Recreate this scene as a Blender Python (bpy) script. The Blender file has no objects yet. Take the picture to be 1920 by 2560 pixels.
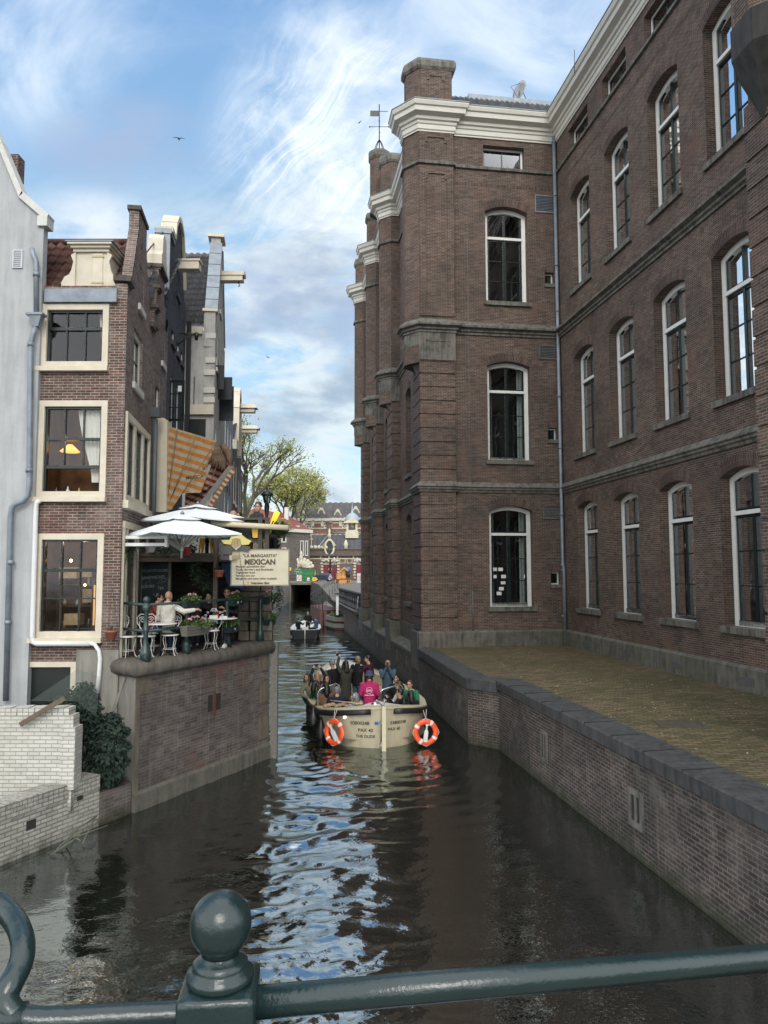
import bpy, bmesh, math, random
from mathutils import Vector, Matrix, Euler
random.seed(7)
R=math.radians
S=bpy.context.scene
C=S.collection
# ---------------------------------------------------------------- camera, sky, sun, exposure
FPX=1850.0; H=4.9; TILT=math.atan(148/1850.0)
cd=bpy.data.cameras.new('camera'); cam=bpy.data.objects.new('camera',cd); C.objects.link(cam)
cam.location=(0,0,H); cam.rotation_euler=(R(90)+TILT,R(0.10),0)
cd.sensor_fit='VERTICAL'; cd.sensor_height=36.0; cd.lens=36.0*FPX/2560.0; cd.clip_start=0.05; cd.clip_end=6000
S.camera=cam
SUN_EL,SUN_AZ=R(34),R(172)       # azimuth from +Y clockwise: behind the camera, to the left
wd=bpy.data.worlds.new("World"); S.world=wd; wd.use_nodes=True
def build_world():
    nt=wd.node_tree; nt.nodes.clear(); N=nt.nodes.new; L=nt.links.new
    out=N('ShaderNodeOutputWorld'); bg=N('ShaderNodeBackground'); bg.inputs[1].default_value=1.0
    sky=N('ShaderNodeTexSky'); sky.sky_type='NISHITA'; sky.sun_disc=False
    sky.sun_elevation=SUN_EL; sky.sun_rotation=SUN_AZ; sky.air_density=1.0; sky.dust_density=0.6; sky.ozone_density=1.6
    tc=N('ShaderNodeTexCoord')
    sep=N('ShaderNodeSeparateXYZ'); L(tc.outputs['Generated'],sep.inputs[0])
    def M(op,a,b=None,c=None,clamp=False):
        m=N('ShaderNodeMath'); m.operation=op; m.use_clamp=clamp
        for i,x in enumerate((a,b,c)):
            if x is None: continue
            if isinstance(x,(int,float)): m.inputs[i].default_value=x
            else: L(x,m.inputs[i])
        return m.outputs[0]
    zc=M('MAXIMUM',sep.outputs[2],0.02)
    zz=M('ADD',zc,0.12)
    X=M('DIVIDE',sep.outputs[0],zz); Y=M('DIVIDE',sep.outputs[1],zz)
    # position along the picture: azimuth tangent and elevation tangent
    yf=M('MAXIMUM',sep.outputs[1],0.05)
    az=M('DIVIDE',sep.outputs[0],yf); el=M('DIVIDE',sep.outputs[2],yf)
    def comb(x,y,z=0.0):
        c=N('ShaderNodeCombineXYZ')
        for i,q in enumerate((x,y,z)):
            if isinstance(q,(int,float)): c.inputs[i].default_value=q
            else: L(q,c.inputs[i])
        return c.outputs[0]
    def noise(vec,scale,det,rough=.55,dist=0.0,lo=.4,hi=.7):
        n=N('ShaderNodeTexNoise'); n.inputs['Scale'].default_value=scale; n.inputs['Detail'].default_value=det
        n.inputs['Roughness'].default_value=rough; n.inputs['Distortion'].default_value=dist; L(vec,n.inputs['Vector'])
        mr=N('ShaderNodeMapRange'); mr.interpolation_type='SMOOTHSTEP'; L(n.outputs[0],mr.inputs[0]); mr.inputs[1].default_value=lo; mr.inputs[2].default_value=hi
        return mr.outputs[0]
    def mapr(x,a,b,c=0.,d=1.):
        mr=N('ShaderNodeMapRange'); mr.interpolation_type='SMOOTHSTEP'; L(x,mr.inputs[0])
        for i,q in enumerate((a,b,c,d)): mr.inputs[i+1].default_value=q
        return mr.outputs[0]
    def bump2(cx,cy,rx,ry,pw=1.0):
        dx=M('DIVIDE',M('SUBTRACT',az,cx),rx); dy=M('DIVIDE',M('SUBTRACT',el,cy),ry)
        r=M('ADD',M('MULTIPLY',dx,dx),M('MULTIPLY',dy,dy))
        return mapr(r,1.0,0.0)
    def mix(fac,a,b):
        m=N('ShaderNodeMix'); m.data_type='RGBA'
        if isinstance(fac,(int,float)): m.inputs[0].default_value=fac
        else: L(fac,m.inputs[0])
        for i,q in ((6,a),(7,b)):
            if isinstance(q,tuple): m.inputs[i].default_value=(*q,1)
            else: L(q,m.inputs[i])
        return m.outputs[2]
    sc=N('ShaderNodeVectorMath'); sc.operation='MULTIPLY'; L(sky.outputs[0],sc.inputs[0]); sc.inputs[1].default_value=(SKY*0.82,SKY*0.95,SKY*1.0)
    nis=sc.outputs[0]
    base=mix(mapr(el,0.10,0.95),(0.40,0.61,0.75),(0.20,0.385,0.68)); base=mix(mapr(el,0.22,0.0),base,(0.66,0.80,0.83))
    base=mix(.25,base,nis)
    # streaked cirrus fanning up to the right of the middle
    dx=M('ADD',az,.02); u=M('ADD',M('MULTIPLY',az,.8),M('MULTIPLY',el,.9)); v=M('SUBTRACT',M('MULTIPLY',el,1.0),M('MULTIPLY',az,1.15))
    wob=N('ShaderNodeTexNoise'); wob.inputs['Scale'].default_value=4.; wob.inputs['Detail'].default_value=3; L(comb(az,el),wob.inputs['Vector'])
    v=M('ADD',v,M('MULTIPLY',wob.outputs[0],.22))
    streak=noise(comb(M('MULTIPLY',u,2.6),M('MULTIPLY',v,11.)),1.5,8,.70,1.4,.40,.88)
    puff=noise(comb(M('MULTIPLY',az,3.),M('MULTIPLY',el,3.4),3.3),1.9,7,.6,.4,.36,.66)
    m1=M('MULTIPLY',bump2(-.07,.58,.21,.27),1.3)
    cir=M('MULTIPLY',M('ADD',M('MULTIPLY',streak,.68),M('MULTIPLY',puff,.58)),m1,clamp=True)
    m2=M('ADD',M('MULTIPLY',bump2(-.50,.88,.28,.34),1.3),M('MULTIPLY',bump2(.08,.84,.44,.32),1.1),clamp=True)
    soft=noise(comb(M('MULTIPLY',az,2.2),M('MULTIPLY',el,2.6),8.1),1.6,7,.55,.8,.36,.74)
    st2=noise(comb(M('MULTIPLY',u,1.6),M('MULTIPLY',v,6.)),1.3,6,.6,.8,.42,.75)
    c2=M('MULTIPLY',M('ADD',M('MULTIPLY',soft,.9),M('MULTIPLY',st2,.12)),m2,clamp=True)
    col=mix(M('MULTIPLY',c2,.85,clamp=True),base,(0.74,0.83,0.93))
    col=mix(M('MULTIPLY',cir,1.05,clamp=True),col,(0.86,0.92,0.97))
    # cumulus banks, low and middle; grey undersides
    cv=comb(M('MULTIPLY',az,3.4),M('MULTIPLY',el,8.0),2.9)
    cum=noise(cv,1.9,9,.62,.3,.36,.55)
    low=mapr(el,.60,.40)
    cumm=M('MULTIPLY',cum,low)
    shade=noise(comb(M('MULTIPLY',az,3.4),M('ADD',M('MULTIPLY',el,8.0),.45),2.9),1.7,6,.55,.25,.42,.66)
    ccol=mix(shade,(0.68,0.75,0.78),(0.33,0.41,0.51))
    col=mix(M('MULTIPLY',cumm,.85),col,ccol)
    # soft grey puffs high left, and a white bank behind the left roofs
    pn=noise(comb(M('MULTIPLY',az,3.),M('MULTIPLY',el,5.),5.5),2.2,6,.55,.3,.32,.62)
    gp=M('MULTIPLY',pn,M('ADD',bump2(-.36,.60,.17,.09),bump2(-.13,.36,.22,.10),clamp=True))
    col=mix(M('MULTIPLY',gp,.8),col,(0.34,0.43,0.60))
    wb=M('MULTIPLY',pn,bump2(-.42,.47,.12,.08)); col=mix(M('MULTIPLY',wb,.9),col,(0.72,0.78,0.85))
    # brightness added to the unseen sky overhead and behind the viewer, lighting the facades
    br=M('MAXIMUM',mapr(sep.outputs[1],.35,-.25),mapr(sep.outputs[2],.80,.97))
    col=mix(br,col,BACK_FILL)
    geo_dn=mapr(sep.outputs[2],0.,-.05); col=mix(geo_dn,col,(.10,.10,.09))
    L(col,bg.inputs[0]); L(bg.outputs[0],out.inputs[0])
SKY=0.15; BACK_FILL=(1.75,1.80,1.85)
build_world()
sl=bpy.data.lights.new('sun','SUN'); sl.energy=1.2; sl.angle=R(20); sl.color=(1.0,.95,.87)
so=bpy.data.objects.new('sun',sl); C.objects.link(so)
sdir=Vector((math.sin(SUN_AZ)*math.cos(SUN_EL),math.cos(SUN_AZ)*math.cos(SUN_EL),math.sin(SUN_EL)))
so.rotation_euler=(-sdir).to_track_quat('-Z','Y').to_euler()
S.view_settings.view_transform='Standard'; S.view_settings.look='None'; S.view_settings.exposure=0.34; S.view_settings.gamma=1.0; S.view_settings.use_curve_mapping=False
try: S.cycles.max_bounces=6; S.cycles.transparent_max_bounces=12
except Exception: pass

# ---------------------------------------------------------------- pixel helpers (photo pixels -> points in the place)
def ray(u,v):
    cx=(u-960)/FPX; cy=(1280-v)/FPX
    return Vector((cx,math.cos(TILT)-cy*math.sin(TILT),math.sin(TILT)+cy*math.cos(TILT)))
def at(u,v,Y):
    d=ray(u,v); k=Y/d.y; return Vector((d.x*k,Y,H+d.z*k))
def on(u,v,z=0.0):
    d=ray(u,v); k=(z-H)/d.z; return Vector((d.x*k,d.y*k,z))

# ---------------------------------------------------------------- materials
def nodes_of(name,rough=.6,spec=.5,metal=0.):
    m=bpy.data.materials.new(name); m.use_nodes=True; nt=m.node_tree
    b=nt.nodes['Principled BSDF']; b.inputs['Roughness'].default_value=rough; b.inputs['Specular IOR Level'].default_value=spec; b.inputs['Metallic'].default_value=metal
    return m,nt,b
def flat(name,col,rough=.6,var=.12,scale=6.,metal=0.,spec=.5,bump=0.0,bscale=40.):
    m,nt,b=nodes_of(name,rough,spec,metal); N=nt.nodes.new; L=nt.links.new
    tc=N('ShaderNodeTexCoord'); n=N('ShaderNodeTexNoise'); n.inputs['Scale'].default_value=scale; n.inputs['Detail'].default_value=5; n.inputs['Roughness'].default_value=.65
    L(tc.outputs['Object'],n.inputs['Vector'])
    r=N('ShaderNodeValToRGB'); r.color_ramp.elements[0].position=.3; r.color_ramp.elements[1].position=.7
    r.color_ramp.elements[0].color=(*[max(0,c*(1-var)) for c in col],1); r.color_ramp.elements[1].color=(*[min(1,c*(1+var)) for c in col],1)
    L(n.outputs[0],r.inputs[0]); L(r.outputs[0],b.inputs['Base Color'])
    if bump:
        n2=N('ShaderNodeTexNoise'); n2.inputs['Scale'].default_value=bscale; n2.inputs['Detail'].default_value=4; L(tc.outputs['Object'],n2.inputs['Vector'])
        bp=N('ShaderNodeBump'); bp.inputs['Strength'].default_value=bump; bp.inputs['Distance'].default_value=.01; L(n2.outputs[0],bp.inputs['Height']); L(bp.outputs[0],b.inputs['Normal'])
    return m
def brick(name,c1,c2,mortar,bw=.21,rh=.062,ms=.007,stain=(.03,.028,.026),stain_amt=.5,light=(.3,.28,.26),light_amt=.0,rough=.85,bump=.5,patch=None,patch_amt=.0,moss_z=None,vstain=0.,cellvar=.3):
    m,nt,b=nodes_of(name,rough,.25); N=nt.nodes.new; L=nt.links.new
    uv=N('ShaderNodeTexCoord')
    wn=N('ShaderNodeTexNoise'); wn.inputs['Scale'].default_value=1.3; wn.inputs['Detail'].default_value=3; L(uv.outputs['UV'],wn.inputs['Vector'])
    wsub=N('ShaderNodeVectorMath'); wsub.operation='MULTIPLY_ADD'; L(wn.outputs['Color'],wsub.inputs[0]); wsub.inputs[1].default_value=(.012,.012,0); L(uv.outputs['UV'],wsub.inputs[2])
    br=N('ShaderNodeTexBrick'); br.inputs['Scale'].default_value=1.0; br.inputs['Brick Width'].default_value=bw; br.inputs['Row Height'].default_value=rh
    br.inputs['Mortar Size'].default_value=ms; br.inputs['Mortar Smooth'].default_value=.2; br.inputs['Bias'].default_value=-.1
    br.inputs['Color1'].default_value=(*c1,1); br.inputs['Color2'].default_value=(*c2,1); br.inputs['Mortar'].default_value=(*mortar,1)
    L(wsub.outputs[0],br.inputs['Vector'])
    def noise(sc,det,lo,hi,vec=None,rough=.6):
        n=N('ShaderNodeTexNoise'); n.inputs['Scale'].default_value=sc; n.inputs['Detail'].default_value=det; n.inputs['Roughness'].default_value=rough; L(vec or uv.outputs['UV'],n.inputs['Vector'])
        r=N('ShaderNodeMapRange'); r.inputs[1].default_value=lo; r.inputs[2].default_value=hi; L(n.outputs[0],r.inputs[0]); return r.outputs[0]
    def mixc(f,a,bc,amt=1.):
        mm=N('ShaderNodeMath'); mm.operation='MULTIPLY'; L(f,mm.inputs[0]); mm.inputs[1].default_value=amt
        x=N('ShaderNodeMix'); x.data_type='RGBA'; L(mm.outputs[0],x.inputs[0]); L(a,x.inputs[6]); x.inputs[7].default_value=(*bc,1); return x.outputs[2]
    col=br.outputs[0]
    # single bricks that differ: noise sampled per brick-ish cell
    wv=N('ShaderNodeVectorMath'); wv.operation='DIVIDE'; L(wsub.outputs[0],wv.inputs[0]); wv.inputs[1].default_value=(bw*1.0,rh*1.0,1)
    fl=N('ShaderNodeVectorMath'); fl.operation='FLOOR'; L(wv.outputs[0],fl.inputs[0])
    wh=N('ShaderNodeTexWhiteNoise'); L(fl.outputs[0],wh.inputs['Vector'])
    r=N('ShaderNodeMapRange'); r.inputs[1].default_value=.0; r.inputs[2].default_value=1.; r.inputs[3].default_value=1-cellvar; r.inputs[4].default_value=1+cellvar; L(wh.outputs[0],r.inputs[0])
    ml=N('ShaderNodeVectorMath'); ml.operation='SCALE'; L(col,ml.inputs[0]); L(r.outputs[0],ml.inputs['Scale']); col=ml.outputs[0]
    col=mixc(noise(.45,6,.42,.72),col,stain,stain_amt)
    col=mixc(noise(2.3,8,.56,.76,rough=.75),col,stain,stain_amt*.7)
    if light_amt: col=mixc(noise(1.1,8,.5,.7,rough=.75),col,light,light_amt)
    if patch: col=mixc(noise(.6,4,.58,.66),col,patch,patch_amt)
    if vstain:
        mp=N('ShaderNodeMapping'); mp.inputs['Scale'].default_value=(5,.35,1); L(uv.outputs['UV'],mp.inputs[0])
        col=mixc(noise(1.6,6,.56,.72,mp.outputs[0]),col,light,vstain)
    if moss_z is not None:
        geo=N('ShaderNodeNewGeometry'); sp=N('ShaderNodeSeparateXYZ'); L(geo.outputs['Position'],sp.inputs[0])
        nn=noise(3.,5,.2,.8); 
        a=N('ShaderNodeMath'); a.operation='MULTIPLY_ADD'; L(nn,a.inputs[0]); a.inputs[1].default_value=.5; L(sp.outputs[2],a.inputs[2])
        mr=N('ShaderNodeMapRange'); mr.inputs[1].default_value=moss_z+.35; mr.inputs[2].default_value=moss_z; L(a.outputs[0],mr.inputs[0])
        col=mixc(mr.outputs[0],col,(.030,.034,.016),.85)
    L(col,b.inputs['Base Color'])
    inv=N('ShaderNodeMath'); inv.operation='SUBTRACT'; inv.inputs[0].default_value=1; L(br.outputs['Fac'],inv.inputs[1])
    nb=N('ShaderNodeTexNoise'); nb.inputs['Scale'].default_value=40; L(uv.outputs['UV'],nb.inputs['Vector'])
    ad=N('ShaderNodeMath'); ad.operation='MULTIPLY_ADD'; L(nb.outputs[0],ad.inputs[0]); ad.inputs[1].default_value=.5; L(inv.outputs[0],ad.inputs[2])
    bp=N('ShaderNodeBump'); bp.inputs['Strength'].default_value=bump; bp.inputs['Distance'].default_value=.012; L(ad.outputs[0],bp.inputs['Height']); L(bp.outputs[0],b.inputs['Normal'])
    return m
def stone(name,col,dark,rough=.8,sc=3.,amt=.8,vs=True,bump=.4,extra=None):
    m,nt,b=nodes_of(name,rough,.3); N=nt.nodes.new; L=nt.links.new
    tc=N('ShaderNodeTexCoord'); n=N('ShaderNodeTexNoise'); n.inputs['Scale'].default_value=sc; n.inputs['Detail'].default_value=8; n.inputs['Roughness'].default_value=.7; L(tc.outputs['Object'],n.inputs['Vector'])
    mp=N('ShaderNodeMapping'); mp.inputs['Scale'].default_value=(4,4,.5); L(tc.outputs['Object'],mp.inputs[0])
    n2=N('ShaderNodeTexNoise'); n2.inputs['Scale'].default_value=2.; n2.inputs['Detail'].default_value=6; L(mp.outputs[0],n2.inputs['Vector'])
    a=N('ShaderNodeMath'); a.operation='MULTIPLY'; L(n.outputs[0],a.inputs[0]); L(n2.outputs[0],a.inputs[1])
    r=N('ShaderNodeMapRange'); r.inputs[1].default_value=.17; r.inputs[2].default_value=.36; r.inputs[4].default_value=amt; L(a.outputs[0],r.inputs[0])
    x=N('ShaderNodeMix'); x.data_type='RGBA'; L(r.outputs[0],x.inputs[0]); x.inputs[6].default_value=(*col,1); x.inputs[7].default_value=(*dark,1)
    c=x.outputs[2]
    if extra:
        n3=N('ShaderNodeTexNoise'); n3.inputs['Scale'].default_value=.9; n3.inputs['Detail'].default_value=7; L(tc.outputs['Object'],n3.inputs['Vector'])
        r3=N('ShaderNodeMapRange'); r3.inputs[1].default_value=.5; r3.inputs[2].default_value=.66; r3.inputs[4].default_value=extra[1]; L(n3.outputs[0],r3.inputs[0])
        y=N('ShaderNodeMix'); y.data_type='RGBA'; L(r3.outputs[0],y.inputs[0]); L(c,y.inputs[6]); y.inputs[7].default_value=(*extra[0],1); c=y.outputs[2]
    L(c,b.inputs['Base Color'])
    n4=N('ShaderNodeTexNoise'); n4.inputs['Scale'].default_value=30; n4.inputs['Detail'].default_value=5; L(tc.outputs['Object'],n4.inputs['Vector'])
    bp=N('ShaderNodeBump'); bp.inputs['Strength'].default_value=bump; bp.inputs['Distance'].default_value=.01; L(n4.outputs[0],bp.inputs['Height']); L(bp.outputs[0],b.inputs['Normal'])
    return m
def glassmat(name,tint=(.75,.8,.8),ior=1.6,rough=.01,refl=(1,1,1)):
    m=bpy.data.materials.new(name); m.use_nodes=True; nt=m.node_tree; nt.nodes.clear(); N=nt.nodes.new; L=nt.links.new
    o=N('ShaderNodeOutputMaterial'); mx=N('ShaderNodeMixShader'); f=N('ShaderNodeFresnel'); f.inputs[0].default_value=ior
    t=N('ShaderNodeBsdfTransparent'); t.inputs[0].default_value=(*tint,1); g=N('ShaderNodeBsdfGlossy'); g.inputs['Roughness'].default_value=rough; g.inputs[0].default_value=(*refl,1)
    tc=N('ShaderNodeTexCoord'); n=N('ShaderNodeTexNoise'); n.inputs['Scale'].default_value=1.6; n.inputs['Detail'].default_value=2; L(tc.outputs['Object'],n.inputs['Vector'])
    bp=N('ShaderNodeBump'); bp.inputs['Strength'].default_value=.12; bp.inputs['Distance'].default_value=.02; L(n.outputs[0],bp.inputs['Height']); L(bp.outputs[0],g.inputs['Normal'])
    L(f.outputs[0],mx.inputs[0]); L(t.outputs[0],mx.inputs[1]); L(g.outputs[0],mx.inputs[2]); L(mx.outputs[0],o.inputs[0]); return m
def emis(name,col,st):
    m=bpy.data.materials.new(name); m.use_nodes=True; b=m.node_tree.nodes['Principled BSDF']; b.inputs['Base Color'].default_value=(*col,1); b.inputs['Emission Color'].default_value=(*col,1); b.inputs['Emission Strength'].default_value=st; return m
MT={}
def mat(k,*a,**kw):
    if k not in MT: MT[k]=flat(k,*a,**kw)
    return MT[k]

# ---------------------------------------------------------------- mesh kit
class MB:
    def __init__(s): s.v=[]; s.f=[]; s.sm=[]; s.uv={}
    def add(s,vs,fs,smooth=False,uvs=None):
        b=len(s.v); s.v+=[tuple(q) for q in vs]
        for i,f in enumerate(fs):
            if uvs is not None: s.uv[len(s.f)]=[uvs[j] for j in f]
            s.f.append([b+j for j in f]); s.sm.append(smooth)
        return s
    def quad(s,a,b,c,d,uvs=None): return s.add([a,b,c,d],[(0,1,2,3)],uvs=uvs)
    def box(s,a,b,M=None):
        x0,y0,z0=a; x1,y1,z1=b
        vs=[Vector(p) for p in((x0,y0,z0),(x1,y0,z0),(x1,y1,z0),(x0,y1,z0),(x0,y0,z1),(x1,y0,z1),(x1,y1,z1),(x0,y1,z1))]
        if M: vs=[M@p for p in vs]
        return s.add(vs,[(0,3,2,1),(4,5,6,7),(0,1,5,4),(1,2,6,5),(2,3,7,6),(3,0,4,7)])
    def bar(s,p,q,w,h,up=Vector((0,0,1))):
        p=Vector(p); q=Vector(q); d=(q-p).normalized(); sd=d.cross(up)
        if sd.length<1e-4: sd=d.cross(Vector((0,1,0)))
        sd.normalize(); u2=sd.cross(d).normalized(); a=sd*w/2; b=u2*h/2
        return s.add([p-a-b,p+a-b,p+a+b,p-a+b,q-a-b,q+a-b,q+a+b,q-a+b],[(0,1,2,3),(7,6,5,4),(0,4,5,1),(1,5,6,2),(2,6,7,3),(3,7,4,0)])
    def tube(s,pts,r,n=8,cap=True):
        pts=[Vector(p) for p in pts]; m=len(pts); rs=r if isinstance(r,(list,tuple)) else [r]*m
        vs=[]; prev=None
        for i,p in enumerate(pts):
            t=(pts[min(i+1,m-1)]-pts[max(i-1,0)])
            t=t.normalized() if t.length>1e-9 else Vector((0,0,1))
            if prev is None:
                a=t.cross(Vector((0,0,1)))
                if a.length<.05: a=t.cross(Vector((0,1,0)))
            else: a=prev-t*prev.dot(t)
            a.normalize(); prev=a; b=t.cross(a)
            for k in range(n):
                an=2*math.pi*k/n; vs.append(p+(a*math.cos(an)+b*math.sin(an))*rs[i])
        fs=[(i*n+k,i*n+(k+1)%n,(i+1)*n+(k+1)%n,(i+1)*n+k) for i in range(m-1) for k in range(n)]
        if cap: fs+=[tuple(range(n))[::-1],tuple((m-1)*n+k for k in range(n))]
        return s.add(vs,fs,True)
    def lathe(s,prof,c=(0,0,0),n=16,M=None,smooth=True,sx=1.,sy=1.):
        vs=[];c=Vector(c)
        for r,z in prof:
            for k in range(n):
                an=2*math.pi*k/n; p=Vector((r*math.cos(an)*sx,r*math.sin(an)*sy,z)); p=(M@p if M else p)+c; vs.append(p)
        m=len(prof); fs=[(i*n+k,i*n+(k+1)%n,(i+1)*n+(k+1)%n,(i+1)*n+k) for i in range(m-1) for k in range(n)]
        fs+=[tuple(range(n))[::-1],tuple((m-1)*n+k for k in range(n))]
        return s.add(vs,fs,smooth)
    def ball(s,c,r,n=12,M=None):
        rx,ry,rz=(r,r,r) if isinstance(r,(int,float)) else r; m=max(5,n//2+1)
        vs=[];c=Vector(c)
        for i in range(m+1):
            ph=math.pi*(i/m*.96+.02)
            for k in range(n):
                an=2*math.pi*k/n; p=Vector((rx*math.sin(ph)*math.cos(an),ry*math.sin(ph)*math.sin(an),-rz*math.cos(ph))); vs.append((M@p if M else p)+c)
        fs=[(i*n+k,i*n+(k+1)%n,(i+1)*n+(k+1)%n,(i+1)*n+k) for i in range(m) for k in range(n)]
        fs+=[tuple(range(n))[::-1],tuple(m*n+k for k in range(n))]
        return s.add(vs,fs,True)
    def prism(s,poly,z0,z1):
        n=len(poly); vs=[(x,y,z0) for x,y in poly]+[(x,y,z1) for x,y in poly]
        return s.add(vs,[tuple(range(n))[::-1],tuple(range(n,2*n))]+[(i,(i+1)%n,n+(i+1)%n,n+i) for i in range(n)])
    def extr(s,pts3,off):
        n=len(pts3); off=Vector(off); vs=[Vector(p) for p in pts3]+[Vector(p)+off for p in pts3]
        return s.add(vs,[tuple(range(n)),tuple(range(n,2*n))[::-1]]+[((i+1)%n,i,n+i,n+(i+1)%n) for i in range(n)])
    def sweep(s,prof,path,side=1,closed=False,caps=True,smooth=False):
        """prof [(out,z)] carried along plan path [(x,y)], mitred; side=+1: out is to the right of travel"""
        P=[Vector((p[0],p[1])) for p in path]; m=len(P); vs=[]
        for i in range(m):
            def nrm(a,b):
                d=(b-a).normalized(); return Vector((d.y,-d.x))*side
            if closed: n1=nrm(P[i-1],P[i]); n2=nrm(P[i],P[(i+1)%m])
            else:
                n1=nrm(P[i-1],P[i]) if i>0 else nrm(P[0],P[1]); n2=nrm(P[i],P[i+1]) if i<m-1 else n1
            mt=(n1+n2); k=mt.length_squared
            mt=mt*(2/k) if k>.2 else n1
            for o,z in prof: vs.append((P[i].x+mt.x*o,P[i].y+mt.y*o,z))
        q=len(prof); fs=[]
        for i in range(m if closed else m-1):
            j=(i+1)%m
            fs+=[(i*q+k,j*q+k,j*q+k+1,i*q+k+1) for k in range(q-1)]
        if caps and not closed: fs+=[tuple(range(q)),tuple((m-1)*q+k for k in range(q))[::-1]]
        return s.add(vs,fs,smooth)
    def build(s,name,m,parent=None,world=True,label=None,origin=None):
        me=bpy.data.meshes.new(name)
        off=Vector((0,0,0))
        if world:
            if parent is not None: off=Vector(parent.get('_o',(0,0,0)))
            elif origin is not None: off=Vector(origin)
            elif origin is None and s.v:
                xs=[p[0] for p in s.v]; ys=[p[1] for p in s.v]; zs=[p[2] for p in s.v]
                off=Vector(((min(xs)+max(xs))/2,(min(ys)+max(ys))/2,min(zs)))
        me.from_pydata([Vector(p)-off for p in s.v],[],s.f)
        uvl=me.uv_layers.new(name='UVMap'); V=me.vertices
        me.polygons.foreach_set('use_smooth',s.sm)
        for p in me.polygons:
            cu=s.uv.get(p.index)
            if cu is not None:
                for li,q in zip(p.loop_indices,cu): uvl.data[li].uv=q
                continue
            n=p.normal
            if abs(n.z)>.75:
                for li,vi in zip(p.loop_indices,p.vertices): c=V[vi].co+off; uvl.data[li].uv=(c.x,c.y)
            else:
                t=Vector((-n.y,n.x,0))
                if t.length<1e-6: t=Vector((1,0,0))
                t.normalize()
                if abs(t.x)>abs(t.y):
                    if t.x<0: t=-t
                elif t.y<0: t=-t
                for li,vi in zip(p.loop_indices,p.vertices): c=V[vi].co+off; uvl.data[li].uv=(c.dot(t),c.z)
        if isinstance(m,(list,tuple)):
            for q in m: me.materials.append(q)
        elif m: me.materials.append(m)
        o=bpy.data.objects.new(name,me); C.objects.link(o)
        if parent is not None:
            o.parent=parent; o['_o']=tuple(off)
        else:
            o.location=off; o['_o']=tuple(off)
        if label: o['label']=label
        return o
def tag(o,label=None,cat=None,group=None,kind=None):
    if label: o['label']=label
    if cat: o['category']=cat
    if group: o['group']=group
    if kind: o['kind']=kind
    return o
def thing(name,loc,label,cat,group=None,rz=0.):
    o=bpy.data.objects.new(name,None); C.objects.link(o); o.location=loc; o.rotation_euler=(0,0,rz); o.empty_display_size=.2
    o['_o']=tuple(loc); return tag(o,label,cat,group)
def copy_tree(o,parent=None):
    c=o.copy(); C.objects.link(c); c.parent=parent
    for ch in list(o.children): copy_tree(ch,c)
    return c
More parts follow.
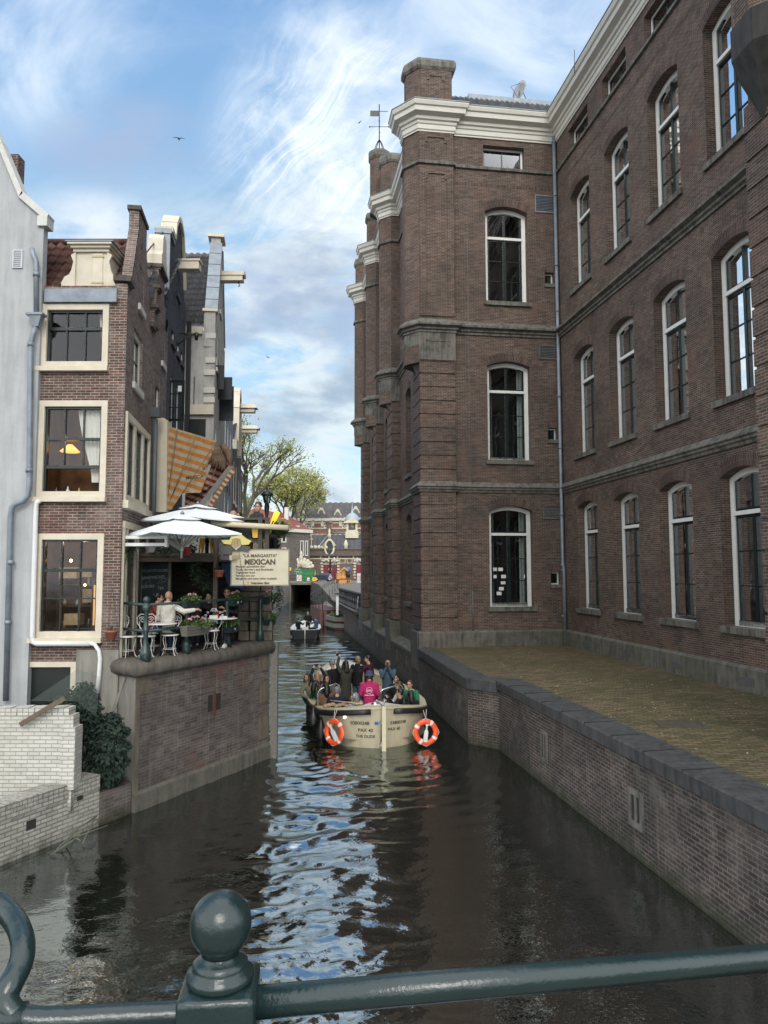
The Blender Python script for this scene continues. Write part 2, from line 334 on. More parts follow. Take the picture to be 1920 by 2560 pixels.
class Fr:
    """vertical plane frame: u along, d outwards, z up"""
    def __init__(s,ox,oy,ang,sg=1): s.o=Vector((ox,oy)); s.a=ang; s.t=Vector((math.cos(ang),math.sin(ang))); s.n=Vector((math.sin(ang),-math.cos(ang)))*sg
    def p(s,u,d,z): q=s.o+s.t*u+s.n*d; return Vector((q.x,q.y,z))
    def xy(s,u,d): q=s.o+s.t*u+s.n*d; return (q.x,q.y)
    def box(s,mb,u0,u1,d0,d1,z0,z1):
        P=s.p; return mb.add([P(u0,d0,z0),P(u1,d0,z0),P(u1,d1,z0),P(u0,d1,z0),P(u0,d0,z1),P(u1,d0,z1),P(u1,d1,z1),P(u0,d1,z1)],[(0,3,2,1),(4,5,6,7),(0,1,5,4),(1,2,6,5),(2,3,7,6),(3,0,4,7)])
    def poly(s,mb,pts,d0,d1):
        return mb.extr([s.p(u,d0,z) for u,z in pts],Vector((s.n.x,s.n.y,0))*(d1-d0))
    def wall(s,mb,u0,u1,z0,top,ops=(),rv=.25,d=0.):
        """front skin with openings (uL,uR,zB,zT,rise) and their reveals; top: number or [(u,z)]"""
        prof=top if isinstance(top,list) else [(u0,top),(u1,top)]
        def T(u,side):
            for i in range(len(prof)-1):
                (a,za),(b,zb)=prof[i],prof[i+1]
                if b-a<1e-6: continue
                if (a<=u<b and side>0) or (a<u<=b and side<0): return za+(zb-za)*(u-a)/(b-a)
            return prof[-1][1] if u>=prof[-1][0]-1e-6 else prof[0][1]
        NA=8
        def arc(o,u):
            L_,R_,_,zt,r=o
            if r<=0: return zt
            x=(u-(L_+R_)/2)/((R_-L_)/2); return zt+r*(1-min(1,x*x))
        us={u0,u1}|{q[0] for q in prof}
        for o in ops:
            us|={o[0],o[1]}
            if o[4]>0: us|={o[0]+(o[1]-o[0])*k/NA for k in range(NA+1)}
        us=sorted(u for u in us if u0-1e-6<=u<=u1+1e-6)
        for a,b in zip(us,us[1:]):
            if b-a<1e-5: continue
            mid=(a+b)/2; cov=sorted([o for o in ops if o[0]-1e-6<mid<o[1]+1e-6],key=lambda o:o[2]); za=zb=z0
            for o in cov:
                mb.quad(s.p(a,d,za),s.p(b,d,zb),s.p(b,d,o[2]),s.p(a,d,o[2])); za,zb=arc(o,a),arc(o,b)
            mb.quad(s.p(a,d,za),s.p(b,d,zb),s.p(b,d,T(b,-1)),s.p(a,d,T(a,1)))
        for o in ops:
            L_,R_,zB,zt,r=o
            mb.quad(s.p(L_,d,zB),s.p(L_,d,zt),s.p(L_,d-rv,zt),s.p(L_,d-rv,zB)); mb.quad(s.p(R_,d,zt),s.p(R_,d,zB),s.p(R_,d-rv,zB),s.p(R_,d-rv,zt))
            mb.quad(s.p(L_,d,zB),s.p(L_,d-rv,zB),s.p(R_,d-rv,zB),s.p(R_,d,zB))
            k=NA if r>0 else 1
            for i in range(k):
                a=L_+(R_-L_)*i/k; b=L_+(R_-L_)*(i+1)/k
                mb.quad(s.p(a,d,arc(o,a)),s.p(b,d,arc(o,b)),s.p(b,d-rv,arc(o,b)),s.p(a,d-rv,arc(o,a)))
        return mb
    def contour(s,o,w=0.,n=8):
        L_,R_,zB,zt,r=o; L2,R2,B2=L_+w,R_-w,zB+w
        pts=[(L2,B2)]
        if r<=0: pts+=[(L2,zt-w),(R2,zt-w)]
        else:
            hw=(R_-L_)/2; c=(L_+R_)/2
            for i in range(n+1):
                u=L2+(R2-L2)*i/n; x=(u-c)/hw; pts.append((u,zt+r*(1-x*x)-w))
        pts.append((R2,B2)); return pts
    def band(s,mb,o,w,d0,d1):
        A=s.contour(o,0.); B=s.contour(o,w); n=len(A); vs=[s.p(u,d1,z) for u,z in A]+[s.p(u,d1,z) for u,z in B]+[s.p(u,d0,z) for u,z in A]+[s.p(u,d0,z) for u,z in B]
        fs=[]
        for i in range(n):
            j=(i+1)%n; fs+=[(i,j,n+j,n+i),(n+i,n+j,3*n+j,3*n+i),(j,i,2*n+i,2*n+j)]
        return mb.add(vs,fs)
    def pane(s,mb,o,d):
        A=s.contour(o,0.); return mb.add([s.p(u,d,z) for u,z in A],[tuple(range(len(A)))])
    def arch_ring(s,mb,o,h,d,n=12,ext=.12):
        """voussoir band round the head of an opening, its bricks standing"""
        L_,R_,_,zt,r=o; hw=(R_-L_)/2; c=(L_+R_)/2; Rr=(hw*hw+r*r)/(2*r); cz=zt+r-Rr; a0=math.asin(min(1,hw/Rr)); vs=[];uvs=[]
        for i in range(n+1):
            a=-a0+2*a0*i/n
            for k,rad in enumerate((Rr,Rr+h)):
                vs.append(s.p(c+rad*math.sin(a),d,cz+rad*math.cos(a))); uvs.append((k*h,a*(Rr+h*.5)))
        fs=[(2*i,2*i+2,2*i+3,2*i+1) for i in range(n)]
        mb.add(vs,fs,uvs=uvs)
def text_mesh(mb,txt,size,M,depth=.004,bold=0.0,align='CENTER',sx=1.0):
    cu=bpy.data.curves.new('t','FONT'); cu.body=txt; cu.size=size; cu.align_x=align; cu.extrude=depth; cu.offset=bold; cu.resolution_u=3
    ob=bpy.data.objects.new('t',cu); C.objects.link(ob); dg=bpy.context.evaluated_depsgraph_get(); me=ob.evaluated_get(dg).to_mesh()
    Sc=Matrix.Diagonal((sx,1,1,1))
    vs=[M@(Sc@v.co) for v in me.vertices]; fs=[tuple(p.vertices) for p in me.polygons]; mb.add(vs,fs); ob.evaluated_get(dg).to_mesh_clear()
    bpy.data.objects.remove(ob); bpy.data.curves.remove(cu)
def basis(o,x,y):
    x=Vector(x).normalized(); y=Vector(y).normalized(); z=x.cross(y); M=Matrix((x,y,z)).transposed().to_4x4(); M.translation=Vector(o); return M
# ================================================================ materials of the setting
BR_R=brick('dark_brown_brick',(.102,.064,.048),(.060,.042,.035),(.215,.19,.165),stain=(.036,.031,.029),stain_amt=.6,light=(.20,.125,.085),light_amt=.45,vstain=.30,patch=(.155,.085,.058),patch_amt=.35,bump=.6)
BR_V=brick('standing_brick',(.085,.05,.038),(.055,.034,.028),(.18,.155,.135),bw=.34,rh=.066,ms=.007,stain_amt=.3)
BR_Q=brick('quay_brick',(.070,.048,.042),(.040,.032,.031),(.15,.135,.12),bw=.22,rh=.072,ms=.011,stain=(.022,.021,.019),stain_amt=.85,light=(.20,.175,.15),light_amt=.5,moss_z=.24,vstain=.45,bump=.9)
BR_W=brick('canal_side_brick',(.08,.055,.045),(.055,.042,.036),(.16,.15,.135),bw=.22,rh=.07,ms=.009,stain=(.03,.03,.026),stain_amt=.6,moss_z=.25,bump=.6)
ST_G=stone('grey_stone',(.155,.145,.125),(.05,.048,.042),amt=.9)
ST_P=stone('plinth_stone',(.135,.128,.108),(.060,.058,.046),amt=.9,extra=((.07,.075,.05),.5))
ST_D=stone('bluestone_coping',(.066,.066,.066),(.030,.030,.030),sc=2.,amt=.9,rough=.6)
WHITE=flat('white_paint',(.51,.49,.43),.5,.06,2.,bump=.1)
WINW=flat('white_window_paint',(.66,.66,.62),.45,.07,3.,bump=.1)
CREAM=flat('cream_paint',(.52,.47,.37),.5,.12,3.,bump=.15)
GREEN=flat('dark_green_paint',(.010,.018,.017),.25,.3,5.)
GLASS=glassmat('window_glass',ior=1.68)
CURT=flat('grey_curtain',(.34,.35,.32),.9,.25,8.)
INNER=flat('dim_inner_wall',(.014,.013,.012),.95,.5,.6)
ZINC=flat('zinc',(.19,.22,.25),.5,.25,3.,metal=.3)
IRON=flat('black_iron',(.012,.012,.013),.45,.3,8.)
TILE=flat('grey_roof_tile',(.075,.075,.085),.6,.3,3.,bump=.3)
GRILLE=flat('grille_metal',(.10,.105,.10),.5,.2,5.)

A8=R(8.3); K=(7.5,30.9)
FF=Fr(K[0],K[1],A8,1); WF=Fr(K[0],K[1],A8-R(90),1)
Cc=FF.xy(-6.1,0); SF=Fr(Cc[0],Cc[1],A8+R(90),-1)
PIERS=[0.0,7.4,13.3,19.8]; PW=1.45; REC=-.45; SEND=22.0; ZG=1.85
def tall_window(parent,F,o,zbar,d=0.,rv=.30,sill=True,curtain=0,mats=None,wf=.17,arch=True,cols=2,rows=3):
    L_,R_,zB,zT,rise=o
    f=MB(); F.band(f,o,wf,d-rv-.14,d-rv); F.box(f,L_+wf,R_-wf,d-rv-.13,d-rv+.04,zbar-.05,zbar+.06)
    fr=f.build('window',WINW,parent)
    s=MB(); up=(L_+wf,R_-wf,zbar+.06,zT-(0 if rise>0 else wf)-.02,rise*.98 if rise>0 else 0)
    if rise>0: up=(L_+wf,R_-wf,zbar+.06,zT-.06,rise*.92)
    F.band(s,up,.07,d-rv-.12,d-rv-.04); m=(L_+R_)/2
    F.box(s,m-.045,m+.045,d-rv-.115,d-rv-.025,zbar+.06,zT+rise-wf-.03)
    for a,b in ((L_+wf,m+.01),(m-.01,R_-wf)):
        q=(a,b,zB+.06,zbar-.05,0); F.band(s,q,.08,d-rv-.12,d-rv-.035)
        for k in range(1,rows): z=zB+.16+(zbar-.05-zB-.2)*k/rows; F.box(s,a+.05,b-.05,d-rv-.1,d-rv-.06,z-.018,z+.018)
    F.box(s,L_+wf,R_-wf,d-rv-.13,d-rv,zB+.03,zB+.17); F.box(s,m-.05,m+.05,d-rv-.13,d-rv-.015,zB+.17,zbar-.05)
    s.build('sash',GREEN,fr)
    g=MB(); F.pane(g,(L_+.05,R_-.05,zB+.05,zT,rise*.9),d-rv-.085); g.build('glass',GLASS,fr)
    if sill:
        b=MB(); F.box(b,L_-.10,R_+.10,d-rv+.0,d+.10,zB-.16,zB+.015); b.build('sill',ST_G,fr)
    if curtain:
        c=MB(); dd=d-rv-.35; rnd=random.Random(int(L_*100)+int(zB*10))
        if curtain==1: spans=[(L_,L_+.38),(R_-.38,R_)]
        elif curtain==2: spans=[(L_,R_)]
        else: spans=[(L_,L_+.55)]
        for a,b in spans:
            n=max(4,int((b-a)/.06)); 
            for i in range(n):
                u0=a+(b-a)*i/n; u1=a+(b-a)*(i+1)/n; z0=zB
                c.quad(F.p(u0,dd+(.03 if i%2 else -.03),z0),F.p(u1,dd+(-.03 if i%2 else .03),z0),F.p(u1,dd+(-.03 if i%2 else .03),zT+rise),F.p(u0,dd+(.03 if i%2 else -.03),zT+rise))
        c.build('curtain',CURT,fr)
    return fr
bd=thing('university_building',(3.5,30.2,ZG),'large dark brown brick building with tall arched windows and white cornice on the right bank','building')
# openings
ROWS=[(3.42,7.38,.22,6.42),(9.48,13.48,.22,12.45),(16.25,20.22,.24,19.15)]
f_ops=[(-3.2,-1.33,a,b,c) for a,b,c,_ in ROWS]+[(-3.25,-1.42,22.2,23.15,0)]
sq=[(-.58,-.18,4.33,4.85,0),(-.58,-.18,10.4,10.92,0),(-.58,-.18,17.15,17.67,0)]
w=MB(); FF.wall(w,-4.6,0,ZG,23.6,f_ops+sq,.30); 
w_ops=[]; WB=[1.48+3.2*k for k in range(4)]
for x in WB: w_ops+=[(x,x+1.85,a,b,c) for a,b,c,_ in ROWS]+[(x-.02,x+1.87,22.2,23.15,0)]
WF.wall(w,0,16.6,ZG,23.6,w_ops,.30)
s_ops=[]; SB=[(2.0,3.4),(4.35,5.8),(9.3,10.6),(11.3,12.6),(15.4,16.7),(17.5,18.8)]
for a,b in SB: s_ops+=[(a,b,q,r_,c) for q,r_,c,_ in ROWS]
SF.wall(w,PW,SEND,2.45,23.6,s_ops,.30,REC)
w.build('wall',BR_R,bd)
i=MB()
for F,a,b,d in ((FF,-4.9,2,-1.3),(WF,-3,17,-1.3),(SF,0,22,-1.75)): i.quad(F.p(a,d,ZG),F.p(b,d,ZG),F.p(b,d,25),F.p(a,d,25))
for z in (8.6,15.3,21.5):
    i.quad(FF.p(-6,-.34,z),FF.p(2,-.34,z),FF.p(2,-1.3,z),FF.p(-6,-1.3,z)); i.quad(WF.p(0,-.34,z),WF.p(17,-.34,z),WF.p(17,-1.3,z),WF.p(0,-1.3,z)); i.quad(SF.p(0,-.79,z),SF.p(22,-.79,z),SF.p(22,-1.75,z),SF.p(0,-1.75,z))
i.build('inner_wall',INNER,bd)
# voussoirs
def arch1(F,o,h,d): v=MB(); F.arch_ring(v,o,h,d); v.build('brick_arch',BR_V,bd)
for a,b,c,_ in ROWS:
    arch1(FF,(-3.2,-1.33,a,b,c),.36,.006)
    for x in WB: arch1(WF,(x,x+1.85,a,b,c),.36,.006)
    for p,q in SB: arch1(SF,(p,q,a,b,c),.33,REC+.006)
for L_,R_,zB,zT,_ in sq: v=MB(); v.add([FF.p(L_-.12,.006,zT),FF.p(R_+.12,.006,zT),FF.p(R_+.16,.006,zT+.24),FF.p(L_-.16,.006,zT+.24)],[(0,1,2,3)],uvs=[(0,0),(0,.7),(.24,.7),(.24,0)]); v.build('brick_arch',BR_V,bd)
v=MB(); v.add([FF.p(-4.6,.006,21.28),FF.p(0,.006,21.28),FF.p(0,.006,21.42),FF.p(-4.6,.006,21.42)],[(0,1,2,3)],uvs=[(0,0),(0,4.6),(.14,4.6),(.14,0)])
v.add([WF.p(0,.006,21.28),WF.p(16.6,.006,21.28),WF.p(16.6,.006,21.42),WF.p(0,.006,21.42)],[(0,1,2,3)],uvs=[(0,0),(0,16.6),(.14,16.6),(.14,0)])
v.build('soldier_course',BR_V,bd)
# windows
cur={0:[0,3,0],1:[2,0,1]}
for k,(a,b,c,zb) in enumerate(ROWS): tall_window(bd,FF,(-3.2,-1.33,a,b,c),zb,curtain=(1,1,0)[k])
for n,x in enumerate(WB):
    for k,(a,b,c,zb) in enumerate(ROWS): tall_window(bd,WF,(x,x+1.85,a,b,c),zb,curtain=((0,0,0),(3,0,0),(0,3,0),(2,2,2))[n][k])  # topmost curtain of the last bay stands in for a pale pane reflection
for p,q in SB:
    for a,b,c,zb in ROWS: tall_window(bd,SF,(p,q,a,b,c),zb,d=REC)
def small_window(parent,F,o,wf,cols,d=0.,rv=.2,sill=True,m=WINW,ms=GREEN,rows=1,gl=None,sm=None):
    L_,R_,zB,zT,_=o; f=MB(); F.band(f,o,wf,d-rv-.1,d-rv); fr=f.build('window',m,parent)
    s=MB(); q=(L_+wf,R_-wf,zB+wf,zT-wf,0); F.band(s,q,.05,d-rv-.09,d-rv-.03)
    for k in range(1,cols): u=q[0]+(q[1]-q[0])*k/cols; F.box(s,u-.02,u+.02,d-rv-.085,d-rv-.025,q[2],q[3])
    for k in range(1,rows): z=q[2]+(q[3]-q[2])*k/rows; F.box(s,q[0],q[1],d-rv-.08,d-rv-.04,z-.018,z+.018)
    s.build('sash',ms,fr); g=MB(); F.pane(g,q,d-rv-.06); g.build('glass',gl or GLASS,fr)
    if sill: b=MB(); F.box(b,L_-.06,R_+.06,d-rv,d+.06,zB-.14,zB+.01); b.build('sill',sm or ST_G,fr)
    return fr
small_window(bd,FF,(-3.25,-1.42,22.2,23.15,0),.08,2,sill=False,rv=.25)
for x in WB: small_window(bd,WF,(x-.02,x+1.87,22.2,23.15,0),.08,2,sill=False,rv=.25)
for q in sq: small_window(bd,FF,q,.06,1)
# piers, lower rusticated, upper chamfered
def upper(s0,cx=None):
    if s0==0: return [FF.xy(-4.6,-.3),FF.xy(-4.6,.15),FF.xy(-6.1,.15),SF.xy(.45,.5),SF.xy(1.0,.5),SF.xy(PW,0),SF.xy(PW,-.6)]
    return [SF.xy(s0,-.6),SF.xy(s0,0),SF.xy(s0+.5,.5),SF.xy(s0+.95,.5),SF.xy(s0+PW,0),SF.xy(s0+PW,-.6)]
for s0 in PIERS:
    lo=MB(); up=MB(); z=2.48
    while z<13.5:
        z1=min(z+.52,13.6)
        if z<8.2 and z1>8.15: z1=8.15
        if s0==0:
            P=[FF.xy(-4.62,-.1),FF.xy(-4.62,.15),FF.xy(-6.1,.15),SF.xy(PW,0),SF.xy(PW,-.6)]; Q=[FF.xy(-4.65,-.1),FF.xy(-4.65,.11),FF.xy(-6.07,.11),SF.xy(PW-.03,-.04),SF.xy(PW-.03,-.6)]
        else:
            P=[SF.xy(s0,-.6),SF.xy(s0,0),SF.xy(s0+PW,0),SF.xy(s0+PW,-.6)]; Q=[SF.xy(s0+.03,-.6),SF.xy(s0+.03,-.04),SF.xy(s0+PW-.03,-.04),SF.xy(s0+PW-.03,-.6)]
        lo.prism(P,z,z1); lo.prism(Q,z1-.002,z1+.052)
        z=z1+.05
        if abs(z1-8.15)<1e-6: z=8.5
    up.prism(upper(s0),13.5,24)
    lo.build('rusticated_pier',BR_R,bd); up.build('chamfered_pier',BR_R,bd)
# sunk panels on the corner tower: frames standing 4 cm proud
pp=MB()
for z0,z1 in ((15.75,21.6),(22.35,23.2)):
    for a,b in ((-6.08,-5.82),(-4.88,-4.62)): FF.box(pp,a,b,.15,.19,z0,z1)
    FF.box(pp,-6.08,-4.62,.15,.192,z1-.001,z1+.3); 
    for a,b in ((-5.82,-5.70),(-5.0,-4.88)): FF.box(pp,a,b,.15,.188,z1-.22,z1)
    FF.box(pp,-6.08,-4.62,.15,.192,z0-.3,z0)
pp.build('panel_frame',BR_R,bd)
# stone blocks and corbels under the towers
st0=MB()
st=st0
FF.box(st,-6.12,-4.58,.05,.17,13.6,14.8)
for a,b,c,d in ((-5.85,-4.85,14.38,14.44),(-5.85,-5.78,14.0,14.44),(-4.92,-4.85,14.2,14.44),(-5.6,-5.1,14.44,14.52)): FF.box(st,a,b,.17,.19,c,d)
for s0 in PIERS:
    st=st0 if s0==0 else MB()
    top=[SF.xy(s0-.02,0.02) if s0 else FF.xy(-6.12,.17),SF.xy(s0+.47,.52),SF.xy(s0+1.0,.52),SF.xy(s0+PW,0)]
    t2=[(p[0]*1,p[1]) for p in top]; n=4
    tip=SF.p(s0+.35,-.02,13.0); vs=[Vector((x,y,14.8)) for x,y in top]+[Vector((x,y,14.25)) for x,y in top]+[Vector((x,y,14.25)).lerp(tip,.35)+Vector((0,0,.05)) for x,y in top]+[tip]
    fs=[(i,i+1,n+i+1,n+i) for i in range(3)]+[(n+i,n+i+1,2*n+i+1,2*n+i) for i in range(3)]+[(2*n+i,2*n+i+1,3*n) for i in range(3)]
    st.add(vs,fs)
    if s0: SF.box(st,s0-.03,s0+PW+.03,-.46,.03,13.6,14.8)
    st.build('stone_corbel',ST_G,bd)
def outline(o=0.,lower=False,end=14.2):
    P=[WF.xy(end,o),WF.xy(0,o)] 
    P=[WF.xy(end,0),K,FF.xy(-4.6,0),FF.xy(-4.6,.15),FF.xy(-6.1,.15)]
    for s0 in PIERS:
        if s0==0: P+= ([SF.xy(PW,0),SF.xy(PW,REC)] if lower else [SF.xy(.45,.5),SF.xy(1.0,.5),SF.xy(PW,0),SF.xy(PW,REC)])
        elif lower: P+=[SF.xy(s0,REC),SF.xy(s0,0),SF.xy(s0+PW,0),SF.xy(s0+PW,REC)]
        else: P+=[SF.xy(s0,REC),SF.xy(s0,0),SF.xy(s0+.5,.5),SF.xy(s0+.95,.5),SF.xy(s0+PW,0),SF.xy(s0+PW,REC)]
    P+=[SF.xy(SEND,REC)]
    return P
s1=MB(); s1.sweep([(0.,8.12),(.05,8.12),(.07,8.2),(.12,8.24),(.12,8.3),(.17,8.34),(.17,8.36),(.0,8.56)],outline(lower=True),-1)
s1.sweep([(0.,22.0),(.09,22.02),(.09,22.12),(.0,22.2)],outline(),-1)
s1.sweep([(0.,14.76),(.06,14.76),(.06,14.84),(.13,14.88),(.13,14.96),(.27,15.02),(.27,15.1),(.0,15.34)],outline(),-1)
s1.build('string_course',ST_G,bd)
pl=MB(); P=outline(lower=True); pl.sweep([(0.,ZG-.3),(.10,ZG-.3),(.10,2.42),(.0,2.50)],P[:5]+[SF.xy(.3,.0)],-1)
for s0 in PIERS:
    a=s0 if s0 else .0
    SF.box(pl,s0-.10 if s0 else .02,s0+PW+.10,REC-.1,.12,.9,2.44)
SF.box(pl,PW,SEND,REC-.2,REC+.06,1.5,2.47)
SEG=[(PIERS[i]+PW+.1,(PIERS+[SEND+.1])[i+1]-.1) for i in range(4)]
for a,b in SEG:
    pl.add([SF.p(a,REC+.06,1.72),SF.p(b,REC+.06,1.72),SF.p(b,.12,1.52),SF.p(a,.12,1.52),SF.p(a,.12,1.40),SF.p(b,.12,1.40)],[(0,1,2,3),(3,2,5,4)])
pl.build('plinth',ST_P,bd)
qb=MB(); 
for a,b in SEG: qb.quad(SF.p(a,.10,-1),SF.p(b,.10,-1),SF.p(b,.10,1.45),SF.p(a,.10,1.45))
for s0 in PIERS: a=s0-.1 if s0 else -.9; qb.quad(SF.p(a,.10,-1),SF.p(s0+PW+.1,.10,-1),SF.p(s0+PW+.1,.10,.95),SF.p(a,.10,.95))
qb.build('canal_wall',BR_W,bd)
# wall anchors in the canal face
for s_ in (2.6,5.2,9.8,11.9,16.2):
    an=MB(); SF.box(an,s_,s_+.22,.10,.125,.75,1.2); o=an.build('mooring_stone',ST_G,bd); an=MB(); SF.box(an,s_+.06,s_+.16,.12,.132,.82,1.13); an.build('slot',IRON,o)
co=MB(); co.sweep([(0.,23.420),(.05,23.420),(.05,23.478),(.09,23.514),(.09,23.708),(.13,23.737),(.15,23.838),(.22,23.881),(.24,23.996),(.44,24.097),(.46,24.284),(.52,24.327),(.56,24.457),(.56,24.514),(-.35,24.558)],outline(end=16.6),-1)
co.build('cornice',WHITE,bd)
g=MB(); g.sweep([(.50,24.516),(.585,24.516),(.585,24.550),(.50,24.579),(.3,24.565)],outline(end=16.6),-1); g.build('gutter_edge',ZINC,bd)
# roof
def pantiles(mb,o,uv_,vv_,W_,H_,tw=.24,th=.34,amp=.035,step=.035,sub=6):
    """rows of S-tiles on a slope: o bottom-left, unit vectors along and up the slope"""
    o=Vector(o); uv_=Vector(uv_).normalized(); vv_=Vector(vv_).normalized(); n=uv_.cross(vv_)
    if n.z<0: n=-n
    nr=max(1,int(round(H_/th))); nc=max(2,int(W_/tw*sub)); vs=[];fs=[]
    for r in range(nr):
        for e in range(2):
            for c in range(nc+1):
                x=W_*c/nc; h=amp*math.sin(2*math.pi*x/tw)+ (step if e==0 else 0.)+.01*math.sin(r*7.3+int(x/tw)*3.1)
                vs.append(o+uv_*x+vv_*min(H_,(r+e*1.03)*H_/nr)+n*h)
    k=nc+1
    for r in range(nr):
        b=r*2*k
        fs+=[(b+c,b+c+1,b+k+c+1,b+k+c) for c in range(nc)]
        if r>0: fs+=[(b-k+c,b-k+c+1,b+c+1,b+c) for c in range(nc)]
    mb.add(vs,fs,True)
rf=MB(); pantiles(rf,FF.p(-4.3,-.1,24.62),FF.t.to_3d(),Vector((-FF.n.x,-FF.n.y,1.1)),4.9,2.45)
rf.build('tiled_roof',TILE,bd)
r2=MB(); r2.quad(FF.p(-4.6,-1.72,26.40),FF.p(3,-1.72,26.40),FF.p(3,-7,26.5),FF.p(-4.6,-7,26.5)); FF.box(r2,-3.4,.9,-1.95,-1.7,26.3,26.6); r2.add([FF.p(-4.3,-.9,25.5),FF.p(-3.4,-1.7,26.38),FF.p(-3.4,-1.95,26.6),FF.p(-4.5,-1.1,25.6)],[(0,1,2,3)])
r2.add([SF.p(1,-.5,24.5),SF.p(22,-.5,24.5),SF.p(22,-4,25.6),SF.p(1,-4,25.6)],[(0,1,2,3)])
r2.add([WF.p(-2,-.2,24.5),WF.p(16.6,-.2,24.5),WF.p(16.6,-3,26.5),WF.p(-2,-3,26.5)],[(0,1,2,3)])
r2.build('lead_roof',ZINC,bd)
# chimneys over the towers
def chim(name,foot,z0,z1,capm=ST_G):
    b=MB(); b.prism(foot,z0,z1); o=b.build(name,BR_R,bd); cx=sum(p[0] for p in foot)/len(foot); cy=sum(p[1] for p in foot)/len(foot)
    grow=lambda k:[(cx+(x-cx)*k,cy+(y-cy)*k) for x,y in foot]
    c=MB(); n=len(foot); A=grow(1.05);B=grow(1.16);D=grow(1.08); vs=[(x,y,z1-.12) for x,y in A]+[(x,y,z1) for x,y in B]+[(x,y,z1+.22) for x,y in B]+[(x,y,z1+.36) for x,y in D]
    fs=[tuple(range(n)),tuple(range(3*n,4*n))]+[(r*n+i,r*n+(i+1)%n,(r+1)*n+(i+1)%n,(r+1)*n+i) for r in range(3) for i in range(n)]
    c.add(vs,fs); c.build('chimney_cap',capm,o); return o
ch=chim('chimney',[FF.xy(-4.63,-.75),FF.xy(-4.63,.13),FF.xy(-6.08,.13),SF.xy(.42,.42),SF.xy(.9,.42),SF.xy(1.1,-.2)],24.4,26.35)
p=MB()
for a,b,c,d in ((-6.0,-5.72,24.7,25.95),(-4.95,-4.66,24.7,25.95),(-6.0,-4.66,25.95,26.22),(-5.72,-5.6,25.78,25.95),(-5.07,-4.95,25.78,25.95)): FF.box(p,a,b,.13,.165,c,d)
p.build('panel_frame',BR_R,ch)
for s0,h in ((7.4,26.5),(13.3,26.3),(19.8,26.2)): chim('chimney',[SF.xy(s0,-.9),SF.xy(s0,0),SF.xy(s0+.45,.45),SF.xy(s0+.9,.45),SF.xy(s0+1.3,0),SF.xy(s0+1.3,-.9)],24.4,h)
tx,ty=SF.xy(9.6,.30)
def octa(x,y,r): return [(x+r*math.cos(R(22.5+45*k)),y+r*math.sin(R(22.5+45*k))) for k in range(8)]
t=chim('turret',octa(tx,ty,.56),24.5,27.7)
# weather vane
vn=MB(); vx=Vector((tx,ty,28.0)); vn.tube([vx,vx+Vector((0,0,3.6))],.035,6)
for k in range(4):
    a=R(45+90*k); e=Vector((math.cos(a),math.sin(a),0)); vn.tube([vx+e*.42,vx+e*.40+Vector((0,0,.35)),vx+e*.2+Vector((0,0,.8)),vx+Vector((0,0,1.1))],.028,5)
    e=Vector((math.cos(a-R(45)),math.sin(a-R(45)),0)); vn.tube([vx+Vector((0,0,2.0)),vx+Vector((0,0,2.0))+e*.65],.02,5); vn.ball(vx+Vector((0,0,2.0))+e*.65,.055,6)
vn.box((vx.x-.62,vx.y-.01,vx.z+2.75),(vx.x,vx.y+.01,vx.z+3.15)); vn.tube([vx+Vector((0,0,3.1)),vx+Vector((.6,0,3.1))],.02,5)
vn.v=[tuple(vx+(Vector(q)-vx)*.82) for q in vn.v]
vn.build('weather_vane',IRON,t)
# louvred vents and grilles
for k,(a,b,z0,z1,m) in enumerate(((-.98,-.06,20.3,21.08,ZINC),(-.92,-.06,13.85,14.45,GRILLE),(-.86,-.06,7.05,7.63,GRILLE))):
    f=MB(); FF.band(f,(a,b,z0,z1,0),.04,0,.05)
    n=int((z1-z0)/.07)
    for i in range(n):
        z=z0+.04+i*(z1-z0-.05)/n; f.add([FF.p(a+.03,.01,z+.05),FF.p(b-.03,.01,z+.05),FF.p(b-.03,.045,z),FF.p(a+.03,.045,z)],[(0,1,2,3)])
    f.build('louvre_vent',m,bd)
for F,L_ in ((FF,(-2.35,)),(WF,(2.0,5.3,8.5,11.8))):
    for a in L_:
        gr=MB()
        for i in range(4): F.box(gr,a,a+.55,.10,.112,2.03+i*.05,2.06+i*.05)
        F.box(gr,a-.03,a+.58,.10,.104,2.0,2.22); gr.build('air_grille',GRILLE,bd)
# drainpipe in the corner
dp=MB(); c=FF.p(-.12,.16,0); dp.tube([Vector((c.x,c.y,23.7)),Vector((c.x,c.y,5.2)),Vector((c.x+.03,c.y-.05,5.0)),Vector((c.x+.03,c.y-.05,ZG))],.075,10)
for z in (23.4,21,17.9,15.9,12.2,10.0,7.2,5.1,4.9,3.): dp.tube([Vector((c.x,c.y,z)),Vector((c.x,c.y,z+.08))],.095,10)
dp.build('drainpipe',ZINC,bd)
wr=MB(); 
wr.tube([FF.p(-3.95,.03,ZG),FF.p(-3.95,.03,4.4),FF.p(-3.98,.02,9),FF.p(-3.98,.02,24.9)],.012,5); wr.tube([FF.p(-3.93,.04,ZG),FF.p(-3.94,.04,4.1)],.022,6); wr.build('lightning_cable',GRILLE,bd)
pc=MB(); rnd=random.Random(4)
for z,us in ((4.9,(-2.98,-2.72)),(4.6,(-3.0,-2.6,-1.62)),(4.35,(-2.62,)),(4.1,(-2.7,)),(3.9,(-2.8,))):
    for u in us: FF.box(pc,u,u+.2,-.375,-.37,z,z+.14)
pc.build('window_poster',flat('paper',(.6,.6,.58),.8),bd)
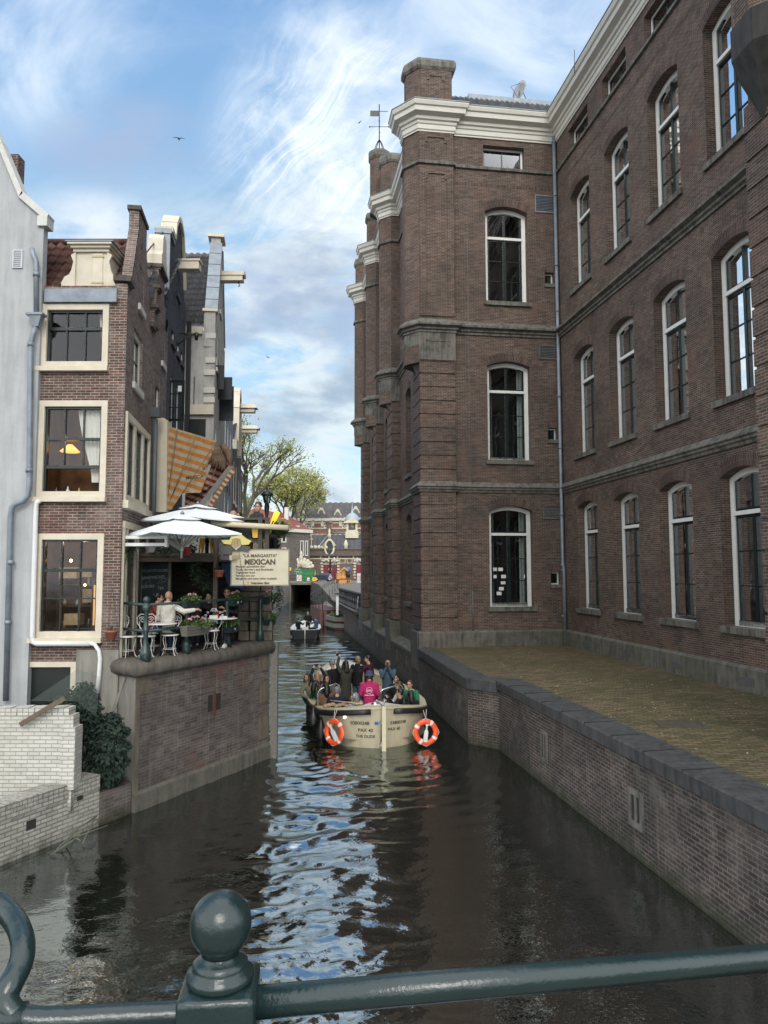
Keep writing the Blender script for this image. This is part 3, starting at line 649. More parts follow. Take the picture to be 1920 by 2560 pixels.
# second projecting block, beyond the right edge of the picture
NB=Vector((6.86,13.35)); N1=Fr(NB.x,NB.y,A8-R(90),1)   # u towards the camera
nb=MB(); nb.prism([N1.xy(0,0),N1.xy(9,0),N1.xy(9,-6),N1.xy(0,-6)],ZG-.2,13.5)
z=2.48
while z<13.4:
    nb.prism([N1.xy(-.03,.03),N1.xy(1.4,.03),N1.xy(1.4,-.5),N1.xy(-.03,-1.5)],z,z+.5); z+=.56
nb.prism([N1.xy(-.1,-3),N1.xy(-.1,0),N1.xy(.4,.5),N1.xy(.9,.5),N1.xy(1.4,0),N1.xy(9,0),N1.xy(9,-3)],14.6,24)
nb.build('projecting_wing',BR_R,bd)
n2=MB(); top=[N1.xy(-.12,-.6),N1.xy(-.12,.02),N1.xy(.38,.52),N1.xy(1.0,.52),N1.xy(1.45,0)]; tip=N1.p(.5,-.02,13.0); n=5
vs=[Vector((x,y,14.8)) for x,y in top]+[Vector((x,y,14.2)) for x,y in top]+[Vector((x,y,14.2)).lerp(tip,.4) for x,y in top]+[tip]
n2.add(vs,[(i,i+1,n+i+1,n+i) for i in range(4)]+[(n+i,n+i+1,2*n+i+1,2*n+i) for i in range(4)]+[(2*n+i,2*n+i+1,3*n) for i in range(4)])
pth=[N1.xy(-.1,-3),N1.xy(-.1,0),N1.xy(.4,.5),N1.xy(.9,.5),N1.xy(1.4,0),N1.xy(9,0)]
n2.sweep([(0.,14.76),(.06,14.76),(.06,14.84),(.13,14.88),(.13,14.96),(.27,15.02),(.27,15.1),(.0,15.34)],pth,-1)
n2.sweep([(0.,8.12),(.05,8.12),(.12,8.24),(.17,8.34),(.17,8.36),(.0,8.56)],[N1.xy(-.03,-3),N1.xy(-.03,.03),N1.xy(9,.03)],-1)
n2.build('stone_corbel',stone('dark_corbel_stone',(.045,.043,.04),(.02,.02,.02)),bd)  # darker stone than the other corbels

# ================================================================ courtyard and its quay wall
def Lq(u,v): return on(u,v,0)
Q=[on(1056,1668,0).to_2d(),None]
# outer face of the quay wall in plan, from the building to beyond the camera
q0=SF.xy(-.15,.12); q1=(2.40,21.55); q2=(3.16,20.75); q3=(4.78,9.9); q4=(6.3,-.3)
QP=[q0,q1,q2,q3,q4]
QP=[Vector(p) for p in QP]
qa=thing('quay_wall',(3.2,20,0),'dark brick quay wall with bluestone coping beside the mossy courtyard','wall')
qw=MB(); qw.sweep([(0,-1.),(0,ZG-.17)],QP,1,caps=False); qw.build('brick_face',BR_Q,qa)
cp=MB(); cp.sweep([(-.02,ZG-.30),(.06,ZG-.30),(.07,ZG-.02),(.05,ZG+.012),(-.55,ZG+.03),(-.55,ZG-.3)],QP[:3],1); 
cp.sweep([(-.02,ZG-.19),(.07,ZG-.19),(.08,ZG+.03),(.06,ZG+.055),(-.62,ZG+.07),(-.62,ZG-.3)],[QP[2]+Vector((-.01,.05)),QP[3],QP[4]],1)
cp.build('coping',ST_D,qa)
# joints of the coping and two mooring niches
jn=MB()
for k in range(1,9):
    t_=k/9.3; a=QP[2].lerp(QP[3],t_); d=(QP[3]-QP[2]).normalized(); n_=Vector((-d.y,d.x))*-1
    n_=Vector((d.y,-d.x))
    jn.box((-.004,-.085,0),(.004,.62,.0735),Matrix.Translation((a.x,a.y,ZG))@Matrix.Rotation(math.atan2(d.y,d.x),4,'Z'))
jn.build('joint',mat('joint_black',(.015,.015,.015),.9),qa)
QF=Fr(q2[0],q2[1],math.atan2(q3[1]-q2[1],q3[0]-q2[0]),1)
if (QF.n.x>0): QF.n=-QF.n
def niche(F,u,w_,z0,z1,par):
    m=MB(); F.band(m,(u,u+w_,z0,z1,0),w_*.2,0,.03); a=(u+w_*.2,u+w_*.8,z0+w_*.2,z1-w_*.2,0)
    F.box(m,u+w_*.44,u+w_*.56,0,.028,a[2],a[3]); o=m.build('mooring_niche',ST_G,par)
    k=MB(); F.box(k,a[0],a[1],.002,.006,a[2],a[3]); k.build('painted_niche_shade',mat('niche_dark',(.02,.018,.015),.9),o)  # flat dark plate on the face paints the shade inside the niche
niche(QF,3.25,.42,.55,1.25,qa); niche(QF,7.55,.52,.52,1.16,qa)
Q2=Fr(q0[0],q0[1],math.atan2(q1[1]-q0[1],q1[0]-q0[0]),1)
if Q2.n.x>0: Q2.n=-Q2.n
niche(Q2,7.2,.3,.75,1.25,qa)
# paving
PAV=None
def paving():
    m,nt,b=nodes_of('mossy_paving',.85,.2); N=nt.nodes.new; L=nt.links.new
    tc=N('ShaderNodeTexCoord'); mp=N('ShaderNodeMapping'); mp.inputs['Rotation'].default_value=(0,0,R(-8)); L(tc.outputs['UV'],mp.inputs[0])
    br=N('ShaderNodeTexBrick'); br.inputs['Scale'].default_value=1; br.inputs['Brick Width'].default_value=.3; br.inputs['Row Height'].default_value=.10; br.inputs['Mortar Size'].default_value=.012
    br.inputs['Color1'].default_value=(.20,.145,.085,1); br.inputs['Color2'].default_value=(.085,.068,.045,1); br.inputs['Mortar'].default_value=(.035,.04,.018,1); L(mp.outputs[0],br.inputs[0])
    def nz(sc,lo,hi,det=7,a=1.):
        n=N('ShaderNodeTexNoise'); n.inputs['Scale'].default_value=sc; n.inputs['Detail'].default_value=det; n.inputs['Roughness'].default_value=.7; L(tc.outputs['UV'],n.inputs[0])
        r=N('ShaderNodeMapRange'); r.inputs[1].default_value=lo; r.inputs[2].default_value=hi; r.inputs[4].default_value=a; L(n.outputs[0],r.inputs[0]); return r.outputs[0]
    def mx(f,a,c):
        x=N('ShaderNodeMix'); x.data_type='RGBA'; L(f,x.inputs[0]); L(a,x.inputs[6]); x.inputs[7].default_value=(*c,1); return x.outputs[2]
    c=mx(nz(.35,.44,.66,6,.75),br.outputs[0],(.062,.064,.026)); c=mx(nz(1.7,.55,.7,8,.7),c,(.085,.10,.035)); c=mx(nz(3.9,.58,.74,8,.8),c,(.20,.18,.11)); c=mx(nz(7,.56,.66,8,.7),c,(.035,.032,.016))
    L(c,b.inputs['Base Color'])
    bp=N('ShaderNodeBump'); bp.inputs['Strength'].default_value=.8; bp.inputs['Distance'].default_value=.015
    iv=N('ShaderNodeMath'); iv.operation='SUBTRACT'; iv.inputs[0].default_value=1; L(br.outputs['Fac'],iv.inputs[1]); L(iv.outputs[0],bp.inputs['Height']); L(bp.outputs[0],b.inputs['Normal']); return m
PAV=paving()
def off(p,d): 
    return p
yd=MB(); 
inner=[Vector(SF.xy(.2,-.4)),Vector((q1[0]+.4,q1[1]-.1)),Vector((q2[0]+.45,q2[1]+.1)),Vector((q3[0]+.45,q3[1])),Vector((q4[0]+.45,q4[1]))]
outer=[Vector(FF.xy(-5.4,0.)),Vector(FF.xy(-2.5,-.2)),Vector(WF.xy(9.5,-.2)),Vector(WF.xy(21.5,-.2)),Vector(WF.xy(32,-.2))]
outer[0]=Vector(FF.xy(-5.6,-.2))
vs=[]
for i_ in range(4):
    a,b=inner[i_],inner[i_+1]; c_,d_=outer[i_],outer[i_+1]
    yd.quad((a.x,a.y,ZG),(b.x,b.y,ZG),(d_.x,d_.y,ZG),(c_.x,c_.y,ZG))
yd.add([(WF.p(0,-.2,ZG)),(outer[1].x,outer[1].y,ZG),(outer[2].x,outer[2].y,ZG)],[(0,1,2)])
tag(yd.build('courtyard_paving',PAV),kind='structure')
# raised kerb row and grating in the paving
kr=MB(); d=(QP[3]-QP[2]).normalized(); 
for k in range(70):
    a=QP[2]+d*(4.2+k*.205)+Vector((d.y,-d.x))*-0.70
    if True: kr.box((0,-.05,0),(.195,.05,.012+.004*(k%3)),Matrix.Translation((a.x,a.y,ZG))@Matrix.Rotation(math.atan2(d.y,d.x),4,'Z'))
tag(kr.build('paving_edge_row',flat('edge_brick',(.13,.11,.07),.8,.3,9)),kind='structure')
gt=MB(); g0=on(1700,1812,ZG); M=Matrix.Translation(g0)@Matrix.Rotation(R(-8),4,'Z')
for k in range(9): gt.box((-.42,-.3+k*.075,0.002),(.42,-.27+k*.075,.014),M)
gt.box((-.46,-.36,.002),(-.40,.36,.018),M); gt.box((.40,-.36,.002),(.46,.36,.018),M); gt.box((-.40,-.36,.002),(.40,-.33,.018),M)
tag(gt.build('drain_grating',flat('old_iron',(.06,.055,.04),.7,.3)),'flat iron drain grating set in the mossy courtyard paving','grating')

lv=MB(); rnd=random.Random(31)
for k in range(900):
    a=rnd.random(); b_=rnd.random()**1.3; p=inner[1].lerp(inner[3],a*.98+.01).lerp(outer[1].lerp(Vector(WF.xy(14,-.1)),a),b_*.97+.01); s_=rnd.uniform(.012,.035); q=Vector((p.x,p.y,ZG+.006)); e=rnd.uniform(0,6.28); u=Vector((math.cos(e),math.sin(e),rnd.uniform(0,.4)))*s_; w2=Vector((-math.sin(e),math.cos(e),rnd.uniform(0,.4)))*s_*.6
    lv.add([q-u,q+w2,q+u,q-w2],[(0,1,2,3)])
tag(lv.build('leaf_litter',flat('litter',(.22,.19,.12),.8,.6,3)),'scattered pale leaf bits and crumbs on the mossy courtyard paving','litter',kind='stuff')
# ================================================================ left bank: quay, houses
BR_H=brick('red_brown_brick',(.125,.062,.046),(.075,.046,.037),(.27,.24,.21),bw=.20,rh=.062,ms=.010,stain=(.055,.04,.035),stain_amt=.45,light=(.32,.27,.24),light_amt=.45,patch=(.15,.05,.035),patch_amt=.35,bump=.9)
BR_A=brick('alley_brick',(.17,.115,.095),(.10,.075,.066),(.30,.27,.25),bw=.20,rh=.062,ms=.009,stain=(.07,.06,.055),stain_amt=.5,light=(.28,.22,.19),light_amt=.3,bump=.8)
BR_L=brick('old_quay_brick',(.112,.088,.078),(.088,.074,.069),(.15,.138,.125),bw=.22,rh=.07,ms=.008,stain=(.050,.044,.042),stain_amt=.75,light=(.27,.25,.22),light_amt=.30,patch=(.15,.065,.05),patch_amt=.4,moss_z=.22,vstain=.38,bump=.6)
BR_K=brick('black_brick',(.045,.052,.070),(.033,.038,.05),(.10,.108,.125),bw=.2,rh=.062,stain_amt=.3,stain=(.022,.024,.03),bump=.7)
BR_P=brick('white_painted_brick',(.47,.46,.42),(.45,.44,.40),(.30,.29,.26),cellvar=.10,moss_z=.62,bw=.22,rh=.072,ms=.008,stain=(.36,.34,.27),stain_amt=.35,bump=1.,rough=.6)
BR_P2=brick('worn_white_brick',(.36,.345,.31),(.33,.315,.29),(.17,.165,.14),cellvar=.16,bw=.24,rh=.075,ms=.012,stain=(.16,.15,.12),stain_amt=.75,light=(.55,.53,.48),light_amt=.4,moss_z=.10,vstain=.0,bump=1.)
PLASTER=stone('white_plaster',(.37,.385,.39),(.27,.28,.285),sc=1.0,amt=.7,rough=.85,bump=.3)
PLASTG=stone('grey_plaster',(.40,.39,.37),(.24,.235,.22),sc=1.5,amt=.7,rough=.9,bump=.3)
GREYP=flat('grey_painted_wall',(.24,.265,.31),.7,.12,1.5)
STUC=stone('dirty_stucco',(.24,.23,.20),(.13,.125,.11),sc=1.4,amt=.8,rough=.9)
ST_T=stone('dark_sandstone',(.105,.092,.078),(.045,.040,.036),sc=2.2,amt=.8,rough=.85)
TILER=flat('red_roof_tile',(.085,.035,.025),.7,.55,3.5,bump=.5)
WOODW=flat('weathered_wood',(.13,.12,.105),.8,.25,12)
WOODB=flat('brown_wood',(.06,.045,.032),.7,.3,8)
TZ=3.05
AL=A8+R(90)
HX,HY=-5.65,15.9
HF=Fr(HX,HY,0,1); AF=Fr(HX,HY,AL,1)
def Lp(y,dx=0.): return (-5.08+.467*(y-15.6)+dx,y)
# ---------------- terrace quay wall
tq=thing('quay_wall',(-4,17.5,0),'old brown brick quay wall with rounded stone coping carrying the cafe terrace','wall')
A0=(-6.15,16.35); A1=(-5.13,15.5); A2=Lp(19.95); A3=(A2[0]-.178*22,A2[1]+.984*22)
m=MB(); m.sweep([(0,-1.),(0,TZ-.30)],[A1,A2],1,caps=False); m.build('brick_face',BR_L,tq)
m=MB(); m.sweep([(0,-1.),(0,TZ-.30)],[A0,A1],1,caps=False); m.build('plaster_face',STUC,tq)
m=MB(); m.sweep([(.0,-1.),(0.,TZ-.3)],[A2,A3],1,caps=False); m.build('far_face',BR_L,tq)
m=MB(); m.sweep([(-.02,TZ-.32),(.06,TZ-.32),(.13,TZ-.26),(.15,TZ-.14),(.12,TZ-.05),(.05,TZ+.01),(-.35,TZ+.02)],[A0,A1,A2,A3],1,smooth=True); m.build('coping',ST_T,tq)
m=MB(); m.sweep([(0,-1),(.05,-1),(.05,.34),(0,.40)],[A1,A2],1); m.build('concrete_foot',stone('wet_concrete',(.13,.12,.10),(.06,.058,.05)),tq)
# quoins, timber post at the far corner, iron tie
LF=Fr(A1[0],A1[1],math.atan2(A2[1]-A1[1],A2[0]-A1[0]),1)
m=MB(); 
for z0,z1,w_ in ((2.35,2.72,.42),(1.2,1.9,.0),):
    if w_: LF.box(m,.0,w_,0,.012,z0,z1)
for z0,z1,w_ in ((2.3,2.72,.5),(1.5,2.0,.42),(.55,1.1,.5)): LF.box(m,4.9-w_,4.9,0,.014,z0,z1)
LF.box(m,.0,.12,0,.02,.3,2.72)
m.build('corner_stone',stone('quoin',(.15,.13,.10),(.08,.07,.05)),tq)
m=MB(); 
for a in (2.36,2.66): LF.box(m,a,a+.17,.002,.007,1.62,2.0)
m.build('mooring_hole',mat('niche_dark',(.02,.018,.015),.9),tq)
m=MB(); LF.box(m,2.56,2.62,.0,.03,1.5,2.05); m.build('iron_tie',flat('rust',(.09,.03,.018),.9,.3),tq)
m=MB(); m.box((-.09,-.09,-1),(.09,.09,3.0),Matrix.Translation((A2[0]+.12,A2[1]+.1,0)))
tag(m.build('mooring_post',WOODW),'tall weathered timber post at the far corner of the terrace quay','post')
# floor of the terrace and of the street behind
m=MB(); m.add([(A0[0],A0[1],TZ),(A1[0]+.05,A1[1]+.05,TZ),(A2[0]-.05,A2[1],TZ),(A3[0],A3[1],TZ),(-16,A3[1],TZ),(-8,16.3,TZ)],[(0,1,2,3,4,5)])
tag(m.build('terrace_paving',ST_T),kind='structure')
# ---------------- low white garden walls by the water
lw=thing('garden_wall',(-6,13.5,0),'low worn white painted brick wall rising straight from the water','wall')
B0=(-8.2,8.9); B1=(-5.52,14.72)
m=MB(); m.sweep([(0,-1),(.0,.70),(.015,.72),(-.0,.97),(-.42,.99),(-.42,.0)],[B0,B1],1); m.build('brick_face',BR_P2,lw)
GF=Fr(B0[0],B0[1],math.atan2(B1[1]-B0[1],B1[0]-B0[0]),1); GL=math.hypot(B1[0]-B0[0],B1[1]-B0[1])
m=MB(); 
for i in range(58):
    u=GL-.11*(i+1); 
    if u>0: GF.box(m,u+.006,u+.10,-.30,.02+.004*(i%3),.72,.985+.006*((i*7)%4))
m.build('brick_on_edge_coping',BR_P2,lw)
m=MB()
for u,z,w_,h in ((4.75,.42,.2,.16),(5.85,.62,.14,.12)): GF.box(m,GL-6.4+u,GL-6.4+u+w_,.001,.004,z,z+h)
m.build('missing_brick',mat('niche_dark',(.02,.018,.015),.9),lw)
m=MB(); m.tube([GF.p(GL-2.9+.0,.03,.95),GF.p(GL-2.88,.04,.7),GF.p(GL-2.93,.03,.5),GF.p(GL-2.9,.03,.1)],.018,6); m.build('rusty_iron',flat('dark_rust',(.05,.02,.018),.9),lw)
lw2=MB(); lw2.sweep([(0,-1),(0,.62),(-.3,.64),(-.3,0)],[B1,(A1[0]-.02,A1[1]-.05)],1)
tag(lw2.build('garden_wall',BR_L),'short dark brick wall at the waterline between the white wall and the terrace','wall')
tw=MB(); tw.box((-10.5,14.02,.5),(-5.78,14.30,2.24)); tg=thing('garden_wall',(-7,14.1,.7),'tall bright white painted brick garden wall in front of the green door','wall')
tw.build('brick_face',BR_P,tg); m=MB()
for i in range(44): m.box((-5.86-.108*i-.1,14.0+.004*(i%3),2.24),(-5.86-.108*i,14.31,2.37+.005*((i*5)%3)))
m.build('brick_on_edge_coping',BR_P,tg)
m=MB(); m.box((-5.99,13.98,.9),(-5.72,14.32,2.02)); m.build('pier',BR_P,tg)
m=MB(); m.add([(-12,8,.72),(-8.3,8.9,.72),(-5.65,14.7,.72),(-5.3,15.4,.72),(-5.9,17,.72),(-12,17,.72)],[(0,1,2,3,4,5)])
tag(m.build('garden_ground',stone('mossy_soil',(.07,.062,.04),(.03,.045,.015),sc=5,amt=.9)),kind='structure')
# ---------------- white house on the far left
wh=thing('white_house',(-8.5,15.2,0.7),'white plastered house with a sloping gable coping at the left edge','house')
WX=at(112,545,15.78).x; WY=15.78
g0=[at(0,365,WY),at(52,492,WY),at(112,545,WY)]
prof=[(-6.,g0[0].z+5*1.9),(g0[0].x-WX,g0[0].z),(g0[1].x-WX,g0[1].z),(-.02,g0[2].z)]
W0=Fr(WX,WY,0,1); m=MB(); W0.wall(m,-6,0,.6,[(u,z) for u,z in prof[:-1]]+[(0.,prof[-1][1])]); 
m.quad((WX,WY,.6),(WX,WY+.2,.6),(WX,WY+.2,prof[-1][1]),(WX,WY,prof[-1][1])); m.build('wall',PLASTER,wh)
m=MB(); pp_=[(u,z) for u,z in prof[:-1]]+[(.06,prof[-1][1]-.05)]
for (a,za),(b,zb) in zip(pp_,pp_[1:]):
    n_=Vector((-(zb-za),b-a)).normalized()*.16
    W0.poly(m,[(a,za-.02),(b,zb-.02),(b+n_.x*.6,zb+n_.y),(a+n_.x*.6,za+n_.y)],.07,-.25)
W0.box(m,-.12,.10,.072,-.25,prof[-1][1]-.19,prof[-1][1]+.04)
m.build('gable_coping',flat('off_white_coping',(.50,.50,.47),.7,.1),wh)
m=MB(); a=at(31,668,WY-.03); b=at(58,622,WY-.03); W0.band(m,(a.x-WX,b.x-WX,a.z,b.z,0),.03,0,.03)
for i in range(8): z=a.z+.05+(b.z-a.z-.08)*i/8; m.add([(a.x+.03,WY-.005,z+.045),(b.x-.03,WY-.005,z+.045),(b.x-.03,WY-.03,z),(a.x+.03,WY-.03,z)],[(0,1,2,3)])
m.build('louvre_vent',flat('vent_aluminium',(.45,.47,.5),.4,.1),wh)
m=MB(); Y=WY-.13; pr=[(80,625),(83,640),(92,655),(93,790)]
P_=[at(u,v,Y) for u,v in ((81,620),(84,635),(92,652),(92,790))]; m.tube(P_,.055,10)
P_=[at(u,v,Y) for u,v in ((90,815),(84,835),(78,860),(74,1215),(70,1238),(60,1250),(40,1258),(30,1268),(27,1290),(14,1750))]; m.tube(P_,.06,10)
for u,v in ((92,690),(78,865),(73,1180),(27,1410),(20,1560)):
    q=at(u,v,Y); m.tube([q,q+Vector((0,0,.09))],.072,10)
h=at(91,800,Y); m.add([h+Vector(p) for p in((-.13,-.10,.12),(.16,-.10,.12),(.16,.10,.12),(-.13,.10,.12),(-.06,-.06,-.14),(.07,-.06,-.14),(.07,.06,-.14),(-.06,.06,-.14))],[(0,1,2,3),(7,6,5,4),(0,4,5,1),(1,5,6,2),(2,6,7,3),(3,7,4,0)])
m.box((h.x-.18,h.y-.12,h.z+.10),(h.x+.19,h.y+.11,h.z+.15))
m.build('drainpipe',ZINC,wh)
m=MB(); q=at(16,410,WY+.3); m.box((q.x-.1,q.y,q.z-.3),(q.x+.28,q.y+.3,q.z+.25)); m.build('chimney',BR_H,wh)

# ---------------- corner house: red-brown brick
h1=thing('brick_house',(-6.6,16,.7),'narrow leaning red brick corner house with cream window frames and clay tile roof','house')
LU=-2.3
wins=[(-1.82,-.36,3.50,5.72),(-1.86,-.36,6.50,8.62),(-1.88,-.39,9.36,10.78)]
m=MB(); HF.wall(m,LU,0,.6,11.2,[(a,b,c,d,0) for a,b,c,d in wins]+[(-2.05,-.87,.8,3.0,0)],.14)
m.build('front_wall',BR_H,h1)
m=MB(); sops=[(.85,1.95,9.25,10.55,0),(1.28,1.95,11.25,12.25,0),(.12,3.15,6.45,8.42,0),(.5,1.5,3.2,5.6,0),(1.9,3.1,3.1,5.8,0)]
AF.wall(m,0,3.35,.6,[(0,11.15),(.35,11.2),(1.15,13.0),(1.15,13.45),(2.15,13.45),(2.15,13.0),(3.0,11.2),(3.35,11.15)],sops,.14); m.build('side_wall',BR_A,h1)
# parapet thickness and chimney head
m=MB(); AF.poly(m,[(.0,10.9),(.0,11.25),(.35,11.3),(1.15,13.05),(1.15,13.5),(2.15,13.5),(2.15,13.05),(3.0,11.3),(3.35,11.25),(3.35,10.9)],-.012,-.24); m.build('gable_parapet',BR_A,h1)
m=MB(); AF.box(m,1.10,2.20,-.28,.04,13.5,13.60); AF.box(m,-.08,.42,-.30,.08,11.28,11.40); AF.box(m,2.95,3.4,-.30,.08,11.28,11.40); m.build('gable_coping',ST_T,h1)
# inside: lit rooms
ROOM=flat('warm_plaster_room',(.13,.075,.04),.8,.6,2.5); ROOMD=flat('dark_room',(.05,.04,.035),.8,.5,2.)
m=MB()
def roombox(m,x0,x1,y0,y1,z0,z1):
    m.quad((x0,y1,z0),(x1,y1,z0),(x1,y1,z1),(x0,y1,z1)); m.quad((x0,y0,z0),(x0,y1,z0),(x0,y1,z1),(x0,y0,z1)); m.quad((x1,y1,z0),(x1,y0,z0),(x1,y0,z1),(x1,y1,z1)); m.quad((x0,y0,z0),(x1,y0,z0),(x1,y1,z0),(x0,y1,z0)); m.quad((x0,y0,z1),(x1,y0,z1),(x1,y1,z1),(x0,y1,z1))
roombox(m,HX-2.05,HX-.42,HY+.16,HY+1.6,3.2,6.2); roombox(m,HX-2.05,HX-.42,HY+.16,HY+1.6,6.4,9.1)
m.build('room_walls',ROOM,h1)
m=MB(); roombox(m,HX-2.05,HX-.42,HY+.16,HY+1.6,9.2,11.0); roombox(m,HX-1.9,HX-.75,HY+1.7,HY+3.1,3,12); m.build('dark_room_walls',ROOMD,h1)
GLI=glassmat('thin_window_glass',tint=(.9,.92,.9),ior=1.5)
def sashwin(o,grid,frm=.13,lower=None,par=h1,F=HF,sillm=CREAM):
    a,b,c,d=o; f=MB(); F.band(f,(a,b,c,d,0),frm,-.16,.03); fr=f.build('window',CREAM,par)
    s=MB(); q=(a+frm,b-frm,c+frm*.4,d-frm,0); F.band(s,q,.045,-.15,-.04)
    zs,cols=grid
    for k in range(1,cols): u=q[0]+(q[1]-q[0])*k/cols; F.box(s,u-.014,u+.014,-.12,-.06,(lower if lower else q[2]),q[3])
    for z,t in zs: F.box(s,q[0],q[1],-.14,-.045,z-t,z+t)
    s.build('sash',GREEN,fr); g=MB(); F.pane(g,(q[0],q[1],lower or q[2],q[3],0),-.10); g.build('glass',GLI,fr)
    b_=MB(); F.box(b_,a-.07,b+.03,-.02,.13,c-.10,c+.002); b_.build('sill',sillm,fr); return fr
w1=sashwin(wins[0],([(4.93,.035),(4.33,.014)],3))
w2=sashwin(wins[1],([(7.78,.03),(7.17,.035)],3),lower=7.17)
w3=sashwin(wins[2],([(10.24,.035)],3))
# lace curtains
def curtain(par,x0,x1,z0,z1,y,gather=0.,m_=None):
    c=MB(); n=26; r=12; vs=[]
    for j in range(r+1):
        t=j/r; z=z1+(z0-z1)*t
        for i in range(n+1):
            s=i/n; w_=1-gather*min(1,t*1.15)**1.6; cx=(x0+x1)/2+(.10*t if gather else 0); x=cx+(x0+(x1-x0)*s-(x0+x1)/2)*w_
            vs.append((x,y+.02*math.sin(s*38+t*3),z))
    c.add(vs,[(j*(n+1)+i,j*(n+1)+i+1,(j+1)*(n+1)+i+1,(j+1)*(n+1)+i) for j in range(r) for i in range(n)],True); return c.build('lace_curtain',m_,par)
LACE=flat('white_lace',(.60,.58,.53),.9,.12,60)
curtain(w2,HX-1.1,HX-.42,6.85,8.5,HY+.22,.72,LACE)
curtain(w3,HX-.70,HX-.50,9.45,10.68,HY+.22,.15,LACE)
LAMPM=emis('warm_bulb',(1.,.55,.18),9.); SHADE=emis('orange_shade',(1.,.38,.08),1.6)
m=MB(); m.lathe([(.05,.16),(.22,0),(.2,-.01)],(HX-1.48,HY+.75,7.62),14); m.build('lamp_shade',SHADE,h1)
for x,y,z,r_,e in ((-1.4,.8,5.15,.035,1),(-.62,1.2,4.05,.03,1),(-1.15,1.0,4.6,.03,1),(-1.2,.9,7.9,.04,1),(-1.1,.9,5.75,.04,1)):
    m=MB(); m.ball((HX+x,HY+y,z),r_,8); m.build('lamp_bulb',LAMPM,h1)
for z,y,e in ((5.6,.8,9.),(7.9,.9,5.)):
    l=bpy.data.lights.new('room_lamp','POINT'); l.energy=e; l.color=(1,.62,.3); l.shadow_soft_size=.12; lo=bpy.data.objects.new('room_lamp',l); C.objects.link(lo); lo.location=(HX-1.1,HY+y,z); lo.parent=None
    lo.parent=h1; lo.location=Vector((HX-1.1,HY+y,z))-Vector(h1['_o'])
# things in the rooms
def shelf_items(par,y,x0,x1,z,n,hs,rnd,ms,name,where,grp):
    for i in range(n):
        SI=((('leftmost','middle','rightmost')[i]+' small jar on the '+where),'jar',grp)
        b=MB(); x=x0+(x1-x0)*(i+.5)/n+rnd.uniform(-.02,.02); h_=rnd.uniform(*hs); r_=rnd.uniform(.025,.05)
        b.lathe([(r_,0),(r_,h_*.6),(r_*.45,h_*.8),(r_*.5,h_)],(x,y+rnd.uniform(-.03,.03),z),8); tag(b.build(name,rnd.choice(ms)),*SI)
rnd=random.Random(3)
MS=[flat('jar_a',(.35,.25,.1),.3),flat('jar_b',(.05,.07,.05),.2),flat('jar_c',(.4,.4,.38),.4),flat('jar_d',(.02,.02,.02),.3)]
m=MB(); 
for z in (3.62,4.15,4.62): m.box((HX-1.9,HY+1.1,z-.03),(HX-.3,HY+1.5,z))
m.box((HX-.95,HY+.9,3.2),(HX-.35,HY+1.4,4.75)); m.build('kitchen_shelf',WOODB,h1)
for (x0,z0,x1,z1,c_) in ((-1.75,4.75,-1.35,5.0,.5),(-1.3,4.78,-1.0,4.95,.35),(-1.6,3.7,-1.25,3.95,.45),(-1.2,4.2,-.95,4.5,.3)):
    m=MB(); m.box((HX+x0,HY+1.0,z0),(HX+x1,HY+1.3,z1)); m.build('kitchen_box',flat('box_%d'%int(c_*100),(c_,c_*.7,c_*.4),.7,.3,9),h1)
shelf_items(h1,HY+1.2,HX-1.8,HX-1.0,3.62,3,(.15,.3),rnd,MS,'jar','lowest shelf in the lit lower window','jars inside the lower window'); shelf_items(h1,HY+1.2,HX-1.8,HX-1.0,4.15,3,(.1,.28),rnd,MS,'jar','middle shelf in the lit lower window','jars inside the lower window'); shelf_items(h1,HY+1.2,HX-1.8,HX-1.0,4.62,3,(.1,.25),rnd,MS,'jar','top shelf in the lit lower window','jars inside the lower window')
m=MB(); m.box((HX-.9,HY+.88,3.7),(HX-.45,HY+.9,4.6)); m.build('lit_oven_door',emis('oven_glow',(1.,.5,.18),.35),h1)
shelf_items(h1,HY+.25,HX-1.65,HX-.95,6.56,3,(.08,.22),rnd,MS,'jar','sill of the middle window with the lace curtain','jars on the middle window sill')
# attic and side windows
small_window(h1,AF,(.85,1.95,9.25,10.55,0),.12,1,m=WHITE,rows=2,sm=WHITE,rv=.05); small_window(h1,AF,(1.28,1.95,11.25,12.25,0),.09,1,m=WHITE,sm=WHITE,rv=.04)
f=MB(); AF.band(f,(.12,3.15,6.45,8.42,0),.14,-.1,.05); 
for a,b in ((1.05,1.25),(2.1,2.3)): AF.box(f,a,b,-.1,.04,6.5,8.4)
fr=f.build('window',CREAM,h1); g=MB(); AF.pane(g,(.2,3.1,6.5,8.4,0),-.06); g.build('glass',GLASS,fr); b_=MB(); AF.box(b_,.05,3.25,-.02,.12,6.28,6.45); b_.build('sill',CREAM,fr)
s=MB()
for a,b in ((.26,1.05),(1.25,2.1),(2.3,3.01)): AF.band(s,(a,b,6.6,8.28,0),.05,-.05,-.01)
s.build('sash',GREEN,fr)
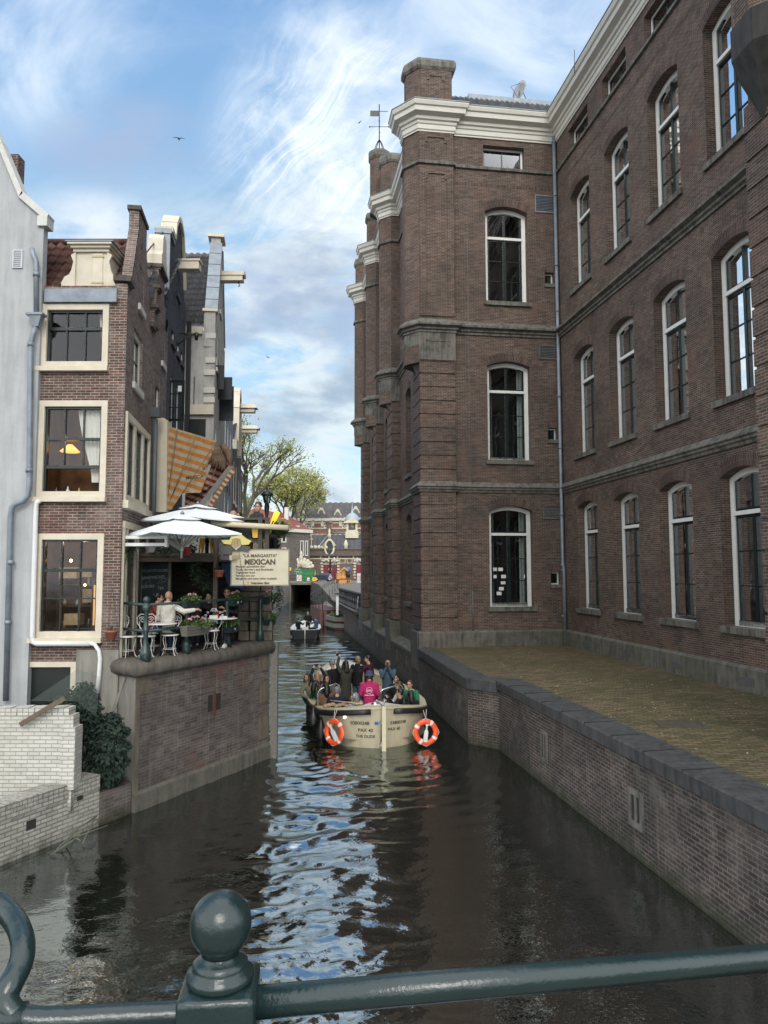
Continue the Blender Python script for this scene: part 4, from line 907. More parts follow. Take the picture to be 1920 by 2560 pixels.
# ground floor door of the side wall, cream posts
f=MB()
for a,b in ((.12,.22),(.42,.52),(1.5,1.62),(1.78,1.9),(3.1,3.25)): AF.box(f,a,b,-.1,.05,TZ,5.9)
AF.box(f,.1,3.3,-.1,.06,5.85,6.0); f.build('door_frame',flat('shaded_cream',(.42,.39,.30),.6,.2),h1)
d=MB(); AF.box(d,.52,1.5,-.13,-.06,TZ,5.85); AF.box(d,1.9,3.1,-.13,-.06,TZ,5.85); dd=d.build('door',flat('olive_door',(.10,.10,.075),.6,.2),h1); 
hn=MB(); hn.tube([AF.p(.62,.02,3.9),AF.p(.62,.05,3.95),AF.p(.62,.05,4.35),AF.p(.62,.02,4.4)],.012,6); hn.build('handle',ZINC,dd)
# basement door, low
f=MB(); HF.band(f,(-2.05,-.87,.8,3.0,0),.11,-.12,.04); fd=f.build('door',CREAM,h1); m=MB(); HF.box(m,-1.94,-.98,-.1,-.05,.8,2.89); 
m.build('door_leaf',mat('black_green_door',(.008,.013,.012),.35),fd)
m=MB(); HF.box(m,-.87,0.02,.0,.03,.6,3.25); m.build('stucco_patch',STUC,h1)
# zinc gutter, tile roof, dormer
m=MB(); a=at(116,770,HY); b=at(297,728,HY); HF.box(m,a.x-HX,b.x-HX,.0,.10,10.80,11.10); m.build('gutter',ZINC,h1)
m=MB(); pantiles(m,(-8.2,15.95,11.0),(1,0,0),(0,1.7,2.0),2.35,2.55,tw=.23,th=.34,amp=.04,step=.05); m.build('tiled_roof',TILER,h1)
m=MB(); m.add([(-8.4,17.62,12.95),(-6.15,17.62,12.95),(-6.4,19.2,11.0),(-8.4,19.2,11.0)],[(0,1,2,3)]); m.tube([(-8.3,17.62,12.98),(-6.15,17.62,12.98)],.09,8); m.build('back_roof',TILER,h1)
dm=MB(); Yd=16.05; DF=Fr(HX,Yd,0,1)
DF.box(dm,-1.22,-.52,-.9,0,11.1,12.02); o=dm.build('dormer',CREAM,h1)
m=MB()
ctr=[(-1.22,11.08),(-1.52,11.08),(-1.50,11.2),(-1.53,11.30),(-1.46,11.45),(-1.36,11.5),(-1.31,11.6),(-1.27,11.8),(-1.33,11.95),(-1.22,12.02)]
DF.poly(m,ctr[::-1],-.02,.04); DF.poly(m,[(-1.74-u,z) for u,z in ctr],-.02,.04); m.build('scroll_side',CREAM,o)
m=MB(); 
for (a,b,c,d_,e) in ((-1.27,-.47,12.02,12.09,.06),(-1.31,-.43,12.09,12.15,.12),(-1.36,-.38,12.15,12.20,.18)): DF.box(m,a,b,-.95,e,c,d_)
m.build('cornice',CREAM,o); m=MB(); DF.box(m,-1.40,-.34,-.98,.20,12.20,12.225); m.build('roof_lid',ZINC,o)
m=MB(); DF.box(m,-.86,-.62,.0,.018,11.12,12.0); DF.box(m,-.865,-.859,.0,.022,11.12,12.0); o2=m.build('hatch',CREAM,o); m=MB(); DF.box(m,-.86,-.6,.018,.028,11.9,11.94); DF.box(m,-.86,-.6,.018,.028,11.3,11.34); m.build('hinge',flat('hinge',(.4,.33,.2),.6),o2)
m=MB(); DF.box(m,-1.42,-.42,.01,.10,11.02,11.09); m.build('lead_flashing',ZINC,o)
# white plastic pipe and thin conduits
m=MB(); Y=HY-.12; P_=[at(u,v,Y) for u,v in ((100,1250),(92,1256),(90,1275),(80,1590),(82,1604),(92,1608),(225,1608))]; m.tube(P_,.055,10); P_=[at(u,v,Y) for u,v in ((222,1606),(236,1610),(247,1625),(250,1645),(247,1690),(242,1738))]; m.tube(P_,.045,10)
tag(m.build('waste_pipe',flat('white_plastic',(.6,.6,.6),.35,.06)),'white plastic pipe running down and across the front of the brick corner house','pipe')
# ---------------- stepped gable
h2=thing('brick_house',AF.p(4.7,-1,TZ),'narrow brown brick house with stepped gable squeezed between corner house and black house','house')
m=MB(); st2=[(3.37,11.4),(3.62,11.4),(3.62,12.0),(3.88,12.0),(3.88,12.65),(4.15,12.65),(4.15,13.35),(5.2,13.35),(5.2,12.65),(5.5,12.65),(5.5,12.0),(5.98,12.0)]
AF.wall(m,3.37,5.98,TZ,st2,[(4.9,5.5,10.9,12.0,0),(4.0,4.7,9.2,10.4,0)],.1); AF.poly(m,[(3.37,10)]+st2+[(5.98,10)],-.01,-.35); m.build('wall',BR_A,h2)
for a,b,z in ((3.33,3.72,11.4),(3.58,3.98,12.0),(3.84,4.25,12.65),(4.10,5.25,13.35)): m=MB(); AF.box(m,a,b,-.42,.10,z,z+.10); AF.box(m,a+.03,b-.03,-.4,.05,z-.06,z); m.build('step_coping',ST_T,h2)
m=MB(); q=[(4.2,13.45),(4.2,13.75),(4.35,13.9),(4.4,14.3),(4.5,14.45),(4.9,14.45),(5.0,14.3),(5.05,13.9),(5.2,13.75),(5.2,13.45)]; AF.poly(m,q,.06,-.35); m.build('gable_ornament',CREAM,h2)
small_window(h2,AF,(4.9,5.5,10.9,12.0,0),.08,1,rv=.04,sm=WHITE); small_window(h2,AF,(4.0,4.7,9.2,10.4,0),.08,2,rv=.04,sm=WHITE)
m=MB(); pantiles(m,(-8.6,19.1,11.7),(1,0,0),(0,1.35,2.2),2.35,2.6,tw=.24,th=.3); m.build('tiled_roof',TILE,h2)
m=MB(); m.quad((-9,18.9,8),(-6.2,18.9,8),(-6.2,18.9,11.7),(-9,18.9,11.7)); m.build('side_wall',PLASTG,h2)
m=MB(); m.box((-6.65,18.85,11.5),(-6.2,19.0,11.7)); m.build('gutter',CREAM,h2)
m=MB(); q=AF.p(3.36,.12,0); m.tube([(q.x,q.y,8.9),(q.x,q.y,5.2)],.07,8); m.box((q.x-.13,q.y-.1,8.95),(q.x+.13,q.y+.1,9.2)); m.build('drainpipe',flat('dark_zinc',(.07,.08,.09),.5),h2)
m=MB(); a=AF.p(2.15,-.2,12.6); b=AF.p(6.1,-.2,15.3); m.tube([a,b],.022,5); m.tube([AF.p(2.1,-.2,12.35),AF.p(6.1,-.2,14.4)],.022,5); m.build('tie_rod',IRON,h2)
# ---------------- black bell gable
h3=thing('black_house',AF.p(8.1,-1,TZ),'black painted brick house with a curved cream topped gable and white hoist beam','house')
bell=[(6.0,13.6),(6.05,15.3),(6.75,15.35),(7.0,15.9),(7.5,16.35),(8.1,16.5),(8.7,16.35),(9.2,15.6),(9.5,14.7),(10.2,14.3)]
m=MB(); ops=[(6.75,7.45,12.1,13.6,.15),(8.0,8.7,12.1,13.6,.15),(9.1,9.7,12.1,13.5,.15),(7.7,8.4,14.0,15.0,0),(6.8,7.5,9.0,11.0,0),(8.1,8.8,9.0,11.0,0)]
AF.wall(m,6.0,10.2,TZ,bell,ops,.1); AF.poly(m,[(6.0,12.5)]+bell+[(10.2,12.5)],-.01,-.38); m.build('wall',BR_K,h3)
for o in ops: small_window(h3,AF,o,.07,1,rv=.03,sm=IRON,rows=2)
m=MB(); pts=[AF.p(u,-.16,z+.05) for u,z in bell[1:-1]]; 
for p,q in zip(pts,pts[1:]): m.bar(p,q,.50,.16)
m.build('gable_coping',CREAM,h3)
m=MB(); AF.box(m,5.93,6.0,-.42,.02,13.4,15.15); AF.box(m,5.9,6.8,-.44,.06,15.15,15.3); m.build('lead_flashing',ZINC,h3)
m=MB(); a=AF.p(8.0,.0,14.85); m.box((a.x,a.y-.17,a.z),(a.x+.72,a.y+.17,a.z+.26)); m.box((a.x,a.y-.2,a.z+.26),(a.x+.76,a.y+.2,a.z+.33)); m.build('hoist_beam',CREAM,h3)
m=MB(); pantiles(m,(-9.5,21.5,13.1),(1,0,0),(0,1.7,1.9),3.0,2.5,tw=.24,th=.3); m.build('tiled_roof',TILE,h3)
m=MB(); m.box((-7.02,25.75,8.6),(-6.88,25.9,13.8)); m.build('drainpipe',mat('black_iron2',(.012,.012,.014),.5),h3)
m=MB(); a=AF.p(8.6,.0,12.9); m.tube([a,a+Vector((.55,0,0))],.02,5); m.tube([a+Vector((0,0,-.35)),a+Vector((.4,0,-.02))],.018,5); m.lathe([(.05,-.22),(.08,0),(.03,.05)],a+Vector((.58,0,.0)),8); m.build('wall_lantern',IRON,h3)
# open casement
ow=thing('open_window',at(436,1050,22.5),'open dark green window casement standing out from the black house above the striped awning','window')
OF=Fr(at(436,1000,22.5).x,22.5,R(-3),1); a=at(410,1052,22.5); b=at(463,950,22.5); o=(a.x-OF.o.x,b.x-OF.o.x,a.z,b.z,0)
m=MB(); OF.band(m,o,.07,-.02,.03); 
OF.box(m,-.015,.015,-.01,.025,o[2],o[3])
for k in (1,2): z=o[2]+(o[3]-o[2])*k/3; OF.box(m,o[0],o[1],-.01,.024,z-.013,z+.013)
m.build('casement',GREEN,ow); g=MB(); OF.pane(g,o,0); g.build('glass',glassmat('hazy_pane',(.55,.6,.62),1.7),ow)
m=MB(); OF.box(m,.12,.24,.03,.034,o[3]-.36,o[3]-.18); m.build('paper_note',mat('paper_w',(.6,.6,.58),.8),ow)
# ---------------- white-grey spout gable house
h4=thing('white_gabled_house',(-6.6,27.5,TZ),'pale grey plastered house with steep grey tiled roof and zinc edged gable','house')
D4=(-6.1,26.2); BF=Fr(D4[0],D4[1],AL,1); SW=Fr(-6.1,26.2,0,1)
spg=[(0,14.3),(.25,14.3),(2.0,17.7),(2.0,18.0),(2.7,18.0),(2.7,17.7),(4.6,14.3),(5.0,14.3)]
m=MB(); BF.wall(m,0,5.0,TZ,spg,[(.6,1.2,12.4,13.9,0),(1.7,2.4,12.4,13.9,0),(1.8,2.6,15.0,16.2,0),(3.3,4.0,12.4,13.9,0),(.6,1.3,8.6,10.2,0)],.1); SW.wall(m,-3.,0,TZ,13.6); SW.wall(m,-.42,0,13.6,14.3); BF.poly(m,[(0,13)]+spg+[(5,13)],-.01,-.38); m.build('wall',PLASTG,h4)
for o in ((.6,1.2,12.4,13.9,0),(1.7,2.4,12.4,13.9,0),(1.8,2.6,15.0,16.2,0),(3.3,4.0,12.4,13.9,0),(.6,1.3,8.6,10.2,0)): small_window(h4,BF,o,.08,1,rv=.02,sm=WHITE,rows=2)
m=MB(); 
for k in range(6):
    a=Vector(BF.p(.25,-.18,14.36)); b=Vector(BF.p(2.0,-.18,17.76)); m.bar(a.lerp(b,k/6+.004),a.lerp(b,(k+1)/6-.004),.46,.09)
m.bar(BF.p(2.7,-.18,17.76),BF.p(4.6,-.18,14.36),.46,.09); m.build('lead_flashing',ZINC,h4)
for FR_,q in ((BF,(1.9,2.8,-.5,.12,18.0,18.12)),(BF,(-.06,.35,-.46,.08,14.3,14.4)),(SW,(-1.3,0.02,0,.14,10.5,10.85)),(SW,(-1.3,-.45,.0,.12,13.45,13.72))): m=MB(); FR_.box(m,*q); m.build('stone_trim',CREAM,h4)
for z in (13.3,12.4,11.95,11.3,10.95): m=MB(); SW.box(m,-.32-.05*(int(z*10)%2),0.03,.0,.05,z,z+.2); m.build('corner_block',WHITE,h4)
m=MB(); pantiles(m,(-9.9,26.25,13.7),(1,0,0),(0,2.1,3.75),3.5,4.3,tw=.25,th=.3); m.build('tiled_roof',TILE,h4)
m=MB(); a=BF.p(2.35,0,16.35); m.box((a.x-.1,a.y-.18,a.z),(a.x+.88,a.y+.18,a.z+.2)); m.box((a.x-.1,a.y-.22,a.z+.2),(a.x+.95,a.y+.22,a.z+.36)); hb=m.build('hoist_beam',CREAM,h4)
m=MB(); m.tube([a+Vector((.7,0,0)),a+Vector((.7,0,-.08)),a+Vector((.75,0,-.16)),a+Vector((.68,0,-.2))],.02,5); m.build('hook',IRON,hb)
m=MB(); 
for u,z0,z1 in ((-.95,12.,13.0),(-.72,10.9,11.9)): SW.box(m,u-.012,u+.012,0,.03,z0,z1)
m.build('wall_anchor',IRON,h4)
m=MB(); SW.box(m,-1.05,-.28,-.3,.02,8.8,10.35); m.build('dark_doorway',mat('black_green_door',(.008,.013,.012),.35),h4)
# three black shutter boards hung out
for k,(u0,v0,u1,v1,Y) in enumerate(((531,912,561,972,27.2),(536,942,581,998,27.9),(545,965,585,1051,28.6))):
    a=at(u0,v1,Y); b=at(u1,v0,Y); s=MB(); s.box((a.x,Y,a.z),(b.x,Y+.06,b.z)); s.box((a.x+.1,Y-.012,a.z+.12),(b.x-.1,Y,b.z-.12)); 
    tag(s.build('wooden_shutter',mat('shutter_black',(.010,.014,.020),.45)),('small','middle','largest, lowest')[k]+' black wooden shutter standing out from the pale grey gabled house','shutter','black shutters on the pale house')
# ---------------- grey house and brown house further down the alley
h5=thing('grey_house',BF.p(8,-1,TZ),'blue grey painted house front beyond the awning in the alley','house')
ops=[(5.6,6.5,10.4,11.8,0),(7.4,8.3,10.4,11.8,0),(9.3,10.2,10.4,11.8,0),(5.8,6.7,6.8,8.4,0),(8.2,9.1,6.4,8.3,0),(6.4,7.2,8.9,10.,0)]
m=MB(); BF.wall(m,5.0,11.5,TZ,13.2,ops,.1); m.build('wall',GREYP,h5)
for o in ops: small_window(h5,BF,o,.1,1,rv=.02,sm=WHITE,rows=2)
m=MB()
for u in (5.5,7.6,9.2): BF.box(m,u,u+.04,0,.05,8.5,9.9)
m.build('wall_anchor',IRON,h5)
h6=thing('brown_house',BF.p(17,-1,TZ),'dark brown brick house with white neck gable and two hoist beams at the alley end','house')
H6=Fr(*BF.xy(11.5,.0),AL,1)
m=MB(); nk=[(0,11.2),(1.2,11.5),(1.5,13.6),(2.2,14.6),(2.9,15.0),(3.6,14.6),(4.2,13.6),(4.5,11.5),(5.5,11.2),(6.2,13.8),(7.5,14.4),(8.8,13.8),(9.5,11.2),(12,11.2)]
ops=[(1.2,2.1,8.6,10.8,0),(3.4,4.3,8.6,10.8,0),(1.2,2.1,5.4,7.6,0),(3.4,4.3,5.4,7.6,0),(6.5,7.4,8.4,10.4,0),(8.5,9.4,8.4,10.4,0),(6.5,7.4,5.4,7.6,0)]
H6.wall(m,0,12,TZ,nk,ops,.1); m.build('wall',BR_A,h6); 
for o in ops: small_window(h6,H6,o,.12,1,rv=.02,sm=WHITE,rows=2)
m=MB(); pts=[H6.p(u,0,z) for u,z in nk]
for p,q in zip(pts[1:9],pts[2:9]): m.bar(p,q,.5,.2)
m.box(tuple(H6.p(.5,0,11.4)-Vector((.1,.3,.2))),tuple(H6.p(.5,0,11.4)+Vector((.25,.3,.3)))); m.build('gable_trim',CREAM,h6)
for u,z in ((2.6,13.6),(7.6,13.4)):
    a=H6.p(u,0,z); m=MB(); m.box((a.x,a.y-.2,a.z),(a.x+1.05,a.y+.2,a.z+.22)); m.add([(a.x,a.y-.3,a.z+.22),(a.x+1.2,a.y-.3,a.z+.22),(a.x+1.0,a.y,a.z+.5),(a.x,a.y,a.z+.5),(a.x,a.y+.3,a.z+.22),(a.x+1.2,a.y+.3,a.z+.22)],[(0,1,2,3),(3,2,5,4),(1,5,2)]); m.build('hoist_beam',CREAM,h6)
m=MB(); pantiles(m,(-16,H6.o.y+.1,11.2),(1,0,0),(0,2.2,2.8),8.2,3.5,tw=.5,th=.5); m.build('tiled_roof',TILE,h6)
# ================================================================ people
def cloth(name,col,bump=.6,var=.15,rough=.85,check=None):
    m,nt,b=nodes_of(name,rough,.2); N=nt.nodes.new; L=nt.links.new
    tc=N('ShaderNodeTexCoord'); n=N('ShaderNodeTexNoise'); n.inputs['Scale'].default_value=7; n.inputs['Detail'].default_value=3; n.inputs['Distortion'].default_value=1.2; L(tc.outputs['Object'],n.inputs[0])
    r=N('ShaderNodeValToRGB'); r.color_ramp.elements[0].position=.3; r.color_ramp.elements[1].position=.7
    r.color_ramp.elements[0].color=(*[c*(1-var) for c in col],1); r.color_ramp.elements[1].color=(*[min(1,c*(1+var)) for c in col],1); L(n.outputs[0],r.inputs[0]); c_=r.outputs[0]
    if check:
        k=N('ShaderNodeTexChecker'); k.inputs['Scale'].default_value=28; L(tc.outputs['Object'],k.inputs[0]); x=N('ShaderNodeMix'); x.data_type='RGBA'; L(k.outputs['Fac'],x.inputs[0]); L(c_,x.inputs[6]); x.inputs[7].default_value=(*check,1); c_=x.outputs[2]
    L(c_,b.inputs['Base Color']); bp=N('ShaderNodeBump'); bp.inputs['Strength'].default_value=bump; bp.inputs['Distance'].default_value=.035; L(n.outputs[0],bp.inputs['Height']); L(bp.outputs[0],b.inputs['Normal']); return m
SKINS={'a':flat('skin_light',(.46,.27,.20),.5,.1,9),'b':flat('skin_tan',(.36,.20,.13),.5,.1,9),'c':flat('skin_brown',(.24,.125,.08),.5,.1,9)}
HAIRS={'black':flat('black_hair',(.010,.008,.008),.45,.4,30,bump=.6,bscale=60),'brown':flat('brown_hair',(.045,.026,.016),.5,.4,30,bump=.6,bscale=60),'grey':flat('grey_hair',(.16,.155,.15),.6,.3,30,bump=.5,bscale=60),'blonde':flat('blonde_hair',(.26,.17,.09),.5,.3,30,bump=.6,bscale=60)}
EYE=flat('eye_dark',(.015,.01,.01),.2); LIP=flat('lip',(.28,.09,.075),.5); SHOEW=flat('white_shoe',(.6,.6,.58),.5,.08); SHOED=flat('dark_shoe',(.03,.03,.035),.6)
_cl={}
def CL(col,**k):
    key=(col,tuple(k.items()))
    if key not in _cl: _cl[key]=cloth('cloth_%d'%len(_cl),col,**k)
    return _cl[key]
def remesh(mb,name,m,parent,vox,smooth=2):
    me=bpy.data.meshes.new('tmp'); me.from_pydata([tuple(v) for v in mb.v],[],mb.f); ob=bpy.data.objects.new('tmp',me); C.objects.link(ob)
    md=ob.modifiers.new('r','REMESH'); md.mode='VOXEL'; md.voxel_size=vox; md.use_smooth_shade=True
    if smooth: sm=ob.modifiers.new('s','SMOOTH'); sm.iterations=smooth; sm.factor=.5
    dg=bpy.context.evaluated_depsgraph_get(); nm=bpy.data.meshes.new_from_object(ob.evaluated_get(dg)); bpy.data.objects.remove(ob); bpy.data.meshes.remove(me)
    nm.name=name; nm.materials.clear(); nm.materials.append(m); 
    o=bpy.data.objects.new(name,nm); C.objects.link(o); o.parent=parent
    return o
def cap(mb,a,b,r0,r1,n=10):
    a=Vector(a);b=Vector(b); mb.tube([a,a.lerp(b,.5),b],[r0,(r0+r1)/2*1.03,r1],n); mb.ball(a,r0,n); mb.ball(b,r1,n)
def loft(mb,secs,n=16):
    """secs: (center, rx, ry)"""
    vs=[]
    for c,rx,ry in secs:
        c=Vector(c)
        for k in range(n): a=2*math.pi*k/n; vs.append(c+Vector((rx*math.cos(a),ry*math.sin(a),0)))
    m=len(secs); mb.add(vs,[(i*n+k,i*n+(k+1)%n,(i+1)*n+(k+1)%n,(i+1)*n+k) for i in range(m-1) for k in range(n)]+[tuple(range(n))[::-1],tuple((m-1)*n+k for k in range(n))])
ARM={'down':((.25,-.03,-.29),(.25,.07,-.53)),'lap':((.25,.03,-.28),(.09,.27,-.36)),'phone':((.20,.20,-.20),(.05,.33,.06)),'face':((.17,.24,-.13),(.03,.25,.15)),'up':((.23,.12,.20),(.12,.26,.42)),'table':((.27,.14,-.24),(.12,.38,-.20)),
     'side':((.42,.0,-.10),(.66,.06,-.06)),'rest':((.34,-.05,-.22),(.50,.12,-.24)),'knee':((.26,.10,-.27),(.12,.36,-.40)),'fwd':((.24,.22,-.16),(.16,.46,-.08))}
def person(loc,rz,label,top,legs,skin='a',hair='short',hc='brown',pose='stand',seat=.45,arms=('down','down'),sc=1.,headrz=0.,headrx=0.,lean=0.,side=0.,cat='person',group=None,fine=True,long_coat=False,shoes=SHOED,glasses=None,female=False,collar=None,cross=False,hood=None):
    t=thing('person',loc,label,cat,group,rz); t.scale=(sc,)*3
    v0=.014 if fine else .022
    if pose=='stand': pz=.93; kn=[(s*.10,.02,.50) for s in(-1,1)]; an=[(s*.11,-.02,.09) for s in(-1,1)]
    else:
        pz=seat+.10; kn=[(s*.13,.44,seat+.06) for s in(-1,1)]; an=[(s*.13,.46,.09) for s in(-1,1)]
        if cross: kn[1]=(.20,.44,seat+.08); an[1]=(.24,.62,.09); an[0]=(-.16,.34,.10)
    hip=[(s*.09,0,pz-.02) for s in(-1,1)]
    ly=math.sin(lean)*.5; lz=math.cos(lean)
    P=lambda y,z,x=0.: Vector((x+side*z,y+ly*z/.5,pz+z*lz))
    ch=P(0,.32); sh=P(-.01,.485); nk=P(0.0,.55); hd=P(.025,.70)
    shw=.175 if female else .195
    S_=[sh+Vector((-shw,0,0)),sh+Vector((shw,0,0))]
    E=[];Hn=[]
    for i,s in enumerate((-1,1)):
        e,h=ARM[arms[i]] if isinstance(arms[i],str) else arms[i]; E.append(sh+Vector((e[0]*s,e[1],e[2]))); Hn.append(sh+Vector((h[0]*s,h[1],h[2])))
    MH=Matrix.Rotation(headrz,3,'Z')@Matrix.Rotation(headrx,3,'X')
    hp=lambda x,y,z: hd+MH@Vector((x,y,z))
    # body: one continuous skin
    b=MB()
    b.ball(hd+MH@Vector((0,-.012,.028)),(.076,.094,.092),14,MH); b.ball(hp(0,.022,-.035),(.060,.072,.085),12,MH); b.ball(hp(0,.058,-.092),(.026,.024,.022),8)
    b.ball(hp(0,.098,-.018),(.012,.018,.024),8); b.ball(hp(0,.088,.012),(.010,.014,.03),8); b.ball(hp(0,.080,.030),(.045,.016,.010),8); b.ball(hp(0,.086,-.058),(.024,.012,.012),8)
    for s in(-1,1): b.ball(hp(s*.077,-.01,-.01),(.010,.018,.030),8); b.ball(hp(s*.042,.066,-.03),(.02,.02,.02),8)
    cap(b,nk+Vector((0,-.01,-.06)),hd+Vector((0,-.015,-.06)),.058,.050)
    loft(b,[(Vector((0,0,pz-.10)),.10,.08),(Vector((0,0,pz)),.150,.10),(P(0,.14),.125,.09),(ch,.150,.10),(P(0,.44),.155,.085),(sh+Vector((0,0,.03)),.10,.06)])
    for i in range(2):
        cap(b,S_[i],E[i],.046,.038); cap(b,E[i],Hn[i],.036,.026); cap(b,hip[i],kn[i],.078,.052); cap(b,kn[i],an[i],.052,.034); a=Vector(an[i]); cap(b,a,a+Vector((0,.13,-.045)),.036,.026)
        d=(Hn[i]-E[i]).normalized(); cap(b,Hn[i],Hn[i]+d*.07,.026,.028)
    body=remesh(b,'body',SKINS[skin],t,.011 if fine else .018,1)
    # fingers: their own chains, rooted in the palm, in the body's mesh
    f=MB()
    for i,s in enumerate((-1,1)):
        d=(Hn[i]-E[i]).normalized(); side_=d.cross(Vector((0,0,1))); side_=side_.normalized() if side_.length>.1 else Vector((1,0,0)); pn=side_.cross(d).normalized()
        if pn.z>0: pn=-pn
        base=Hn[i]+d*.07
        for k,(o,l) in enumerate(((-.027,.066),(-.009,.078),(.009,.074),(.027,.058))):
            p0=base+side_*o+d*.005; d2=(d+pn*.45).normalized(); d3=(d+pn*1.3).normalized(); f.tube([p0,p0+d2*l*.45,p0+d2*l*.45+d3*l*.32,p0+d2*l*.45+d3*l*.32+(d*.2+pn).normalized()*l*.25],[.0095,.009,.0085,.007],6)
        p0=Hn[i]+d*.025+side_*(.026*(-s)); td=(d+side_*(-s)*.8+pn*.4).normalized(); f.tube([p0,p0+td*.035,p0+td*.035+(d+pn*.5).normalized()*.03],[.011,.010,.008],6)
    me=body.data; bm=bmesh.new(); bm.from_mesh(me); vv=[bm.verts.new(v) for v in f.v]
    for q in f.f:
        try: bm.faces.new([vv[j] for j in q]).smooth=True
        except Exception: pass
    bm.to_mesh(me); bm.free()
    e=MB()
    for s in(-1,1): e.ball(hp(s*.030,.083,.012),(.013,.007,.0065),8,MH)
    e.build('eye',EYE,t,world=False); e=MB(); e.tube([hp(-.024,.095,-.060),hp(0,.100,-.059),hp(.024,.095,-.060)],[.003,.0055,.003],6); e.build('mouth',LIP,t,world=False)
    e=MB()
    for s in(-1,1): e.tube([hp(s*.014,.094,.030),hp(s*.032,.092,.036),hp(s*.052,.080,.030)],[.004,.005,.003],5)
    if hair!='bald': e.build('eyebrow',HAIRS.get(hc,HAIRS['brown']) if isinstance(hc,str) else HAIRS['brown'],t,world=False)
    # hair
    if hair not in('bald','hat'):
        h=MB(); h.ball(hd+MH@Vector((0,-.024,.045)),(.086,.096,.088),16,MH)
        if hair in('short','curly','grey'): h.ball(hp(0,-.055,-.01),(.070,.055,.06),12)
        if hair=='curly':
            r_=random.Random(len(label))
            for k in range(46): 
                a=r_.uniform(0,6.28); z=r_.uniform(-.2,1); q=math.sqrt(max(0,1-z*z)); y=math.sin(a)*q
                if y>.55 and z<.55: continue
                h.ball(hp(math.cos(a)*q*.088,-.024+y*.095,.045+z*.09),r_.uniform(.018,.03),6)
        if hair=='quiff': h.ball(hp(0,.03,.125),(.05,.055,.03),10); h.ball(hp(0,-.055,0),(.074,.055,.06),12)
        if hair=='long':
            for s in(-1,1): h.tube([hp(s*.06,-.0,.06),hp(s*.088,.0,-.03),hp(s*.10,.01,-.13),hp(s*.09,.03,-.25)],[.03,.032,.036,.02],8); h.ball(hp(s*.09,.03,-.25),.02,6)
            h.tube([hp(0,-.06,.07),hp(0,-.095,-.04),hp(0,-.10,-.15),hp(0,-.10,-.27)],[.06,.078,.085,.05],10)
        if hair=='bun': h.ball(hp(0,-.10,.05),.045,10); h.ball(hp(0,-.055,-.01),(.070,.055,.06),12)
        remesh(h,'hair',HAIRS[hc],t,.013,1)
    if hair=='hat':
        h=MB(); h.lathe([(.155,.0),(.150,.012),(.105,.045),(.100,.09),(.085,.125),(.03,.138),(.002,.138)],(0,0,0),20,M=Matrix.Translation(hp(0,-.01,.035))@Matrix.Rotation(R(-4),4,'X')); h.build('bucket_hat',hc,t,world=False)
        h=MB(); h.ball(hp(0,-.03,.0),(.082,.085,.07),12); h.build('hair',HAIRS['brown'],t,world=False)
    if hair=='beardbald' : pass
    if glasses:
        g=MB()
        for s in(-1,1):
            c0=hp(s*.032,.104,.012); pts=[c0+MH@Vector((.024*math.cos(a),0,.020*math.sin(a))) for a in [k*math.pi/5 for k in range(11)]]; g.tube(pts,.003,5)
            if glasses=='dark': g.ball(c0,(.022,.004,.018),8,MH)
            g.tube([hp(s*.056,.10,.016),hp(s*.082,.0,.010)],.003,5)
        g.build('glasses',GLF if glasses!='red' else REDF,t,world=False)
    # clothes
    j=MB(); g=.022
    bot=(P(0,-.06) if not long_coat else Vector((0,.0,pz-.34)))
    loft(j,[(bot,.165+g,.125+g) if long_coat else (Vector((0,0,pz-.08)),.150+g,.105+g),(P(0,.06),.142+g,.108+g),(P(0,.18),.145+g,.105+g),(ch,.165+g,.115+g),(P(0,.43),.172+g,.10+g),(sh+Vector((0,0,.035)),.115+g,.062+g),(nk+Vector((0,-.005,.0)),.062+g*.5,.056+g*.5)])
    for i in range(2): cap(j,S_[i],E[i],.062+g*.5,.050+g*.4); d=(Hn[i]-E[i]); cap(j,E[i],E[i]+d*.93,.050+g*.4,.036+g*.3)
    if collar: loft(j,[(nk+Vector((0,-.01,-.03)),.088,.082),(nk+Vector((0,-.01,.05)),.078,.076)])
    if hood: j.ball(nk+Vector((0,-.10,-.02)),(.10,.06,.07),10)
    jk=remesh(j,'jacket' if not female else 'top',top,t,v0,2)
    tr=MB(); loft(tr,[(Vector((0,0,pz-.12)),.125,.10),(Vector((0,0,pz)),.158,.115),(P(0,.08),.142,.105)])
    for i in range(2): cap(tr,hip[i],kn[i],.094,.066); a=Vector(an[i]); cap(tr,kn[i],a+Vector((0,0,.05)),.064,.052)
    remesh(tr,'trousers',legs,t,v0*1.2,2)
    for i in range(2):
        a=Vector(an[i]); s_=MB(); s_.ball(a+Vector((0,.05,-.045)),(.047,.135,.042),12); s_.ball(a+Vector((0,-.01,-.02)),(.044,.055,.06),10); s_.box((a.x-.044,a.y-.075,a.z-.09),(a.x+.044,a.y+.175,a.z-.068)); s_.build('shoe',shoes,t,world=False)
    t['_jk']=0
    return t,dict(hands=Hn,head=hd,sh=sh,nk=nk,MH=MH,P=P,elbow=E)
GLF=flat('glasses_frame',(.02,.02,.02),.3); REDF=flat('red_frame',(.35,.05,.02),.3); PHONE=flat('phone_black',(.012,.012,.014),.25)
